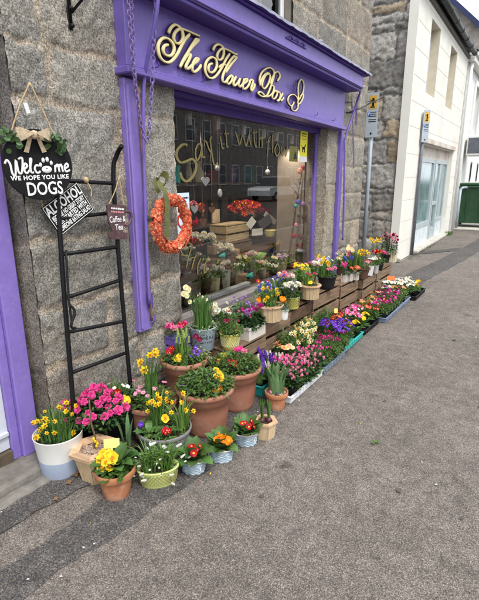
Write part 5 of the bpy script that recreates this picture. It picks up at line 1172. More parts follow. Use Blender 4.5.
# ================================================================== TRAYS ON THE PAVEMENT
def tray(label, x0, x1, y0, y1, m, h=.045, lip=.012):
    t = thing('plant_tray', label, 'tray', ((x0+x1)/2, (y0+y1)/2, .006)); w, d = (x1-x0)/2, (y1-y0)/2
    mb = MB(); mb.box((-w, -d, 0), (w, d, .006)); mb.build('base', m, t)
    mb = MB()
    mb.box((-w, -d, .0062), (-w+.006, d, h)); mb.box((w-.006, -d, .0062), (w, d, h)); mb.box((-w+.006, -d, .0062), (w-.006, -d+.006, h)); mb.box((-w+.006, d-.006, .0062), (w-.006, d, h))
    mb.box((-w-lip, -d-lip, h), (-w+.006, d+lip, h+.005), bev=.0015); mb.box((w-.006, -d-lip, h), (w+lip, d+lip, h+.005), bev=.0015); mb.box((-w+.006, -d-lip, h), (w-.006, -d+.006, h+.005), bev=.0015); mb.box((-w+.006, d-.006, h), (w-.006, d+lip, h+.005), bev=.0015)
    n = int(2*d/.06)
    for k in range(n): mb.box((w+.0002, -d+.02+k*.06, .008), (w+.005, -d+.05+k*.06, h-.004), bev=.001)
    mb.build('side', m, t); return t
tray('white plastic tray of pink cyclamen beside the tulip pot', -1.43, -1.24, 2.52, 3.06, TRAYW)
tray('teal plastic tray of hyacinths tucked behind the white tray', -1.66, -1.455, 2.50, 3.06, TEAL, h=.07)
tray('blue-grey plastic tray of magenta daisies, second along the pavement edge', -1.56, -1.24, 3.10, 3.56, TRAYG)
tray('teal plastic tray of purple daisies along the pavement edge', -1.57, -1.265, 3.61, 4.10, TEAL)
tray('black plastic tray of red and pink primroses along the pavement edge', -1.57, -1.26, 4.15, 4.60, BLACKP)
tray('long blue-grey plastic tray of mixed violas, farther along the edge', -1.55, -1.20, 4.65, 5.70, TRAYG)
tray('black plastic tray of white daisies at the far end', -1.62, -1.14, 5.75, 6.30, BLACKP)
def tray_plant(name, label, cat, seed, spec, grp, r=.045):
    t = thing(name, label, cat, (0, 0, 0), 0, grp); round_pot(t, r, r*.75, .07, BLACKP, rimh=.01, rimt=.003); pl = Plant(seed); spec(pl); pl.put(t, .065, combine=seed >= 72); return t
used = set()
def spread(protos, spots, zb=.014):
    rn = random.Random(len(spots)*13+int(spots[0][1]*100))
    for i, (x, y) in enumerate(spots):
        p = protos[i % len(protos)]; rz = rn.random()*6.28; s = rn.uniform(.9, 1.1)
        if p.name not in used: used.add(p.name); p.location = (x, y, zb); p.rotation_euler = (0, 0, rz); p.scale = (s,)*3
        else: dup(p, (x, y, zb), rz, scale=s)
def grid(x0, x1, nx, y0, y1, ny, seed=1):
    rn = random.Random(seed); return [(x0+(x1-x0)*(i+.5)/nx+rn.uniform(-.008, .008), y0+(y1-y0)*(j+.5)/ny+rn.uniform(-.008, .008)) for j in range(ny) for i in range(nx)]
cy = [tray_plant('potted_cyclamen', 'pink cyclamen plant in the white tray, one of a packed group', 'flower pot', 50+k, lambda pl: (pl.bush(L_DARK, 120, .07, .11, L=.036, w=.028), pl.bush(L_GREEN, 50, .075, .11, L=.03, w=.024), [pl.flower(('cycl', ('pink', 'pale', 'pinkwhite')[k] if q % 2 else 'pale'), (.08*math.cos(q*2.4)*(q/15)**.5, .08*math.sin(q*2.4)*(q/15)**.5, .115+pl.rn.uniform(-.045, .035)), (pl.rn.uniform(-.5, .5), pl.rn.uniform(-.5, .5), 1), .95) for q in range(15)]), 'pink cyclamen plants in the white tray') for k in range(3)]
spread(cy, grid(-1.43, -1.24, 2, 2.56, 3.06, 5, 3))
hy = [tray_plant('potted_hyacinth', lab, 'flower pot', 60+i, spec, grp) for i, (lab, spec, grp) in enumerate([
    ('violet-blue hyacinth in the teal tray behind the cyclamen', lambda pl: (pl.straps(L_STRAP, 16, .03, .13, w=.015, lean=(.1, .6)), [pl.flower(('hyac', 'purp'), (.025*math.cos(q*2), .025*math.sin(q*2), .10+.01*q), (0, 0, 1), 1.0) for q in range(3)]), 'violet-blue hyacinths in the teal tray'),
    ('white hyacinth in the teal tray behind the cyclamen', lambda pl: (pl.straps(L_STRAP, 16, .03, .13, w=.015, lean=(.1, .6)), [pl.flower(('hyac', 'white'), (.03*math.cos(q*2), .03*math.sin(q*2), .09+.01*q), (0, 0, 1), 1.0) for q in range(4)]), 'white hyacinths in the teal tray'),
    ('peach primrose in the teal tray behind the cyclamen', lambda pl: (pl.rosette(L_PRIM, 9, .06, .035), pl.scatter([('pansy', 'peach'), ('pansy', 'cream')], 7, .05, .13, sc_=1.2, face=(.3, -.3, .4))), 'peach primroses in the teal tray')])]
spread([hy[0], hy[0], hy[1], hy[1]], grid(-1.66, -1.455, 2, 2.50, 2.90, 4, 5), .014)
spread([hy[2]], [(-1.60, 2.98), (-1.51, 3.0)])
na = tray_plant('potted_narcissus', 'tall cream narcissus by the crates in the blue-grey tray', 'flower pot', 70, lambda pl: (pl.straps(L_STRAP, 26, .03, .19, w=.010, lean=(.02, .5)), [pl.flower(('daff', 'cream'), (.055*math.cos(q*2.4)*(q/9)**.5, .055*math.sin(q*2.4)*(q/9)**.5, .15+pl.rn.uniform(-.04, .08)), (.7+pl.rn.uniform(-.6, .3), -.6+pl.rn.uniform(-.6, .6), .3), .95) for q in range(9)]), 'cream narcissi by the crates')
spread([na], [(-1.52, 3.14), (-1.53, 3.24), (-1.50, 3.34), (-1.53, 3.45), (-1.44, 3.2)])
gp = tray_plant('leafy_plant', 'bushy green plant without flowers standing against the crates', 'plant', 90, lambda pl: (pl.bush(L_GREEN, 200, .075, .19, L=.03, w=.014), pl.straps(L_STRAP, 18, .04, .2, w=.008)), 'bushy green plants against the crates')
spread([gp], [(-1.60, 3.13), (-1.61, 3.30), (-1.60, 3.47), (-1.62, 3.66), (-1.61, 3.86), (-1.61, 4.02)])
mg = tray_plant('potted_daisy', 'magenta daisy plant in the blue-grey tray nearest the cyclamen', 'flower pot', 71, lambda pl: (pl.bush(L_GREEN, 170, .065, .10, L=.024, w=.011), pl.scatter([('azalea', 'mag'), ('daisy', 'mag')], 7, .06, .125, sc_=.75)), 'magenta daisies in the blue-grey tray')
spread([mg], [(-1.42, 3.30), (-1.34, 3.15), (-1.28, 3.17), (-1.35, 3.26), (-1.28, 3.29), (-1.40, 3.42), (-1.34, 3.38), (-1.28, 3.41), (-1.35, 3.50), (-1.28, 3.52), (-1.44, 3.52)])
pu = tray_plant('potted_daisy', 'dense violet-purple daisy plant in the teal tray at the edge', 'flower pot', 72, lambda pl: (pl.bush(L_GREEN, 140, .07, .10, L=.024, w=.011), pl.scatter(('daisy', 'purp'), 34, .075, .155, sc_=1.0, dome=.03)), 'violet-purple daisies in the teal tray')
spread([pu], [(-1.33, 3.67), (-1.41, 3.66), (-1.32, 3.76), (-1.40, 3.76), (-1.48, 3.70), (-1.38, 3.86)])
rd = [tray_plant('potted_primrose', lab, 'flower pot', 73+i, spec, grp) for i, (lab, spec, grp) in enumerate([
    ('rust-red primrose plant near the crates in the trays', lambda pl: (pl.bush(L_GREEN, 90, .06, .07, L=.03, w=.014), pl.scatter([('prim', 'red'), ('prim', 'coral')], 8, .06, .105, sc_=1.1)), 'rust-red primroses near the crates'),
    ('pink and white striped primrose plant in the black tray', lambda pl: (pl.bush(L_GREEN, 90, .06, .06, L=.03, w=.014), pl.scatter([('prim', 'pinkwhite'), ('prim', 'pale'), ('small', 'white')], 10, .06, .10, sc_=1.0)), 'pink and white primroses in the black tray'),
    ('yellow primrose plant at the kerb side of the trays', lambda pl: (pl.rosette(L_PRIM, 12, .08, .04), pl.scatter(('cluster', 'yel'), 3, .025, .09, sc_=1.15)), 'yellow primroses at the kerb side'),
    ('bronze and yellow viola plant in the long tray', lambda pl: (pl.bush(L_BRIGHT, 150, .06, .09, L=.022, w=.011), pl.scatter([('pansy', 'yel2'), ('pansy', 'peach')], 7, .06, .11, sc_=.8)), 'bronze and yellow violas in the long tray'),
    ('magenta viola plant in the long tray', lambda pl: (pl.bush(L_GREEN, 170, .065, .10, L=.022, w=.011), pl.scatter([('pansy', 'mag'), ('pansy', 'magwhite')], 5, .06, .115, sc_=.9)), 'magenta violas in the long tray'),
    ('white daisy plant in the far black tray', lambda pl: (pl.bush(L_GREEN, 110, .065, .07, L=.022, w=.011), pl.scatter(('daisy', 'white'), 16, .065, .10, sc_=1.1)), 'white daisies in the far tray')])]
spread([rd[0]], [(-1.52, 3.80), (-1.52, 3.92), (-1.45, 3.88), (-1.52, 4.03), (-1.52, 4.20), (-1.45, 4.0), (-1.31, 4.54), (-1.38, 4.52)])
spread([rd[1]], [(-1.44, 4.19), (-1.52, 4.32), (-1.44, 4.30), (-1.37, 4.25), (-1.52, 4.43), (-1.44, 4.41), (-1.52, 4.54), (-1.45, 4.53)])
spread([rd[2]], [(-1.31, 4.03), (-1.31, 4.22), (-1.32, 4.34), (-1.20, 5.98), (-1.20, 6.1), (-1.37, 3.97)])
spread([rd[3]], [(-1.49, 4.72), (-1.49, 4.85), (-1.40, 4.75), (-1.48, 5.0), (-1.40, 4.9), (-1.27, 5.6), (-1.36, 5.55), (-1.48, 5.15)])
spread([rd[4]], [(-1.26, 4.72), (-1.33, 4.70), (-1.26, 4.84), (-1.33, 4.84), (-1.26, 4.96), (-1.34, 4.97), (-1.26, 5.09), (-1.34, 5.1), (-1.42, 5.08), (-1.27, 5.22), (-1.36, 5.24), (-1.45, 5.28), (-1.27, 5.35), (-1.36, 5.38), (-1.28, 5.48), (-1.45, 5.42)])
spread([rd[5]], [(-1.50, 5.60), (-1.42, 5.66), (-1.55, 5.82), (-1.45, 5.82), (-1.35, 5.84), (-1.55, 5.95), (-1.45, 5.96), (-1.35, 5.97), (-1.26, 5.85), (-1.55, 6.08), (-1.45, 6.1), (-1.35, 6.1), (-1.27, 6.08), (-1.5, 6.22), (-1.38, 6.22)])
def stake(name, u, v, z, w, h, m, label, rz=.5):
    p = P(u, v, z=z); o = thing(name, label, 'label', (p.x, p.y, z-.03)); plant_tag(o, 0, 0, 0, w, h, m, rz=rz, tilt=-.2); return o
stake('plant_marker', 391, 278, .20, .10, .055, TAGO, 'orange plant label standing among the white daisies')
stake('plant_marker', 336, 313, .17, .035, .075, TAGY, 'slanted pale yellow plant label among the rust-red primroses')
stake('plant_marker', 384, 301, .17, .018, .06, TAGO, 'narrow orange plant label in the magenta violas')
stake('plant_marker', 378, 296, .15, .12, .018, TAG, 'low white plant label among the yellow violas')
stake('plant_marker', 300, 337, .20, .02, .05, TAG, 'small white plant label between narcissi and hyacinths')
stake('plant_marker', 400, 283, .17, .018, .05, TAGO, 'thin orange plant label near the far yellow flowers')
# ================================================================== LADDER AND HANGING SIGNS
lad = thing('ladder', 'black metal ladder leaning against the granite wall between door and pilaster board', 'ladder', (0, 0, 0))
def ln(u, v, x): return P(u, v, x=x)
LT, RT = [ln(54, 158, -2.005), ln(57, 190, -2.0), ln(64, 290, -1.965), ln(72, 388, -1.925)], [ln(122, 146, -1.93), ln(117, 155, -1.98), ln(113.5, 178, -2.0), ln(120, 272, -1.965), ln(128.6, 366, -1.925)]
for pts in (LT, RT):
    e = pts[-1]+(pts[-1]-pts[-2]).normalized()*(pts[-1].z/abs((pts[-1]-pts[-2]).normalized().z)); pts.append(Vector((e.x, e.y, .012)))
mb = MB(); mb.tube(spline(LT, 6), .0125, n=8); mb.build('rail', BLACKM, lad)
mb = MB(); mb.tube(spline(RT, 6), .0125, n=8); mb.build('rail', BLACKM, lad)
def railat(pts, z):
    s = spline(pts, 12)
    return min(s, key=lambda p: abs(p.z-z))
for (u, v) in ((92, 181), (85, 219), (92, 254), (94, 290), (96, 325), (98, 358)):
    z = P(u, v, x=-1.97).z; a, b = railat(LT, z), railat(RT, z); mb = MB(); mb.tube([a, b], .0105, n=8); mb.build('rung', BLACKM, lad)
mb = MB(); mb.tube(spline([ln(66, 250, -1.96), ln(69, 300, -1.93), ln(72, 322, -1.91)], 4), .006); mb.tube(spline([ln(70, 305, -1.91), ln(75, 312, -1.90), ln(71, 326, -1.90), ln(76, 328, -1.90)], 4), .007)
tag(mb.build('strap', BLACKP), 'black strap hanging inside the left rail of the ladder', 'strap')
# round welcome sign
c = P(38.5, 165, x=-1.955)
rs = thing('hanging_sign', 'round black sign with white welcome lettering, burlap bow and leaves', 'sign'); rs.matrix_world = wallmat(c, R(2), R(-14))
SR = .156
mb = MB(); mb.lathe([(.0001, -.006), (SR, -.006), (SR, .006), (SR-.002, .008), (.0001, .008)], 64, 0, sm=False); mb.build('board', CHARB, rs)
def strokes(parent, sts, sx, sy, ox, oy, w, z=.0085, m=WHITEP, name='lettering', fl=.05):
    mb = MB()
    for i, st in enumerate(sts):
        pts = spline([(ox+a*sx, oy-b*sy, z+.0004*(i % 3)) for a, b in st], 4); mb.tube(pts, w, n=6, flat=((0, 0, 1), fl))
    return mb.build(name, m, parent)
k = SR/168
# crop pixels relative to the sign centre (205, 245)
def rel(sts): return [[(a-205, b-240) for a, b in st] for st in sts]
strokes(rs, rel([[(48,232),(60,215),(72,235),(75,275),(88,285),(100,215),(104,270),(118,275),(130,225),(128,205),(112,212)], [(128,262),(148,245),(140,232),(130,255),(140,278),(158,262)], [(158,262),(172,215),(165,215),(162,270),(175,275)], [(205,245),(190,242),(182,260),(192,278),(208,270)],
  [(280,278),(284,245),(288,250),(298,240),(302,278)], [(302,255),(314,240),(320,278)], [(330,262),(350,250),(345,236),(332,250),(336,275),(358,268)]]), k, k, 0, 0, .0052)
mb = MB()
for (a, b, r) in ((212, 240, 9), (228, 218, 10), (248, 215, 10), (266, 232, 9)):
    M = Matrix.Translation(((a-205)*k, -(b-240)*k, .0095)); mb.lathe([(.0001, .001), (r*k, .0008), (r*k, -.001)], 12, 0, M, sx=.8, sy=1.25)
mb.lathe([(.0001, .0012), (22*k, .0009), (24*k, -.001)], 16, 0, Matrix.Translation(((240-205)*k, -(262-240)*k, .0095)), sx=1.05, sy=.72)
mb.build('paw_print', WHITEP, rs)
mb = MB(); mb.ball(((240-205)*k, -(258-240)*k, .0105), .004, sz=.1); mb.build('heart', CHARB, rs)
lettering('lettering', 'WE HOPE YOU LIKE', .0265, WHITEP, rs, 0, -(300-240)*k, .009, bold=.0008, sp=1.12)
lettering('lettering', 'DOGS', .082, WHITEP, rs, .012, -(356-240)*k, .009, sx=.74, bold=.0012)
bow = MB()   # burlap bow
for s in (-1, 1):
    for j, (w, h, zz) in enumerate(((.062, .050, .030), (.052, .036, .038))):
        loop = []
        for i in range(9):
            a = math.pi*i/8; loop.append((s*(.004+w*math.sin(a)*1.0), (h*.35)*math.cos(a)))
        vs = []
        for (x_, yy) in loop: vs += [(x_, yy*.35-.024*abs(x_)/w, zz+.02*math.cos(math.pi*(loop.index((x_, yy)))/8)), (x_*.98, yy*.35+.024*abs(x_)/w, zz+.02*math.cos(math.pi*(loop.index((x_, yy)))/8))]
        bow.add(vs, [(2*i, 2*i+2, 2*i+3, 2*i+1) for i in range(8)], 0, True)
    bow.add([(s*.004, 0, .034), (s*.020, -.004, .032), (s*.044, -.062, .022), (s*.026, -.066, .022)], [(0, 1, 2, 3)], 0)
bow.lathe([(.0001, -.014), (.014, -.012), (.017, 0), (.014, .012), (.0001, .014)], 12, 0, Matrix.Translation((0, 0, .040)))
o = bow.build('bow', BURLAP, rs, loc=(-.012, .128, .0)); o.scale = (1.15, 1.15, 1)
mb = MB(); rn = random.Random(4)
for s, cx in ((-1, -.115), (1, .082)):
    for i in range(26):
        a = rn.random()*6.28; r = .042*math.sqrt(rn.random()); x_, yy = cx+r*math.cos(a)*1.1, .105+r*math.sin(a)*1.2-(.015 if s > 0 else 0)
        M = Matrix.Translation((x_, yy, .012+rn.random()*.03)) @ Euler((rn.uniform(-.7, .7), rn.uniform(-.7, .7), a)).to_matrix().to_4x4()
        mb.lathe([(.0001, 0), (.013, .0015)], 8, 0, M, sx=1, sy=.85)
mb.build('leaves', leafm('eucalyptus_leaf', (.075, .15, .05)), rs)
mb = MB(); mb.tube(spline([(-.105, .125, .012), (-.05, .24, .01), (.012, .345, .012)], 5), .0032); mb.tube(spline([(.085, .13, .012), (.05, .24, .01), (.012, .345, .012)], 5), .0032); mb.build('rope', ROPE, rs)
o = flat_thing('paper_tag', 'small white paper tag tucked beside the rope of the round sign', 'tag', P(27, 108, x=-2.0), .02, .045, TAG, rot=.25, t=.001)
# alcohol sign
c = P(69, 209, x=-1.985)
al = thing('hanging_sign', 'tilted rectangular black sign with white alcohol joke text behind the ladder rail', 'sign'); al.matrix_world = wallmat(c, R(31), R(-6))
mb = MB(); mb.box((-.118, -.083, -.006), (.118, .083, .0), bev=.0015); mb.build('board', CHARB, al)
mb = MB()
for a, b in (((-.114, -.079), (.114, -.0765)), ((-.114, .0765), (.114, .079)), ((-.114, -.0765), (-.1115, .0765)), ((.1115, -.0765), (.114, .0765))): mb.box((a[0], a[1], .0003), (b[0], b[1], .0012))
mb.build('border', WHITEP, al)
lettering('lettering', 'ALCOHOL', .068, WHITEP, al, 0, .046, .002, sx=.70, bold=.0016); lettering('lettering', 'BECAUSE NO GREAT STORY', .034, WHITEP, al, 0, .004, .002, sx=.48, bold=.0007)
lettering('lettering', 'EVER STARTED WITH', .036, WHITEP, al, 0, -.026, .002, sx=.60, bold=.0007); lettering('lettering', 'SOMEONE EATING SALAD', .036, WHITEP, al, 0, -.056, .002, sx=.50, bold=.0007)
mb = MB(); mb.tube([(-.11, .083, 0), (-.07, .15, .005), (-.02, .17, .008)], .0022); mb.build('rope', ROPE, al)
# mug sign
c = P(117.5, 222, x=-1.955)
mg_ = thing('hanging_sign', 'small plum brown mug shaped sign reading coffee and tea on the right ladder rail', 'sign'); mg_.matrix_world = wallmat(c, R(-7), R(-4)) @ Matrix.Scale(1.2, 4)
MUG = mat('plum_brown_board', (.085, .045, .05), rough=.6, var=.3, scale=25, dirt=(.2, .13, .13, .5), dscale=20)
out = [(-.062, .072), (-.052, .078), (.042, .078), (.046, .072), (.040, .0), (.028, -.045), (.060, -.048), (.066, -.060), (.050, -.078), (-.030, -.080), (-.050, -.066), (-.048, -.052), (-.028, -.045), (-.052, .0)]
mb = MB(); n = len(out); mb.add([(a, b, -.005) for a, b in out]+[(a, b, .004) for a, b in out], [tuple(range(n))[::-1], tuple(range(n, 2*n))]+[(i, (i+1) % n, n+(i+1) % n, n+i) for i in range(n)]); mb.build('board', MUG, mg_)
mb = MB(); mb.tube(spline([(.044, .050, 0), (.074, .048, 0), (.078, .015, 0), (.055, -.012, 0), (.038, -.008, 0)], 5), .007, n=6); mb.build('handle', MUG, mg_)
lettering('lettering', 'Coffee &', .040, WHITEP, mg_, -.004, .012, .0055, sx=.62, rot=.12); lettering('lettering', 'Tea', .038, WHITEP, mg_, .006, -.024, .0055, sx=.8, rot=.12)
def print_lines(parent, m, rows, z):      # small print too fine to read
    mb = MB(); rq = random.Random(len(rows))
    for (x0, x1, y_, h_) in rows:
        x_ = x0
        while x_ < x1: w_ = rq.uniform(.6, 1.8)*h_; mb.box((x_, y_-h_/2, z), (min(x_+w_, x1), y_+h_/2*rq.uniform(.6, 1), z+.0006)); x_ += w_+h_*.35
    tag(mb.build('small_print', m, parent), kind='stuff')
print_lines(mg_, WHITEP, [(-.040, .034, .061, .008)], .0045); print_lines(mg_, mat('pink_lettering', (.6, .25, .28)), [(-.040, .034, .046, .008)], .0045)
print_lines(yp, CHARB, [(-.045, .045, .145, .016), (-.055, .055, .10, .012), (-.05, .05, .078, .006)], .0024); print_lines(bp_, CHARB, [(-.05, .07, .115, .013), (-.02, .03, .085, .013), (-.045, .055, .055, .013)], .0024)
mb = MB(); mb.tube(spline([(-.050, .075, 0), (-.02, .14, .004), (-.006, .205, .012)], 4), .0024); mb.tube(spline([(.035, .075, 0), (.015, .14, .004), (-.006, .205, .012)], 4), .0024); mb.build('rope', ROPE, mg_)
mb = MB(); p = ln(86, 180, -1.985); mb.ball(p, .016); mb.tube(spline([p, p+Vector((.01, .02, -.05)), p+Vector((.01, .015, -.085))], 4), .003); tag(mb.build('rope_knot', ROPE), 'jute knot tied round the top rung of the ladder', 'rope')
# wreath
c = P(168.5, 224, x=-1.985)
wr = thing('wreath', 'round wreath of coral orange blossoms hanging on the stone left of the window', 'wreath'); wr.matrix_world = wallmat(c)
mb = MB(); rn = random.Random(9); RW = .145
mb.tube([(RW*math.cos(a), RW*1.05*math.sin(a), .02) for a in [i*math.pi/12 for i in range(25)]], .018, n=6, cap=False); mb.build('ring', mat('vine_ring', (.16, .08, .04)), wr)
cbl = [bloom_mb(('prim', 'coral')), bloom_mb(('prim', 'peach'))]; m0, m1 = MB(), MB()
for i in range(420):
    a = i*2*math.pi/420*5+rn.uniform(-.2, .2); b = rn.random()*math.pi; rr = .042
    d = Vector((math.cos(a)*math.cos(b), math.sin(a)*math.cos(b), math.sin(b)+.25)).normalized()
    p = Vector((RW*math.cos(a), RW*1.05*math.sin(a), .02))+d*rr*rn.uniform(.6, 1)
    M = Matrix.Translation(p) @ d.to_track_quat('Z', 'Y').to_matrix().to_4x4() @ Matrix.Rotation(rn.random()*6, 4, 'Z') @ Matrix.Scale(rn.uniform(.65, 1.1), 4)
    (m0 if i % 7 else m1).merge(cbl[0 if i % 7 else 1], M)
m0.build('blossoms', list(bloom(('prim', 'coral')).materials), wr); m1.build('blossoms', list(bloom(('prim', 'peach')).materials), wr)
mb = MB(); RIB = mat('olive_ribbon', (.115, .125, .035), rough=.7, var=.2, scale=20)
def ribbon(mb, pts, w, axis=(1, 0, 0)):
    pts = spline(pts, 6); vs = []
    for p in pts: vs += [p-Vector(axis)*w/2, p+Vector(axis)*w/2]
    mb.add(vs, [(2*i, 2*i+1, 2*i+3, 2*i+2) for i in range(len(pts)-1)], 0, True)
ribbon(mb, [(-.10, .27, .02), (-.095, .19, .075), (-.10, .05, .085), (-.105, -.07, .08)], .042); ribbon(mb, [(-.10, .27, .02), (-.135, .285, .03), (-.14, .24, .04), (-.115, .20, .04)], .026, (.5, .6, .5)); ribbon(mb, [(-.10, .27, .02), (-.08, .31, .03), (-.045, .30, .04), (-.05, .26, .045), (-.09, .24, .05)], .040, (.3, .8, .5)); ribbon(mb, [(-.08, .25, .02), (-.04, .20, .03), (0, .16, .03)], .014)
mb.build('ribbon', RIB, wr)
# ================================================================== SHOP WINDOW DISPLAY
def W(u, v, x): return P(u, v, x=x)
for i, (u, v) in enumerate([(189, 118), (217.5, 123), (243.7, 129), (263.7, 133), (276.5, 136), (292, 139)]):
    p = W(u, v, -2.42); t = thing('spotlight', 'small white spotlight at the top of the shop window, number %s from the left' % ('one', 'two', 'three', 'four', 'five', 'six')[i], 'lamp', p, 0, 'row of white window spotlights')
    t['label'] = ['white spotlight high in the window, leftmost of the row', 'white spotlight above the gold letters, second of the row', 'white spotlight third along the row inside the glass', 'white spotlight fourth along the row inside the glass', 'white spotlight fifth along the row, left of the end one', 'white spotlight beside the yellow notice, end of the row'][i]
    mb = MB(); M = Matrix.Rotation(.35, 4, 'X') @ Matrix.Rotation(.3, 4, 'Y'); mb.lathe([(.023, -.048), (.024, -.04), (.024, .035), (.015, .045), (.0001, .046)], 16, 0, M); mb.build('lamp_head', mat('lamp_white', (.85, .85, .83), rough=.4), t)
    mb = MB(); mb.lathe([(.0001, -.036), (.021, -.038)], 12, 0, M); mb.build('lens', mat('lamp_lens', (.8, .7, .4), rough=.2), t)
    mb = MB(); mb.tube([(0, 0, .04), (0, 0, 2.45-p.z)], .006); mb.build('arm', TAG, t)
    ld = bpy.data.lights.new('bulb', 'SPOT'); ld.energy = 9; ld.color = (1, .86, .70); ld.spot_size = R(110); ld.spot_blend = .6; ld.shadow_soft_size = .03
    lo = bpy.data.objects.new('bulb', ld); col.objects.link(lo); lo.parent = t; lo.location = (-.02, .01, -.06); lo.rotation_euler = (.25, .15, 0)
def heart_mesh(w, h, t=.006):
    pts = []
    for i in range(20):
        a = 2*math.pi*i/20; pts.append((w*math.sin(a)**3, h*(13*math.cos(a)-5*math.cos(2*a)-2*math.cos(3*a)-math.cos(4*a))/17))
    mb = MB(); n = 20; mb.add([(a, b, -t) for a, b in pts]+[(a, b, t) for a, b in pts], [tuple(range(n))[::-1], tuple(range(n, 2*n))]+[(i, (i+1) % n, n+(i+1) % n, n+i) for i in range(n)]); return mb
HB = mat('brown_heart', (.30, .13, .06), rough=.7, var=.2); 
for (u, v, x, w, m, lab, shape) in [(194.5, 209, -2.32, .032, TAG, 'white wooden heart hanging low left in the window', 'h'), (205.5, 181, -2.34, .036, TAG, 'white heart hanging beneath the gold letter y', 'h'), (212, 210, -2.36, .030, HB, 'brown heart hanging right of the low white heart', 'h'),
        (203, 222, -2.38, .034, HB, 'brown wicker heart hanging lowest in the window', 'h'), (220, 193, -2.33, .020, TAG, 'slim white oval ornament hanging beside the upper heart', 'o'), (217.5, 168, -2.35, .024, mat('silver_bauble', (.6, .6, .58), rough=.25, metal=.5), 'silver bauble hanging under the gold letters', 'b'), (267.5, 172, -2.45, .028, MATS['silver_bauble'], 'silver bauble hanging in the middle of the window', 'b')]:
    p = W(u, v, x); t = thing('hanging_heart' if shape == 'h' else 'ornament', lab, 'ornament'); t.matrix_world = wallmat(p, 0, R(-30))
    if shape == 'h': mb = heart_mesh(w, w*1.25)
    else: mb = MB(); mb.ball((0, 0, 0), w, 0, 12, 8, 1) if shape == 'b' else mb.lathe([(.0001, -.004), (w, -.004), (w, .004), (.0001, .004)], 20, 0, sx=1, sy=1.7)
    mb.build('body', m, t); mb = MB(); mb.tube([(0, w*.6, 0), (0, w*1.9, 0)], .0045); mb.build('loop', HB, t); mb = MB(); mb.tube([(0, w*1.9, 0), (0, 2.44-p.z, 0)], .0012, n=4); mb.build('string', TAG, t)
def bunch(name, label, u, v, x, r, h, keys, n, leaf=L_DARK, seed=0, pot=None, sc_=1.2, stand=None):
    p = W(u, v, x); t = thing(name, label, 'flowers', (p.x, p.y, p.z-h)); pl = Plant(seed); pl.bush(leaf, 90, r, h*1.1, L=.035, w=.016)
    pl.scatter(keys, n, r, h*1.05, zj=h*.3, sc_=sc_, face=(.5, -.3, .3), stem=False, dome=h*.4); pl.put(t, 0, combine=True)
    round_pot(t, r*.55, r*.42, .09, pot or BLACKP, rimh=.012, rimt=.004)
    for ch in t.children:
        if ch.name.startswith(('pot', 'rim')): ch.location.z -= .07
    if stand: 
        z0 = p.z-h-.07; mb = MB(); mb.box((-.012, -.012, .44-(p.z-h)), (.012, .012, -.07)); mb.build('stand', CRATED, t)
    return t
bunch('flower_arrangement', 'crimson flower arrangement on the shelf in the middle of the window', 244, 205, -3.0, .20, .14, [('azalea', 'red'), ('cluster', 'red')], 60, seed=81, sc_=1.5)
bunch('flower_arrangement', 'white blossom arrangement in the left of the window', 200, 236, -2.55, .14, .09, [('azalea', 'white')], 34, seed=82, stand=True)
bunch('flower_arrangement', 'white blossom arrangement on the dark slats in the window', 222, 247, -2.60, .11, .07, [('azalea', 'white')], 22, seed=83, stand=True)
bunch('flower_arrangement', 'red blossom cluster behind the wreath edge in the window', 192, 241, -2.45, .07, .07, [('cluster', 'red')], 14, seed=84, stand=True)
bunch('flower_arrangement', 'dark purple blossom arrangement on the window shelf', 263, 210, -3.0, .09, .08, [('azalea', 'maroon'), ('azalea', 'mag')], 24, seed=85)
bunch('flower_arrangement', 'low white and red flowers at the right foot of the window', 290, 262, -2.45, .16, .06, [('azalea', 'white'), ('prim', 'red'), ('small', 'pale')], 36, leaf=L_GREEN, seed=86)
bunch('flower_arrangement', 'pink and red blossoms deep in the left of the window', 190, 205, -3.0, .13, .08, [('azalea', 'red'), ('azalea', 'pale')], 22, seed=87)
# crates and shelves inside
LC = wood('pale_crate_wood', (.46, .36, .20), (.28, .20, .10), grain=5, axis='Y')
def incrate(label, u0, u1, v0, v1, x, m, d=.22, slats=3):
    a, b = W(u0, v1, x), W(u1, v1, x); zt = W((u0+u1)/2, v0, x).z; zb = W((u0+u1)/2, v1, x).z
    return crate('wooden_crate', label, 'crate', (x-d/2, (a.y+b.y)/2, zb), abs(b.y-a.y), d, zt-zb, 0, m, slats, 'crates in the shop window')
incrate('pale wooden crate in the middle of the window, under the crimson arrangement', 226, 249, 224, 241, -2.80, LC, slats=2)
incrate('dark slatted crate low in the middle of the window', 208, 232, 262, 285, -2.45, CRATED, slats=4)
incrate('dark crate low at the left of the window behind the narcissi', 178, 202, 262, 292, -2.36, CRATED, slats=3)
incrate('brown crate standing under the pale one in the window', 228, 252, 242, 272, -2.75, CRATED, slats=3)
p = W(258, 262, -2.62)
t = thing('vase', 'lime green flared vase standing in the window', 'vase', (p.x, p.y, .445)); h = p.z+.10-.445
mb = MB(); mb.lathe([(.05, 0), (.055, .01), (.04, h*.25), (.06, h*.6), (.10, h), (.097, h), (.055, h*.6)], 24, 0, cap0=True); mb.build('body', mat('green_ceramic', (.22, .42, .08), rough=.25), t)
p = W(270, 233, -2.75); t = thing('flower_pot', 'small yellow woven pot on the window shelf', 'flower pot', (p.x, p.y, p.z-.04)); lattice(t, .075, .055, .08, YELLP, mat('pale_lattice3', (.5, .45, .15)), n=9)
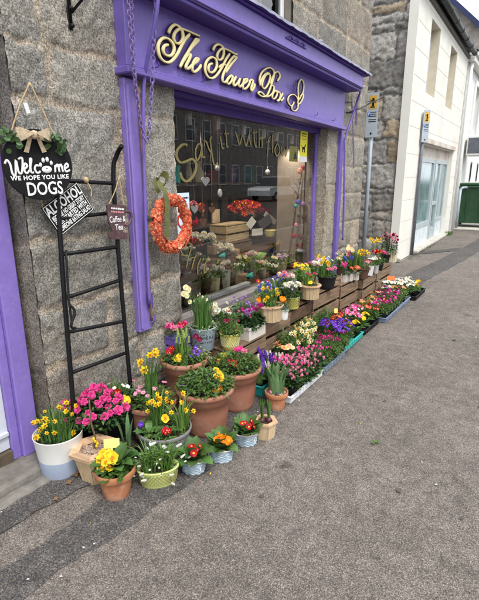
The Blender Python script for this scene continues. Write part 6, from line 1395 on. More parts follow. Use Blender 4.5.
mb = MB(); q0, q1 = W(246, 241, -2.80), W(282, 241, -2.80); mb.box((-2.98, q0.y, q1.z-.035), (-2.70, q1.y, q1.z-.01), bev=.003); mb.box((-2.96, q0.y, .44), (-2.93, q0.y+.04, q1.z-.036)); mb.box((-2.96, q1.y-.04, .44), (-2.93, q1.y, q1.z-.036)); mb.box((-2.76, q1.y-.04, .44), (-2.73, q1.y, q1.z-.036)); mb.box((-2.76, q0.y, .44), (-2.73, q0.y+.04, q1.z-.036))
tag(mb.build('table', CRATED), 'brown wooden display table standing in the shop window', 'table')
SGN = mat('chalk_plaque', (.05, .05, .055), rough=.7); SGW = mat('pale_plaque', (.5, .48, .44), rough=.7)
for (u, v, x, w, h, m, rot, lab) in [(257, 232, -2.72, .16, .08, SGW, 0, 'pale plaque lying low on the window table'), (265, 222, -2.78, .20, .12, SGN, .5, 'dark house shaped plaque leaning on the window table'), (270, 218, -2.86, .22, .07, SGW, -.6, 'slanted grey plaque with faint writing above the yellow pot'), (251, 223, -2.74, .12, .09, SGW, .8, 'small white card tilted left of the dark plaque')]:
    flat_thing('plaque', lab, 'plaque', W(u, v, x), w, h, m, rot=rot, tilt=R(-20), t=.006)
for (u, v, x, s, m, lab) in [(222.5, 256, -2.40, .030, TEAL, 'teal bird ornament perched on dark slats in the window'), (250, 276, -2.30, .035, TEAL, 'teal bird ornament low in the centre of the window')]:
    p = W(u, v, x); t = thing('bird_ornament', lab, 'ornament', p); mb = MB(); mb.ball((0, 0, 0), s, 0, 10, 7, .8); mb.ball((.0, s*.9, s*.5), s*.5, 0, 8, 6); mb.tube([(0, -s*.7, 0), (0, -s*2.2, s*.3)], [s*.4, s*.12]); mb.build('body', m, t); mb = MB(); mb.tube([(0, s*1.3, s*.5), (0, s*1.7, s*.45)], [.005, .001]); mb.build('beak', P_YEL2, t)
for (u, v, x, w, h, lab) in [(212, 250, -2.42, .07, .08, 'small kraft paper box on the dark crate in the window'), (235, 252, -2.55, .09, .05, 'grey slatted tray in the shop window'), (243, 277, -2.35, .10, .06, 'crumpled kraft paper bag low in the window')]:
    p = W(u, v, x); mb = MB(); mb.box((-.04, -w/2, -h/2), (.04, w/2, h/2), bev=.006); mb.box((-.036, -w/2+.005, h/2), (.036, w/2-.005, h/2+.004)); o = mb.build('gift_box', mat('kraft_paper', (.36, .25, .15), rough=.8), loc=p); tag(o, lab, 'box'); o.rotation_euler = (0, 0, .3)
mb = MB(); a, b = W(212, 289, -2.22), W(243, 276, -2.22); mb.box((-2.26, 2.75, .51), (-2.20, 3.55, .545), bev=.006); tag(mb.build('display_ledge', mat('pale_ledge', (.55, .60, .62), rough=.5)), 'pale ledge rail along the inside foot of the window', 'ledge')
rn = random.Random(91); KINDS = []
ccs = [P_RED, TEAL, LEAD, PINE, P_CREAM, P_BLUE, LIMEP, P_DKRED, GALV, BURLAP, P_LILAC, TERRA]
for k in range(30):      # jars, vases and boxes on the deep shelves
    zsh = (.98, 1.45, 1.93)[k % 3]; y_ = 2.3+3.2*((k*.377) % 1); h_ = rn.uniform(.08, .26); r_ = rn.uniform(.03, .07); m_ = ccs[k % 12]
    mb = MB(); q = k % 4
    if q == 0: mb.lathe([(.0001, 0), (r_*.8, .001), (r_, h_*.4), (r_*.45, h_*.8), (r_*.6, h_), (r_*.5, h_-.002), (.0001, h_*.7)], 14, 0)
    elif q == 1: mb.box((-r_, -r_*1.2, 0), (r_, r_*1.2, h_*.8), bev=.004); mb.box((-r_*1.05, -r_*1.25, h_*.8), (r_*1.05, r_*1.25, h_*.92), bev=.003)
    elif q == 2: mb.lathe([(.0001, 0), (r_*.7, .001), (r_, h_*.6), (r_*.95, h_*.61), (.0001, h_*.5)], 14, 0); [mb.broad((0, 0, h_*.5), a_*.7, .12, .05, 1.0, 0) for a_ in range(9)]
    else: mb.box((-.008, -r_*1.6, 0), (.008, r_*1.6, h_*1.1)); mb.box((.009, -r_*1.3, h_*.1), (.011, r_*1.3, h_))
    tag(mb.build(('vase', 'gift_box', 'potted_ornament', 'picture_frame')[q], m_, loc=(-3.22, y_, zsh+.002)), 'small %s among the goods on the dark shelves deep in the shop' % ('vase', 'lidded gift box', 'leafy potted ornament', 'framed picture')[q], ('vase', 'box', 'ornament', 'picture')[q], ('vases', 'gift boxes', 'potted ornaments', 'framed pictures')[q]+' on the shelves deep in the shop')
for k in range(9):       # white lanterns and jars with greenery on the bench behind the glass
    u_ = (196, 204, 213, 239, 246, 278, 284, 272, 232)[k]; v_ = (272, 262, 268, 268, 262, 268, 256, 262, 266)[k]; p = P(u_, v_, x=(-2.50, -2.62, -2.40, -2.44, -2.58, -2.50, -2.66, -2.40, -2.72)[k])
    t = thing('glass_jar', 'white jar with green sprigs among the goods on the window bench', 'jar', (p.x, p.y, .442), 0, 'white jars with sprigs on the window bench'); h_ = max(.08, p.z-.442)
    mb = MB(); mb.lathe([(.03, 0), (.04, .004), (.042, h_*.6), (.028, h_*.8), (.032, h_*.85)], 14, 0, cap0=True); mb.build('jar', (P_WHITE, LEAD, P_CREAM)[k % 3], t)
    pl = Plant(300+k); pl.bush((L_GREEN, L_GREY, L_BRIGHT)[k % 3], 60, .07, .10, L=.04, w=.018); pl.scatter([('prim', ('white', 'cream', 'pale')[k % 3])], 6, .06, .08, sc_=1.1, face=(.4, -.3, .3)); pl.put(t, h_*.8, combine=True)
for k, (u, v, x) in enumerate([(186, 250, -2.42), (196, 258, -2.5), (206, 272, -2.34), (215, 275, -2.32), (226, 268, -2.36), (262, 268, -2.34), (273, 272, -2.32), (283, 262, -2.36), (240, 262, -2.5), (253, 258, -2.5)]):
    p = W(u, v, x); h_ = max(.06, p.z-.442); t = thing('potted_blossom', 'pot of small white and pastel blossoms on the bench close behind the glass', 'flower pot', (p.x, p.y, .442), 0, 'pots of pale blossoms close behind the window glass')
    mb = MB(); mb.lathe([(.03, 0), (.045, h_*.9), (.047, h_*.92), (.04, h_*.86)], 14, 0, cap0=True); mb.build('pot', (P_WHITE, WICKRIM, CRATED, P_CREAM)[k % 4], t)
    pl = Plant(400+k); pl.bush((L_GREEN, L_BRIGHT)[k % 2], 70, .08, .09, L=.035, w=.016); pl.scatter([('azalea', 'white'), ('prim', ('cream', 'pale', 'white', 'lilac')[k % 4])], 11, .075, .09, sc_=.85, face=(.4, -.3, .3), stem=False); pl.put(t, h_*.85, combine=True)
# branch with baubles on the right side of the window
t = thing('twig_garland', 'bare branch hung with coloured baubles and flowers at the right of the window', 'decoration')
mb = MB(); rn = random.Random(33)
B = [W(288, 262, -2.4), W(293, 228, -2.38), W(297, 200, -2.36), W(302, 172, -2.33)]
mb.tube(spline(B, 6), [.012]*10+[.008]*9, n=6)
for i in range(14):
    p = spline(B, 6)[4+i]; mb.tube([p, p+Vector((rn.uniform(-.1, .05), rn.uniform(-.1, .12), rn.uniform(.0, .14)))], [.004, .0015], n=4)
for (u, v0, v1) in ((301, 160, 262), (304, 190, 240), (297, 215, 262)): mb.tube([W(u, v0, -2.30), W(u-1, v1, -2.30)], .002, n=4)
mb.build('branch', mat('twig', (.09, .05, .03)), t)
for (u, v, r, m) in [(300, 171, .034, P_PEACH), (303, 168, .028, P_RED), (298, 202, .03, P_BLUE), (303, 204, .028, P_LILAC), (296, 206, .022, TEAL), (299, 215, .028, L_GREY), (304, 217, .03, P_DKRED), (294, 236, .03, P_RED), (301, 237, .034, P_DKRED), (296, 225, .024, P_PINK2), (305, 226, .02, P_WHITE)]:
    mb = MB(); mb.ball(W(u, v, -2.30), r, 0, 9, 6); 
    for q in range(7): a = q*.9; mb.petal(a, r*1.1, r*.7, r*.5, 0, M=Matrix.Translation(W(u, v, -2.30)))
    mb.build('bauble', m, t)
mb = MB(); p = W(300, 252, -2.32); mb.lathe([(.0001, 0), (.06, .005), (.065, .02), (.02, .04), (.0001, .045)], 16, 0, Matrix.Translation(p)); mb.tube([p+Vector((0, 0, .04)), p+Vector((0, 0, .12))], .003); tag(mb.build('bird_feeder', GALV), 'little metal hanging feeder lid at the right foot of the window', 'feeder')
# ================================================================== PARKING SIGNS
def parking(base, zs0, zs1, w, yaw, label, pm, zt):
    t = thing('parking_sign', label, 'sign', base); mb = MB(); mb.tube([(0, 0, 0), (0, 0, zt)], .030, n=14); mb.build('pole', pm, t)
    mb = MB(); mb.box((-w/2, -.045, zs0), (w/2, -.041, zs1), bev=.001); mb.build('sign_plate', mat('sign_plate_grey', (.40, .46, .51), rough=.5, var=.05), t)
    h = zs1-zs0; mb = MB(); mb.box((-w*.34, -.047, zs1-h*.36), (w*.36, -.0455, zs1-h*.06)); mb.build('yellow_panel', mat('sign_yellow', (.62, .38, .05), rough=.5), t)
    mb = MB(); mb.box((-w*.06, -.049, zs1-h*.30), (w*.12, -.0475, zs1-h*.12)); mb.box((-w*.2, -.049, zs1-h*.33), (w*.2, -.0475, zs1-h*.305)); mb.tube([(-w*.25, -.048, zs1-h*.15), (w*.25, -.048, zs1-h*.22)], .004, n=4)
    for k in range(5): mb.box((-w*.10 if k < 2 else -w*.28, -.0475, zs1-h*(.44+.045*k+(.03 if k > 2 else 0))), (w*.36, -.0462, zs1-h*(.425+.045*k+(.03 if k > 2 else 0))))
    mb.add([(-w*.08, -.0475, zs0+h*.12), (w*.12, -.0475, zs0+h*.085), (-w*.08, -.0475, zs0+h*.05)], [(0, 2, 1)]); mb.build('markings', CHARB, t)
    mb = MB(); mb.box((-w*.38, -.0475, zs1-h*.52), (-w*.14, -.0462, zs1-h*.42)); mb.build('blue_square', mat('sign_blue', (.03, .12, .5), rough=.5), t)
    o = link('lettering', text_mesh('P', h*.10, WHITEP), t); o.matrix_local = Matrix.Translation((-w*.26, -.049, zs1-h*.47)) @ Matrix.Rotation(math.pi/2, 4, 'X')
    t.rotation_euler = (0, 0, yaw); return t
p = P(364, 240, y=6.9); parking((p.x, 6.9, 0), 2.06, 2.66, .165, R(8), 'slim grey parking sign on a galvanised pole by the rubble wall', GALV, 2.62)
p = P(413, 254, z=0); parking((p.x-.00, p.y-.14, 0), 2.12, 2.68, .19, R(66), 'parking sign on a dark post against the cream building', mat('dark_post', (.12, .13, .15), rough=.5), 2.65)
# ================================================================== RUBBLE GABLE AND CREAM BUILDING
CY0, CY1, CX = 8.4, 13.75, -2.05
cb = thing('cream_building', 'two storey cream rendered building with rubble stone side and blank upper windows', 'building')
zs = [0]; rn = random.Random(21)
while zs[-1] < 6.2: zs.append(zs[-1]+rn.choice([rn.uniform(.10, .18), rn.uniform(.3, .46)]))
RB = [(.33, .315, .29), (.37, .35, .32), (.27, .26, .245), (.40, .375, .335), (.33, .315, .29), (.38, .31, .225), (.35, .335, .31), (.30, .29, .275)]
bl = courses(-8, CX+.1, zs, .20, .62, RB, 22)
masonry('side_wall', -8, CX-.14, 0, 6.2, bl, lambda a, h, z: (a, CY0-h, z), cb, mortar=(.19, .185, .175), joint=.011, depth=.016, res=.022, seed=30, wob=.05, rough=.03, mat_=STONE2)
mb = MB()
mb.box((-8, CY0+.03, 0), (CX-.2, CY1, 4.45)); 
mb.add([(-8, CY0+.03, 4.45), (CX-.2, CY0+.03, 4.45), (-5.05, CY0+.03, 7.0), (-8, CY1, 4.45), (CX-.2, CY1, 4.45), (-5.05, CY1, 7.0)], [(0, 1, 2), (3, 5, 4)])
mb.build('core', mat('core_render', (.3, .29, .27), rough=.9), cb)
# front wall as separate blocks of ashlar render with openings
OPEN = [(9.35, 10.15, 3.0, 4.2), (11.35, 12.15, 3.0, 4.2), (9.60, 13.05, .0, 2.12)]
ys = sorted({CY0, CY1}|{o[0] for o in OPEN}|{o[1] for o in OPEN}); zz = sorted({0, 4.5}|{o[2] for o in OPEN}|{o[3] for o in OPEN}); mb = MB()
for i in range(len(ys)-1):
    for j in range(len(zz)-1):
        cyy, czz = (ys[i]+ys[i+1])/2, (zz[j]+zz[j+1])/2
        if any(o[0] < cyy < o[1] and o[2] < czz < o[3] for o in OPEN): continue
        mb.add([(CX, ys[i], zz[j]), (CX, ys[i+1], zz[j]), (CX, ys[i+1], zz[j+1]), (CX, ys[i], zz[j+1])], [(0, 1, 2, 3)])
mb.box((CX-.145, CY0-.055, 0), (CX-.0015, CY0-.001, 4.6)); mb.add([(CX, CY0-.055, 0), (CX, CY0, 0), (CX, CY0, 4.5), (CX, CY0-.055, 4.5)], [(0, 1, 2, 3)])
for (a, b, c, d) in OPEN[:2]:
    mb.add([(CX, a, c), (CX, a, d), (CX-.16, a, d), (CX-.16, a, c)], [(0, 1, 2, 3)], 1); mb.add([(CX, b, c), (CX, b, d), (CX-.16, b, d), (CX-.16, b, c)], [(3, 2, 1, 0)], 1)
    mb.add([(CX, a, d), (CX, b, d), (CX-.16, b, d), (CX-.16, a, d)], [(0, 1, 2, 3)], 1); mb.add([(CX, a, c), (CX, b, c), (CX-.16, b, c), (CX-.16, a, c)], [(3, 2, 1, 0)], 1)
a, b, c, d = OPEN[2]
mb.add([(CX, b, 0), (CX, b, d), (CX-.18, b, d), (CX-.18, b, 0)], [(3, 2, 1, 0)], 0); mb.add([(CX, a, 0), (CX, a, d), (CX-.18, a, d), (CX-.18, a, 0)], [(0, 1, 2, 3)], 0); mb.add([(CX, a, d), (CX, b, d), (CX-.18, b, d), (CX-.18, a, d)], [(0, 1, 2, 3)], 0)
mb.build('front_wall', [CREAMW, REVEAL], cb)
JM = mat('render_joint', (.56, .52, .44), rough=.9)
mb = MB()
for z in (.35, .72, 1.1, 1.5, 1.9, 2.35, 2.75, 3.15, 3.55, 3.95, 4.3):
    segs = [(CY0, CY1)]
    for (a, b, c, d) in OPEN:
        if c < z < d: segs = [q for s in segs for q in ((s[0], min(a, s[1])), (max(b, s[0]), s[1])) if q[1]-q[0] > .05]
    for s in segs: mb.box((CX-.002, s[0]+.001, z-.004), (CX+.002, s[1]-.001, z+.004))
mb.build('joint_lines', JM, cb)
for (a, b, c, d) in OPEN[:2]:
    mb = MB(); mb.box((CX-.165, a, c), (CX-.155, b, d)); mb.build('window', mat('blocked_window', (.50, .53, .58), rough=.7, var=.1), cb)
mb = MB(); mb.box((CX+.001, 9.5, 2.13), (CX+.05, 13.15, 2.24), bev=.01); mb.box((CX-.17, 9.6, 1.88), (CX-.10, 13.05, 2.12)); mb.build('shopfront_lintel', [mat('stained_white', (.62, .58, .52), rough=.8, var=.15, dirt=(.35, .2, .12, .8), dscale=2)], cb)
GF = mat('grey_green_joinery', (.42, .48, .50), rough=.5, var=.05)
sf = MB()
for (y0, y1) in ((9.6, 9.68), (11.35, 11.45), (11.55, 11.60), (12.1, 12.2), (12.98, 13.05)): sf.box((CX-.15, y0, .0), (CX-.09, y1, 1.88), bev=.006)
sf.box((CX-.15, 9.68, 1.80), (CX-.09, 11.35, 1.88)); sf.box((CX-.15, 9.68, .42), (CX-.09, 11.35, .52)); sf.box((CX-.15, 11.6, 1.80), (CX-.09, 12.1, 1.88)); sf.box((CX-.15, 12.2, 1.80), (CX-.09, 12.98, 1.88)); sf.box((CX-.15, 12.2, .42), (CX-.09, 12.98, .50)); sf.box((CX-.15, 11.6, .06), (CX-.09, 12.1, .3)); sf.box((CX-.15, 11.6, .85), (CX-.09, 12.1, .93))
sfo = sf.build('shopfront_frame', GF, cb)
mb = MB(); mb.box((CX-.13, 9.68, .06), (CX-.10, 11.35, .418)); mb.build('stall_riser', mat('pale_blue_panel', (.60, .66, .68), rough=.6), cb); mb = MB(); mb.box((CX-.13, 12.2, .06), (CX-.10, 12.98, .418)); mb.build('stall_riser', MATS['pale_blue_panel'], cb)
mb = MB(); mb.box((CX-.125, 9.68, .52), (CX-.12, 11.35, 1.8)); mb.box((CX-.125, 11.6, .3), (CX-.12, 12.1, .85)); mb.box((CX-.125, 11.6, .93), (CX-.12, 12.1, 1.8)); mb.box((CX-.125, 12.2, .5), (CX-.12, 12.98, 1.8)); mb.build('pane', mat('teal_tinted_pane', (.22, .31, .32), rough=.12, var=.3, scale=2), sfo)
mb = MB(); mb.box((CX-.195, 9.6, 0), (CX-.19, 13.05, 1.9)); mb.build('net_curtain', mat('net_curtain', (.30, .42, .40), rough=.9, var=.25, scale=3), cb)
mb = MB(); mb.box((CX-.16, 9.6, .001), (CX+.10, 13.05, .06), bev=.01); mb.build('sill_step', mat('pale_kerb', (.5, .48, .42), rough=.9, var=.2), cb)
def slate_roof(name, x0, x1, zr0, zr1, y0, y1, parent):
    mb = MB(); rows = 14; n = int((y1-y0)/.28); rn = random.Random(3)
    for r in range(rows):
        t0, t1 = r/rows, (r+1)/rows
        for k in range(n+1):
            ya = y0+k*.28-(.14 if r % 2 else 0); yb = min(ya+.272, y1); ya = max(ya, y0)
            if yb <= ya: continue
            j = rn.uniform(0, .006); mb.add([(x0+(x1-x0)*t0, ya, zr0+(zr1-zr0)*t0+.022+j), (x0+(x1-x0)*t0, yb, zr0+(zr1-zr0)*t0+.022+j), (x0+(x1-x0)*(t1+.02), yb, zr0+(zr1-zr0)*(t1+.02)), (x0+(x1-x0)*(t1+.02), ya, zr0+(zr1-zr0)*(t1+.02))], [(0, 1, 2, 3)])
    mb.add([(x0, y0, zr0-.03), (x0, y1, zr0-.03), (x1, y1, zr1-.03), (x1, y0, zr1-.03)], [(0, 1, 2, 3)])
    mb.build(name, SLATE, parent)
slate_roof('roof', CX+.10, -5.05, 4.52, 7.0, CY0-.05, CY1, cb); slate_roof('roof', -8.1, -5.05, 4.45, 7.0, CY0-.05, CY1, cb)
mb = MB(); mb.tube([(CX+.14, CY0-.1, 4.50), (CX+.14, CY1+.05, 4.50)], .055, n=10)
for k in range(8): mb.tube([(CX+.14, CY0+.3+k*.7, 4.50), (CX+.14, CY0+.34+k*.7, 4.50)], .066, n=10)
mb.build('gutter', GUTTER, cb)
mb = MB(); mb.box((CX, CY0, 4.38), (CX+.05, CY1, 4.46), bev=.008); mb.build('eaves_board', mat('dark_eaves', (.10, .09, .085)), cb)
# stones at the foot of the corner
for k, (x_, y_, s) in enumerate(((-2.28, 8.25, .12), (-2.12, 8.32, .10), (-2.45, 8.28, .11))):
    mb = MB(); prof = [(s*math.sin(math.pi*i/5)+.001, -s*.6*math.cos(math.pi*i/5)+s*.4) for i in range(6)]; rn = random.Random(k); mb.lathe(prof, 7, 0, sx=1.3, nfun=lambda a, z: 1+.25*math.sin(a*3+k+z*20), sm=False)
    tag(mb.build('rubble_stone', mat('loose_stone', (.24, .23, .215), rough=.95, var=.3, scale=12, bump=.8), loc=(x_, y_, 0)), ['grey rubble stone lying left at the foot of the side wall', 'grey rubble stone right at the cream corner', 'grey rubble stone farthest into the alley'][[1, 2, 0][k] if False else (0, 1, 2)[k]], 'stone', 'rubble stones at the foot of the wall')
# alley back wall
al_ = thing('alley_wall', 'grey rubble wall closing the narrow alley between shop and cream building', 'wall')
masonry('wall_face', 6.1, 8.4, 0, 2.6, courses(6.1, 8.4, [0, .3, .55, .9, 1.2, 1.55, 1.9, 2.25, 2.6], .25, .6, RB, 40), lambda a, h, z: (-7.0+h, a, z), al_, mortar=(.16, .155, .145), res=.05, depth=.03, seed=41, mat_=STONE2)
# ================================================================== BUILDINGS FARTHER DOWN THE STREET
wb = thing('white_building', 'white painted terrace building beyond the cream one, with a projecting shop sign', 'building')
BY0, BY1, BZ = 13.85, 24, 4.55
mb = MB(); OPN = [(15.6, 16.7, 2.75, 4.0), (18.6, 19.7, 2.75, 4.0), (16.6, 16.95, 1.35, 1.95), (18.3, 18.65, 1.35, 1.95), (20.4, 21.4, 0, 2.1)]
ys = sorted({BY0, BY1}|{o[0] for o in OPN}|{o[1] for o in OPN}); zz = sorted({0, BZ}|{o[2] for o in OPN}|{o[3] for o in OPN})
for i in range(len(ys)-1):
    for j in range(len(zz)-1):
        cyy, czz = (ys[i]+ys[i+1])/2, (zz[j]+zz[j+1])/2
        if any(o[0] < cyy < o[1] and o[2] < czz < o[3] for o in OPN): continue
        mb.add([(CX, ys[i], zz[j]), (CX, ys[i+1], zz[j]), (CX, ys[i+1], zz[j+1]), (CX, ys[i], zz[j+1])], [(0, 1, 2, 3)])
for (a, b, c, d) in OPN:
    for q in ([(CX, a, c), (CX, a, d), (CX-.15, a, d), (CX-.15, a, c)], [(CX, b, d), (CX, b, c), (CX-.15, b, c), (CX-.15, b, d)], [(CX, a, d), (CX, b, d), (CX-.15, b, d), (CX-.15, a, d)], [(CX, a, c), (CX-.15, a, c), (CX-.15, b, c), (CX, b, c)]): mb.add(q, [(0, 1, 2, 3)])
mb.box((-8, BY0, 0), (CX-.30, BY1, BZ)); mb.box((CX-.2, BY0, 0), (CX-.003, BY0+.01, BZ)); mb.build('wall', WHITEW, wb)
for (a, b, c, d) in OPN:
    mb = MB(); mb.box((CX-.15, a, c), (CX-.11, a+.06, d)); mb.box((CX-.15, b-.06, c), (CX-.11, b, d)); mb.box((CX-.15, a+.06, d-.06), (CX-.11, b-.06, d)); mb.box((CX-.15, a+.06, c), (CX-.11, b-.06, c+.06))
    o = mb.build('window' if c > 0 else 'door', TAG if d > 2.5 else GUTTER, wb); o.location.x = .0 if d > 2.5 else .12; mb = MB(); mb.box((CX-.145, a+.06, c+.06), (CX-.14, b-.06, d-.06)); mb.build('pane', mat('dim_glass', (.10, .12, .13), rough=.1), o)
mb = MB(); mb.box((CX+.001, BY0, BZ-.22), (CX+.16, BY1, BZ-.08), bev=.02); mb.box((CX, BY0, BZ-.079), (CX+.22, BY1, BZ), bev=.01); mb.build('cornice', WHITEW, wb)
for (a, b, c, d) in OPN[:2]:
    mb = MB(); mb.box((CX+.001, a-.16, c-.1), (CX+.05, a-.003, d+.16), bev=.01); mb.box((CX+.001, b+.003, c-.1), (CX+.05, b+.16, d+.16), bev=.01); mb.box((CX+.001, a, d+.02), (CX+.06, b, d+.16), bev=.01); mb.build('window_surround', WHITEW, wb)
mb = MB(); mb.tube([(CX+.07, BY0+.08, BZ-.1), (CX+.07, BY0+.08, .05)], .045, n=8); mb.build('downpipe', WHITEW, wb)
slate_roof('roof', CX+.2, -5.2, BZ+.02, 6.3, BY0, BY1, wb)
sb = thing('projecting_sign', 'white boxed shop sign with dark face projecting from the white building', 'sign', (CX, 15.15, 0))
mb = MB(); mb.box((.06, -.35, 2.08), (.52, .35, 2.62), bev=.02); mb.build('box', WHITEW, sb); mb = MB(); mb.box((.10, -.362, 2.14), (.48, -.352, 2.56), bev=.003); mb.build('sign_face', mat('dark_sign', (.10, .11, .13), rough=.4), sb); mb = MB(); mb.tube([(0, 0, 2.5), (.06, 0, 2.5)], .03); mb.tube([(0, 0, 2.2), (.06, 0, 2.2)], .03); mb.build('bracket', GUTTER, sb)
# stone gable with blue bargeboard behind
sg = thing('stone_building', 'tall rubble stone gable with a blue edged roof above the white building', 'building')
GY = 24.2
mb = MB(); pk = P(440, -60, y=GY); a_ = P(449, -2, y=GY); b_ = P(490, 37, y=GY)
s_ = (b_.z-a_.z)/(b_.x-a_.x); xr = -5.2; zr = a_.z+s_*(xr-a_.x); xe = -1.4; ze = a_.z+s_*(xe-a_.x); xl = 2*xr-xe
masonry('gable_wall', xl, xe, 3.0, ze, courses(xl, xe, list(np.arange(3, ze+.4, .38)), .4, .9, RB, 51), lambda a, h, z: (a, GY-h, z), sg, mortar=(.3, .28, .25), res=.12, depth=.04, seed=52, mat_=STONE2)
mb.add([(xl, GY, ze), (xe, GY, ze), (xr, GY, zr), (xl, GY+9, ze), (xe, GY+9, ze), (xr, GY+9, zr)], [(0, 1, 2), (3, 5, 4)]); mb.box((xl, GY+.1, 0), (xe, GY+9, ze)); mb.build('wall', mat('gable_stone', (.34, .31, .27), rough=.9, var=.35, scale=3.5, bump=1, bscale=6, dirt=(.2, .19, .17, .7), dscale=3), sg)
mb = MB(); mb.add([(xe+.3, GY-.35, ze-.3*-s_*0-.12), (xr, GY-.35, zr+.08), (xr, GY+9, zr+.08), (xe+.3, GY+9, ze-.12)], [(0, 1, 2, 3)]); mb.add([(xl-.3, GY-.35, ze-.12), (xr, GY-.35, zr+.08), (xr, GY+9, zr+.08), (xl-.3, GY+9, ze-.12)], [(3, 2, 1, 0)]); mb.build('roof', SLATE, sg)
mb = MB()
for X0 in ((xe+.3, 1), (xl-.3, -1)):
    mb.add([(X0[0], GY-.40, ze-.36), (X0[0], GY-.40, ze-.10), (xr, GY-.40, zr+.10), (xr, GY-.40, zr-.16), (X0[0], GY-.34, ze-.36), (X0[0], GY-.34, ze-.10), (xr, GY-.34, zr+.10), (xr, GY-.34, zr-.16)], [(0, 1, 2, 3), (7, 6, 5, 4), (0, 3, 7, 4), (1, 5, 6, 2)])
mb.build('bargeboard', mat('blue_barge', (.012, .02, .075), rough=.6), sg)
# more terrace down the street and across it (seen in the shop glass)
def terrace(name, label, x0, x1, y0, y1, z, face, m, win, seed=0, roofz=2.2):
    t = thing(name, label, 'building'); mb = MB(); mb.box((min(x0, x1), y0, 0), (max(x0, x1), y1, z)); mb.build('wall', m, t); X = x0; s = face
    for k, (wy, wz, ww, wh) in enumerate(win):
        mb = MB(); mb.box((min(X, X+s*.03), wy-.06, wz-.06), (max(X, X+s*.03), wy, wz+wh+.06)); mb.box((min(X, X+s*.03), wy+ww, wz-.06), (max(X, X+s*.03), wy+ww+.06, wz+wh+.06)); mb.box((min(X, X+s*.03), wy, wz+wh), (max(X, X+s*.03), wy+ww, wz+wh+.06)); mb.box((min(X, X+s*.06), wy, wz-.08), (max(X, X+s*.06), wy+ww, wz-.0)); mb.box((min(X, X+s*.025), wy, wz+wh*.5-.02), (max(X, X+s*.025), wy+ww, wz+wh*.5+.02))
        o = mb.build('window', TAG, t); mb = MB(); mb.box((min(X+s*.002, X+s*.008), wy, wz), (max(X+s*.002, X+s*.008), wy+ww, wz+wh)); mb.build('pane', mat('dim_glass', (.10, .12, .13), rough=.1), o)
    xm = (x0+x1)/2; mb = MB(); e = .25*s
    mb.add([(x0+e, y0, z-.05), (x0+e, y1, z-.05), (xm, y1, z+roofz), (xm, y0, z+roofz), (x1-e, y0, z-.05), (x1-e, y1, z-.05)], [(0, 1, 2, 3), (3, 2, 5, 4), (0, 3, 4), (1, 5, 2)]); mb.build('roof', SLATE, t); return t
wn_ = lambda y0, n, st, z1, z2: [(y0+k*st, z, 1.0, 1.5) for k in range(n) for z in (z1, z2)]
terrace('granite_building', 'granite terrace across the street opposite the flower shop', 18.0, 26, -8, 7, 6.2, -1, mat('granite_far', (.30, .28, .25), rough=.9, var=.3, scale=3, bump=.6), wn_(-7, 7, 2, 1.0, 4.0))
terrace('white_terrace', 'pale rendered terrace across the street, farther along', 18.0, 26, 7.3, 20, 5.6, -1, WHITEW, wn_(8.2, 6, 2, .9, 3.6))
terrace('granite_building', 'granite terrace across the street at the far end', 18.0, 26, 20.3, 48, 6.6, -1, mat('granite_far2', (.27, .255, .235), rough=.9, var=.3, scale=3, bump=.6), wn_(21, 13, 2, 1.0, 4.2))
terrace('granite_building', 'granite terrace closing the near side of the street far away', -2.05, -9, 33.5, 60, 6.0, 1, MATS['granite_far2'], wn_(34.5, 12, 2, 1.0, 3.9))
# wheelie bin
bn = thing('wheeled_bin', 'large green four wheeled rubbish bin standing at the white building', 'bin', (-1.44, 15.35, .0585))
GREEN = mat('bin_green', (.018, .065, .026), rough=.5, var=.1, dirt=(.05, .10, .05, .4), dscale=4)
mb = MB(); vs = [(-.60, -.42, .12), (.60, -.42, .12), (.60, .42, .12), (-.60, .42, .12), (-.68, -.50, 1.12), (.68, -.50, 1.12), (.68, .50, 1.12), (-.68, .50, 1.12)]
mb.add(vs, [(3, 2, 1, 0), (4, 5, 6, 7), (0, 1, 5, 4), (1, 2, 6, 5), (2, 3, 7, 6), (3, 0, 4, 7)])
for x_ in (-.35, 0, .35): mb.add([(x_-.02, -.425, .14), (x_+.02, -.425, .14), (x_+.02, -.502, 1.0), (x_-.02, -.502, 1.0), (x_-.02, -.44, .14), (x_+.02, -.44, .14), (x_+.02, -.52, 1.0), (x_-.02, -.52, 1.0)], [(4, 5, 6, 7), (0, 4, 7, 3), (5, 1, 2, 6), (3, 7, 6, 2)])
mb.build('body', GREEN, bn)
mb = MB(); mb.box((-.73, -.56, 1.13), (.73, .55, 1.19), bev=.015); mb.box((-.66, -.48, 1.19), (.66, .50, 1.27), bev=.03); mb.build('lid', GREEN, bn)
for (x_, y_) in ((-.48, -.36), (.48, -.36), (-.48, .36), (.48, .36)):
    mb = MB(); M = Matrix.Translation((x_*1.22, y_*1.25, .13)) @ Matrix.Rotation(math.pi/2, 4, 'Y'); mb.lathe([(.0001, -.03), (.10, -.03), (.13, -.02), (.13, .02), (.10, .03), (.0001, .03)], 18, 0, M); mb.build('wheel', BLACKP, bn)
mb = MB(); mb.box((-.02, -.525, .70), (.12, -.515, .76)); mb.build('sticker', TAG, bn)
mb = MB(); mb.box((-2.04, 14.55, .001), (-.2, 16.9, .058), bev=.015); tag(mb.build('raised_kerb', mat('pale_kerb', (.5, .48, .42))), kind='structure')
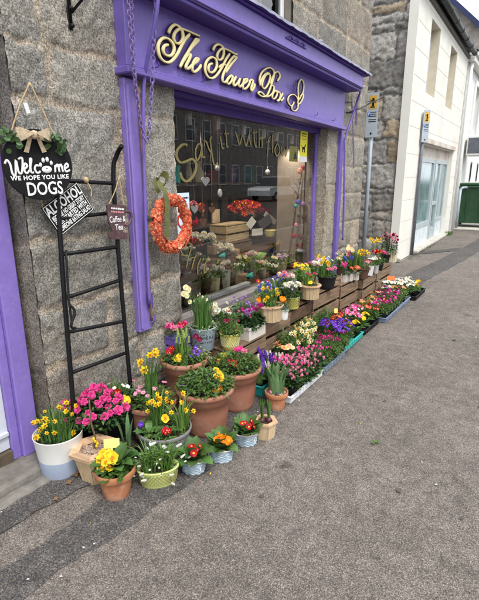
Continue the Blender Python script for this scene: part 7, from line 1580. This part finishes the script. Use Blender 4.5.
# posts between the bin and the building; grass tuft
mb = MB(); mb.tube([(0, 0, 0), (0, 0, 1.15)], .04, n=10); mb.tube([(0, 0, 1.15), (.05, .1, 1.2), (.2, .3, 1.2)], .035, n=8); tag(mb.build('grey_post', GALV, loc=(-1.98, 14.6, 0)), 'short grey post with a bent top beside the green bin', 'post')
mb = MB(); rn = random.Random(2)
for k in range(160): mb.strap((rn.gauss(0, .05), rn.gauss(0, .22), 0), rn.random()*6.3, rn.uniform(.04, .12), .008, rn.uniform(.2, 1.2), n=3)
tag(mb.build('weeds', L_GREEN, loc=(-1.96, 13.2, 0)), 'tuft of weeds at the foot of the cream shopfront', 'weeds', kind='stuff')
mb = MB()
for k in range(260): mb.strap((rn.gauss(0, .03), rn.uniform(-1.2, 1.2), 0), rn.random()*6.3, rn.uniform(.01, .035), .006, rn.uniform(.2, 1.2), n=3)
tag(mb.build('moss', leafm('moss_green', (.10, .11, .03)), loc=(-1.93, 9.9, 0)), 'thin strip of moss along the foot of the cream building', 'moss', kind='stuff')
# ================================================================== PARKED VEHICLES ACROSS THE STREET (mirrored in the window)
def vehicle(name, label, cat, loc, rz, body, prof, roof, w=.9, L=2.2):
    t = thing(name, label, cat, loc, rz); mb = MB()
    def ex(poly, hw, mi=0, taper=0):
        n = len(poly); cx_ = sum(p[0] for p in poly)/n
        mb.add([(p[0], -hw*(1-taper*(p[1] > .95)), p[1]) for p in poly]+[(p[0], hw*(1-taper*(p[1] > .95)), p[1]) for p in poly], [tuple(range(n)), tuple(range(n, 2*n))[::-1]]+[(i, n+i, n+(i+1) % n, (i+1) % n) for i in range(n)], mi)
    ex(prof, w); mb.build('body', body, t); mb = MB(); ex(roof, w*.88); mb.build('windows', mat('car_glass', (.02, .025, .03), rough=.08), t)
    mb = MB(); xs = [p[0] for p in roof if p[1] > 1.3]; mb.box((min(xs)-.02, -w*.87, max(p[1] for p in roof)), (max(xs)+.02, w*.87, max(p[1] for p in roof)+.05), bev=.015); mb.build('roof', body, t)
    for sx_ in (-1, 1):
        for sy_ in (-1, 1):
            mb = MB(); M = Matrix.Translation((sx_*L*.62, sy_*(w-.07), .33)) @ Matrix.Rotation(math.pi/2, 4, 'X'); mb.lathe([(.0001, -.1), (.2, -.1), (.33, -.09), (.33, .09), (.2, .1), (.0001, .1)], 22, 0, M); wh = mb.build('wheel', BLACKP, t)
            mb = MB(); mb.lathe([(.0001, .105*sy_*-1), (.19, .103*sy_*-1)], 12, 0, M); mb.build('rim', GALV, wh)
        for sy_ in (-1, 1):
            mb = MB(); mb.box((sx_*L-.02 if sx_ > 0 else -L-.02, sy_*w*.75-.12, .68), (sx_*L+.02, sy_*w*.75+.12, .82)); mb.build('headlight' if sx_ > 0 else 'tail_light', TAG if sx_ > 0 else MATS['sign_red'], t)
    return t
SIL = mat('silver_car_paint', (.72, .74, .76), rough=.3); BLK = mat('dark_car_paint', (.03, .035, .05), rough=.2)
vehicle('pickup_truck', 'silver double cab pickup parked across the street', 'vehicle', (12.3, 30.3, -.13), -math.pi/2, SIL, [(-2.5, .4), (-2.5, 1.05), (-.9, 1.05), (-.9, 1.0), (1.2, 1.02), (2.35, .92), (2.5, .75), (2.5, .4)], [(-.88, 1.0), (-.75, 1.62), (.45, 1.64), (1.2, 1.0)], L=2.45)
vehicle('parked_car', 'dark hatchback parked behind the silver pickup across the street', 'car', (12.6, 36.5, -.13), -math.pi/2, BLK, [(-2.1, .35), (-2.1, .95), (-1.9, 1.0), (1.0, .98), (2.0, .80), (2.1, .6), (2.1, .35)], [(-1.95, .98), (-1.5, 1.46), (.2, 1.48), (1.0, .97)], L=2.05)
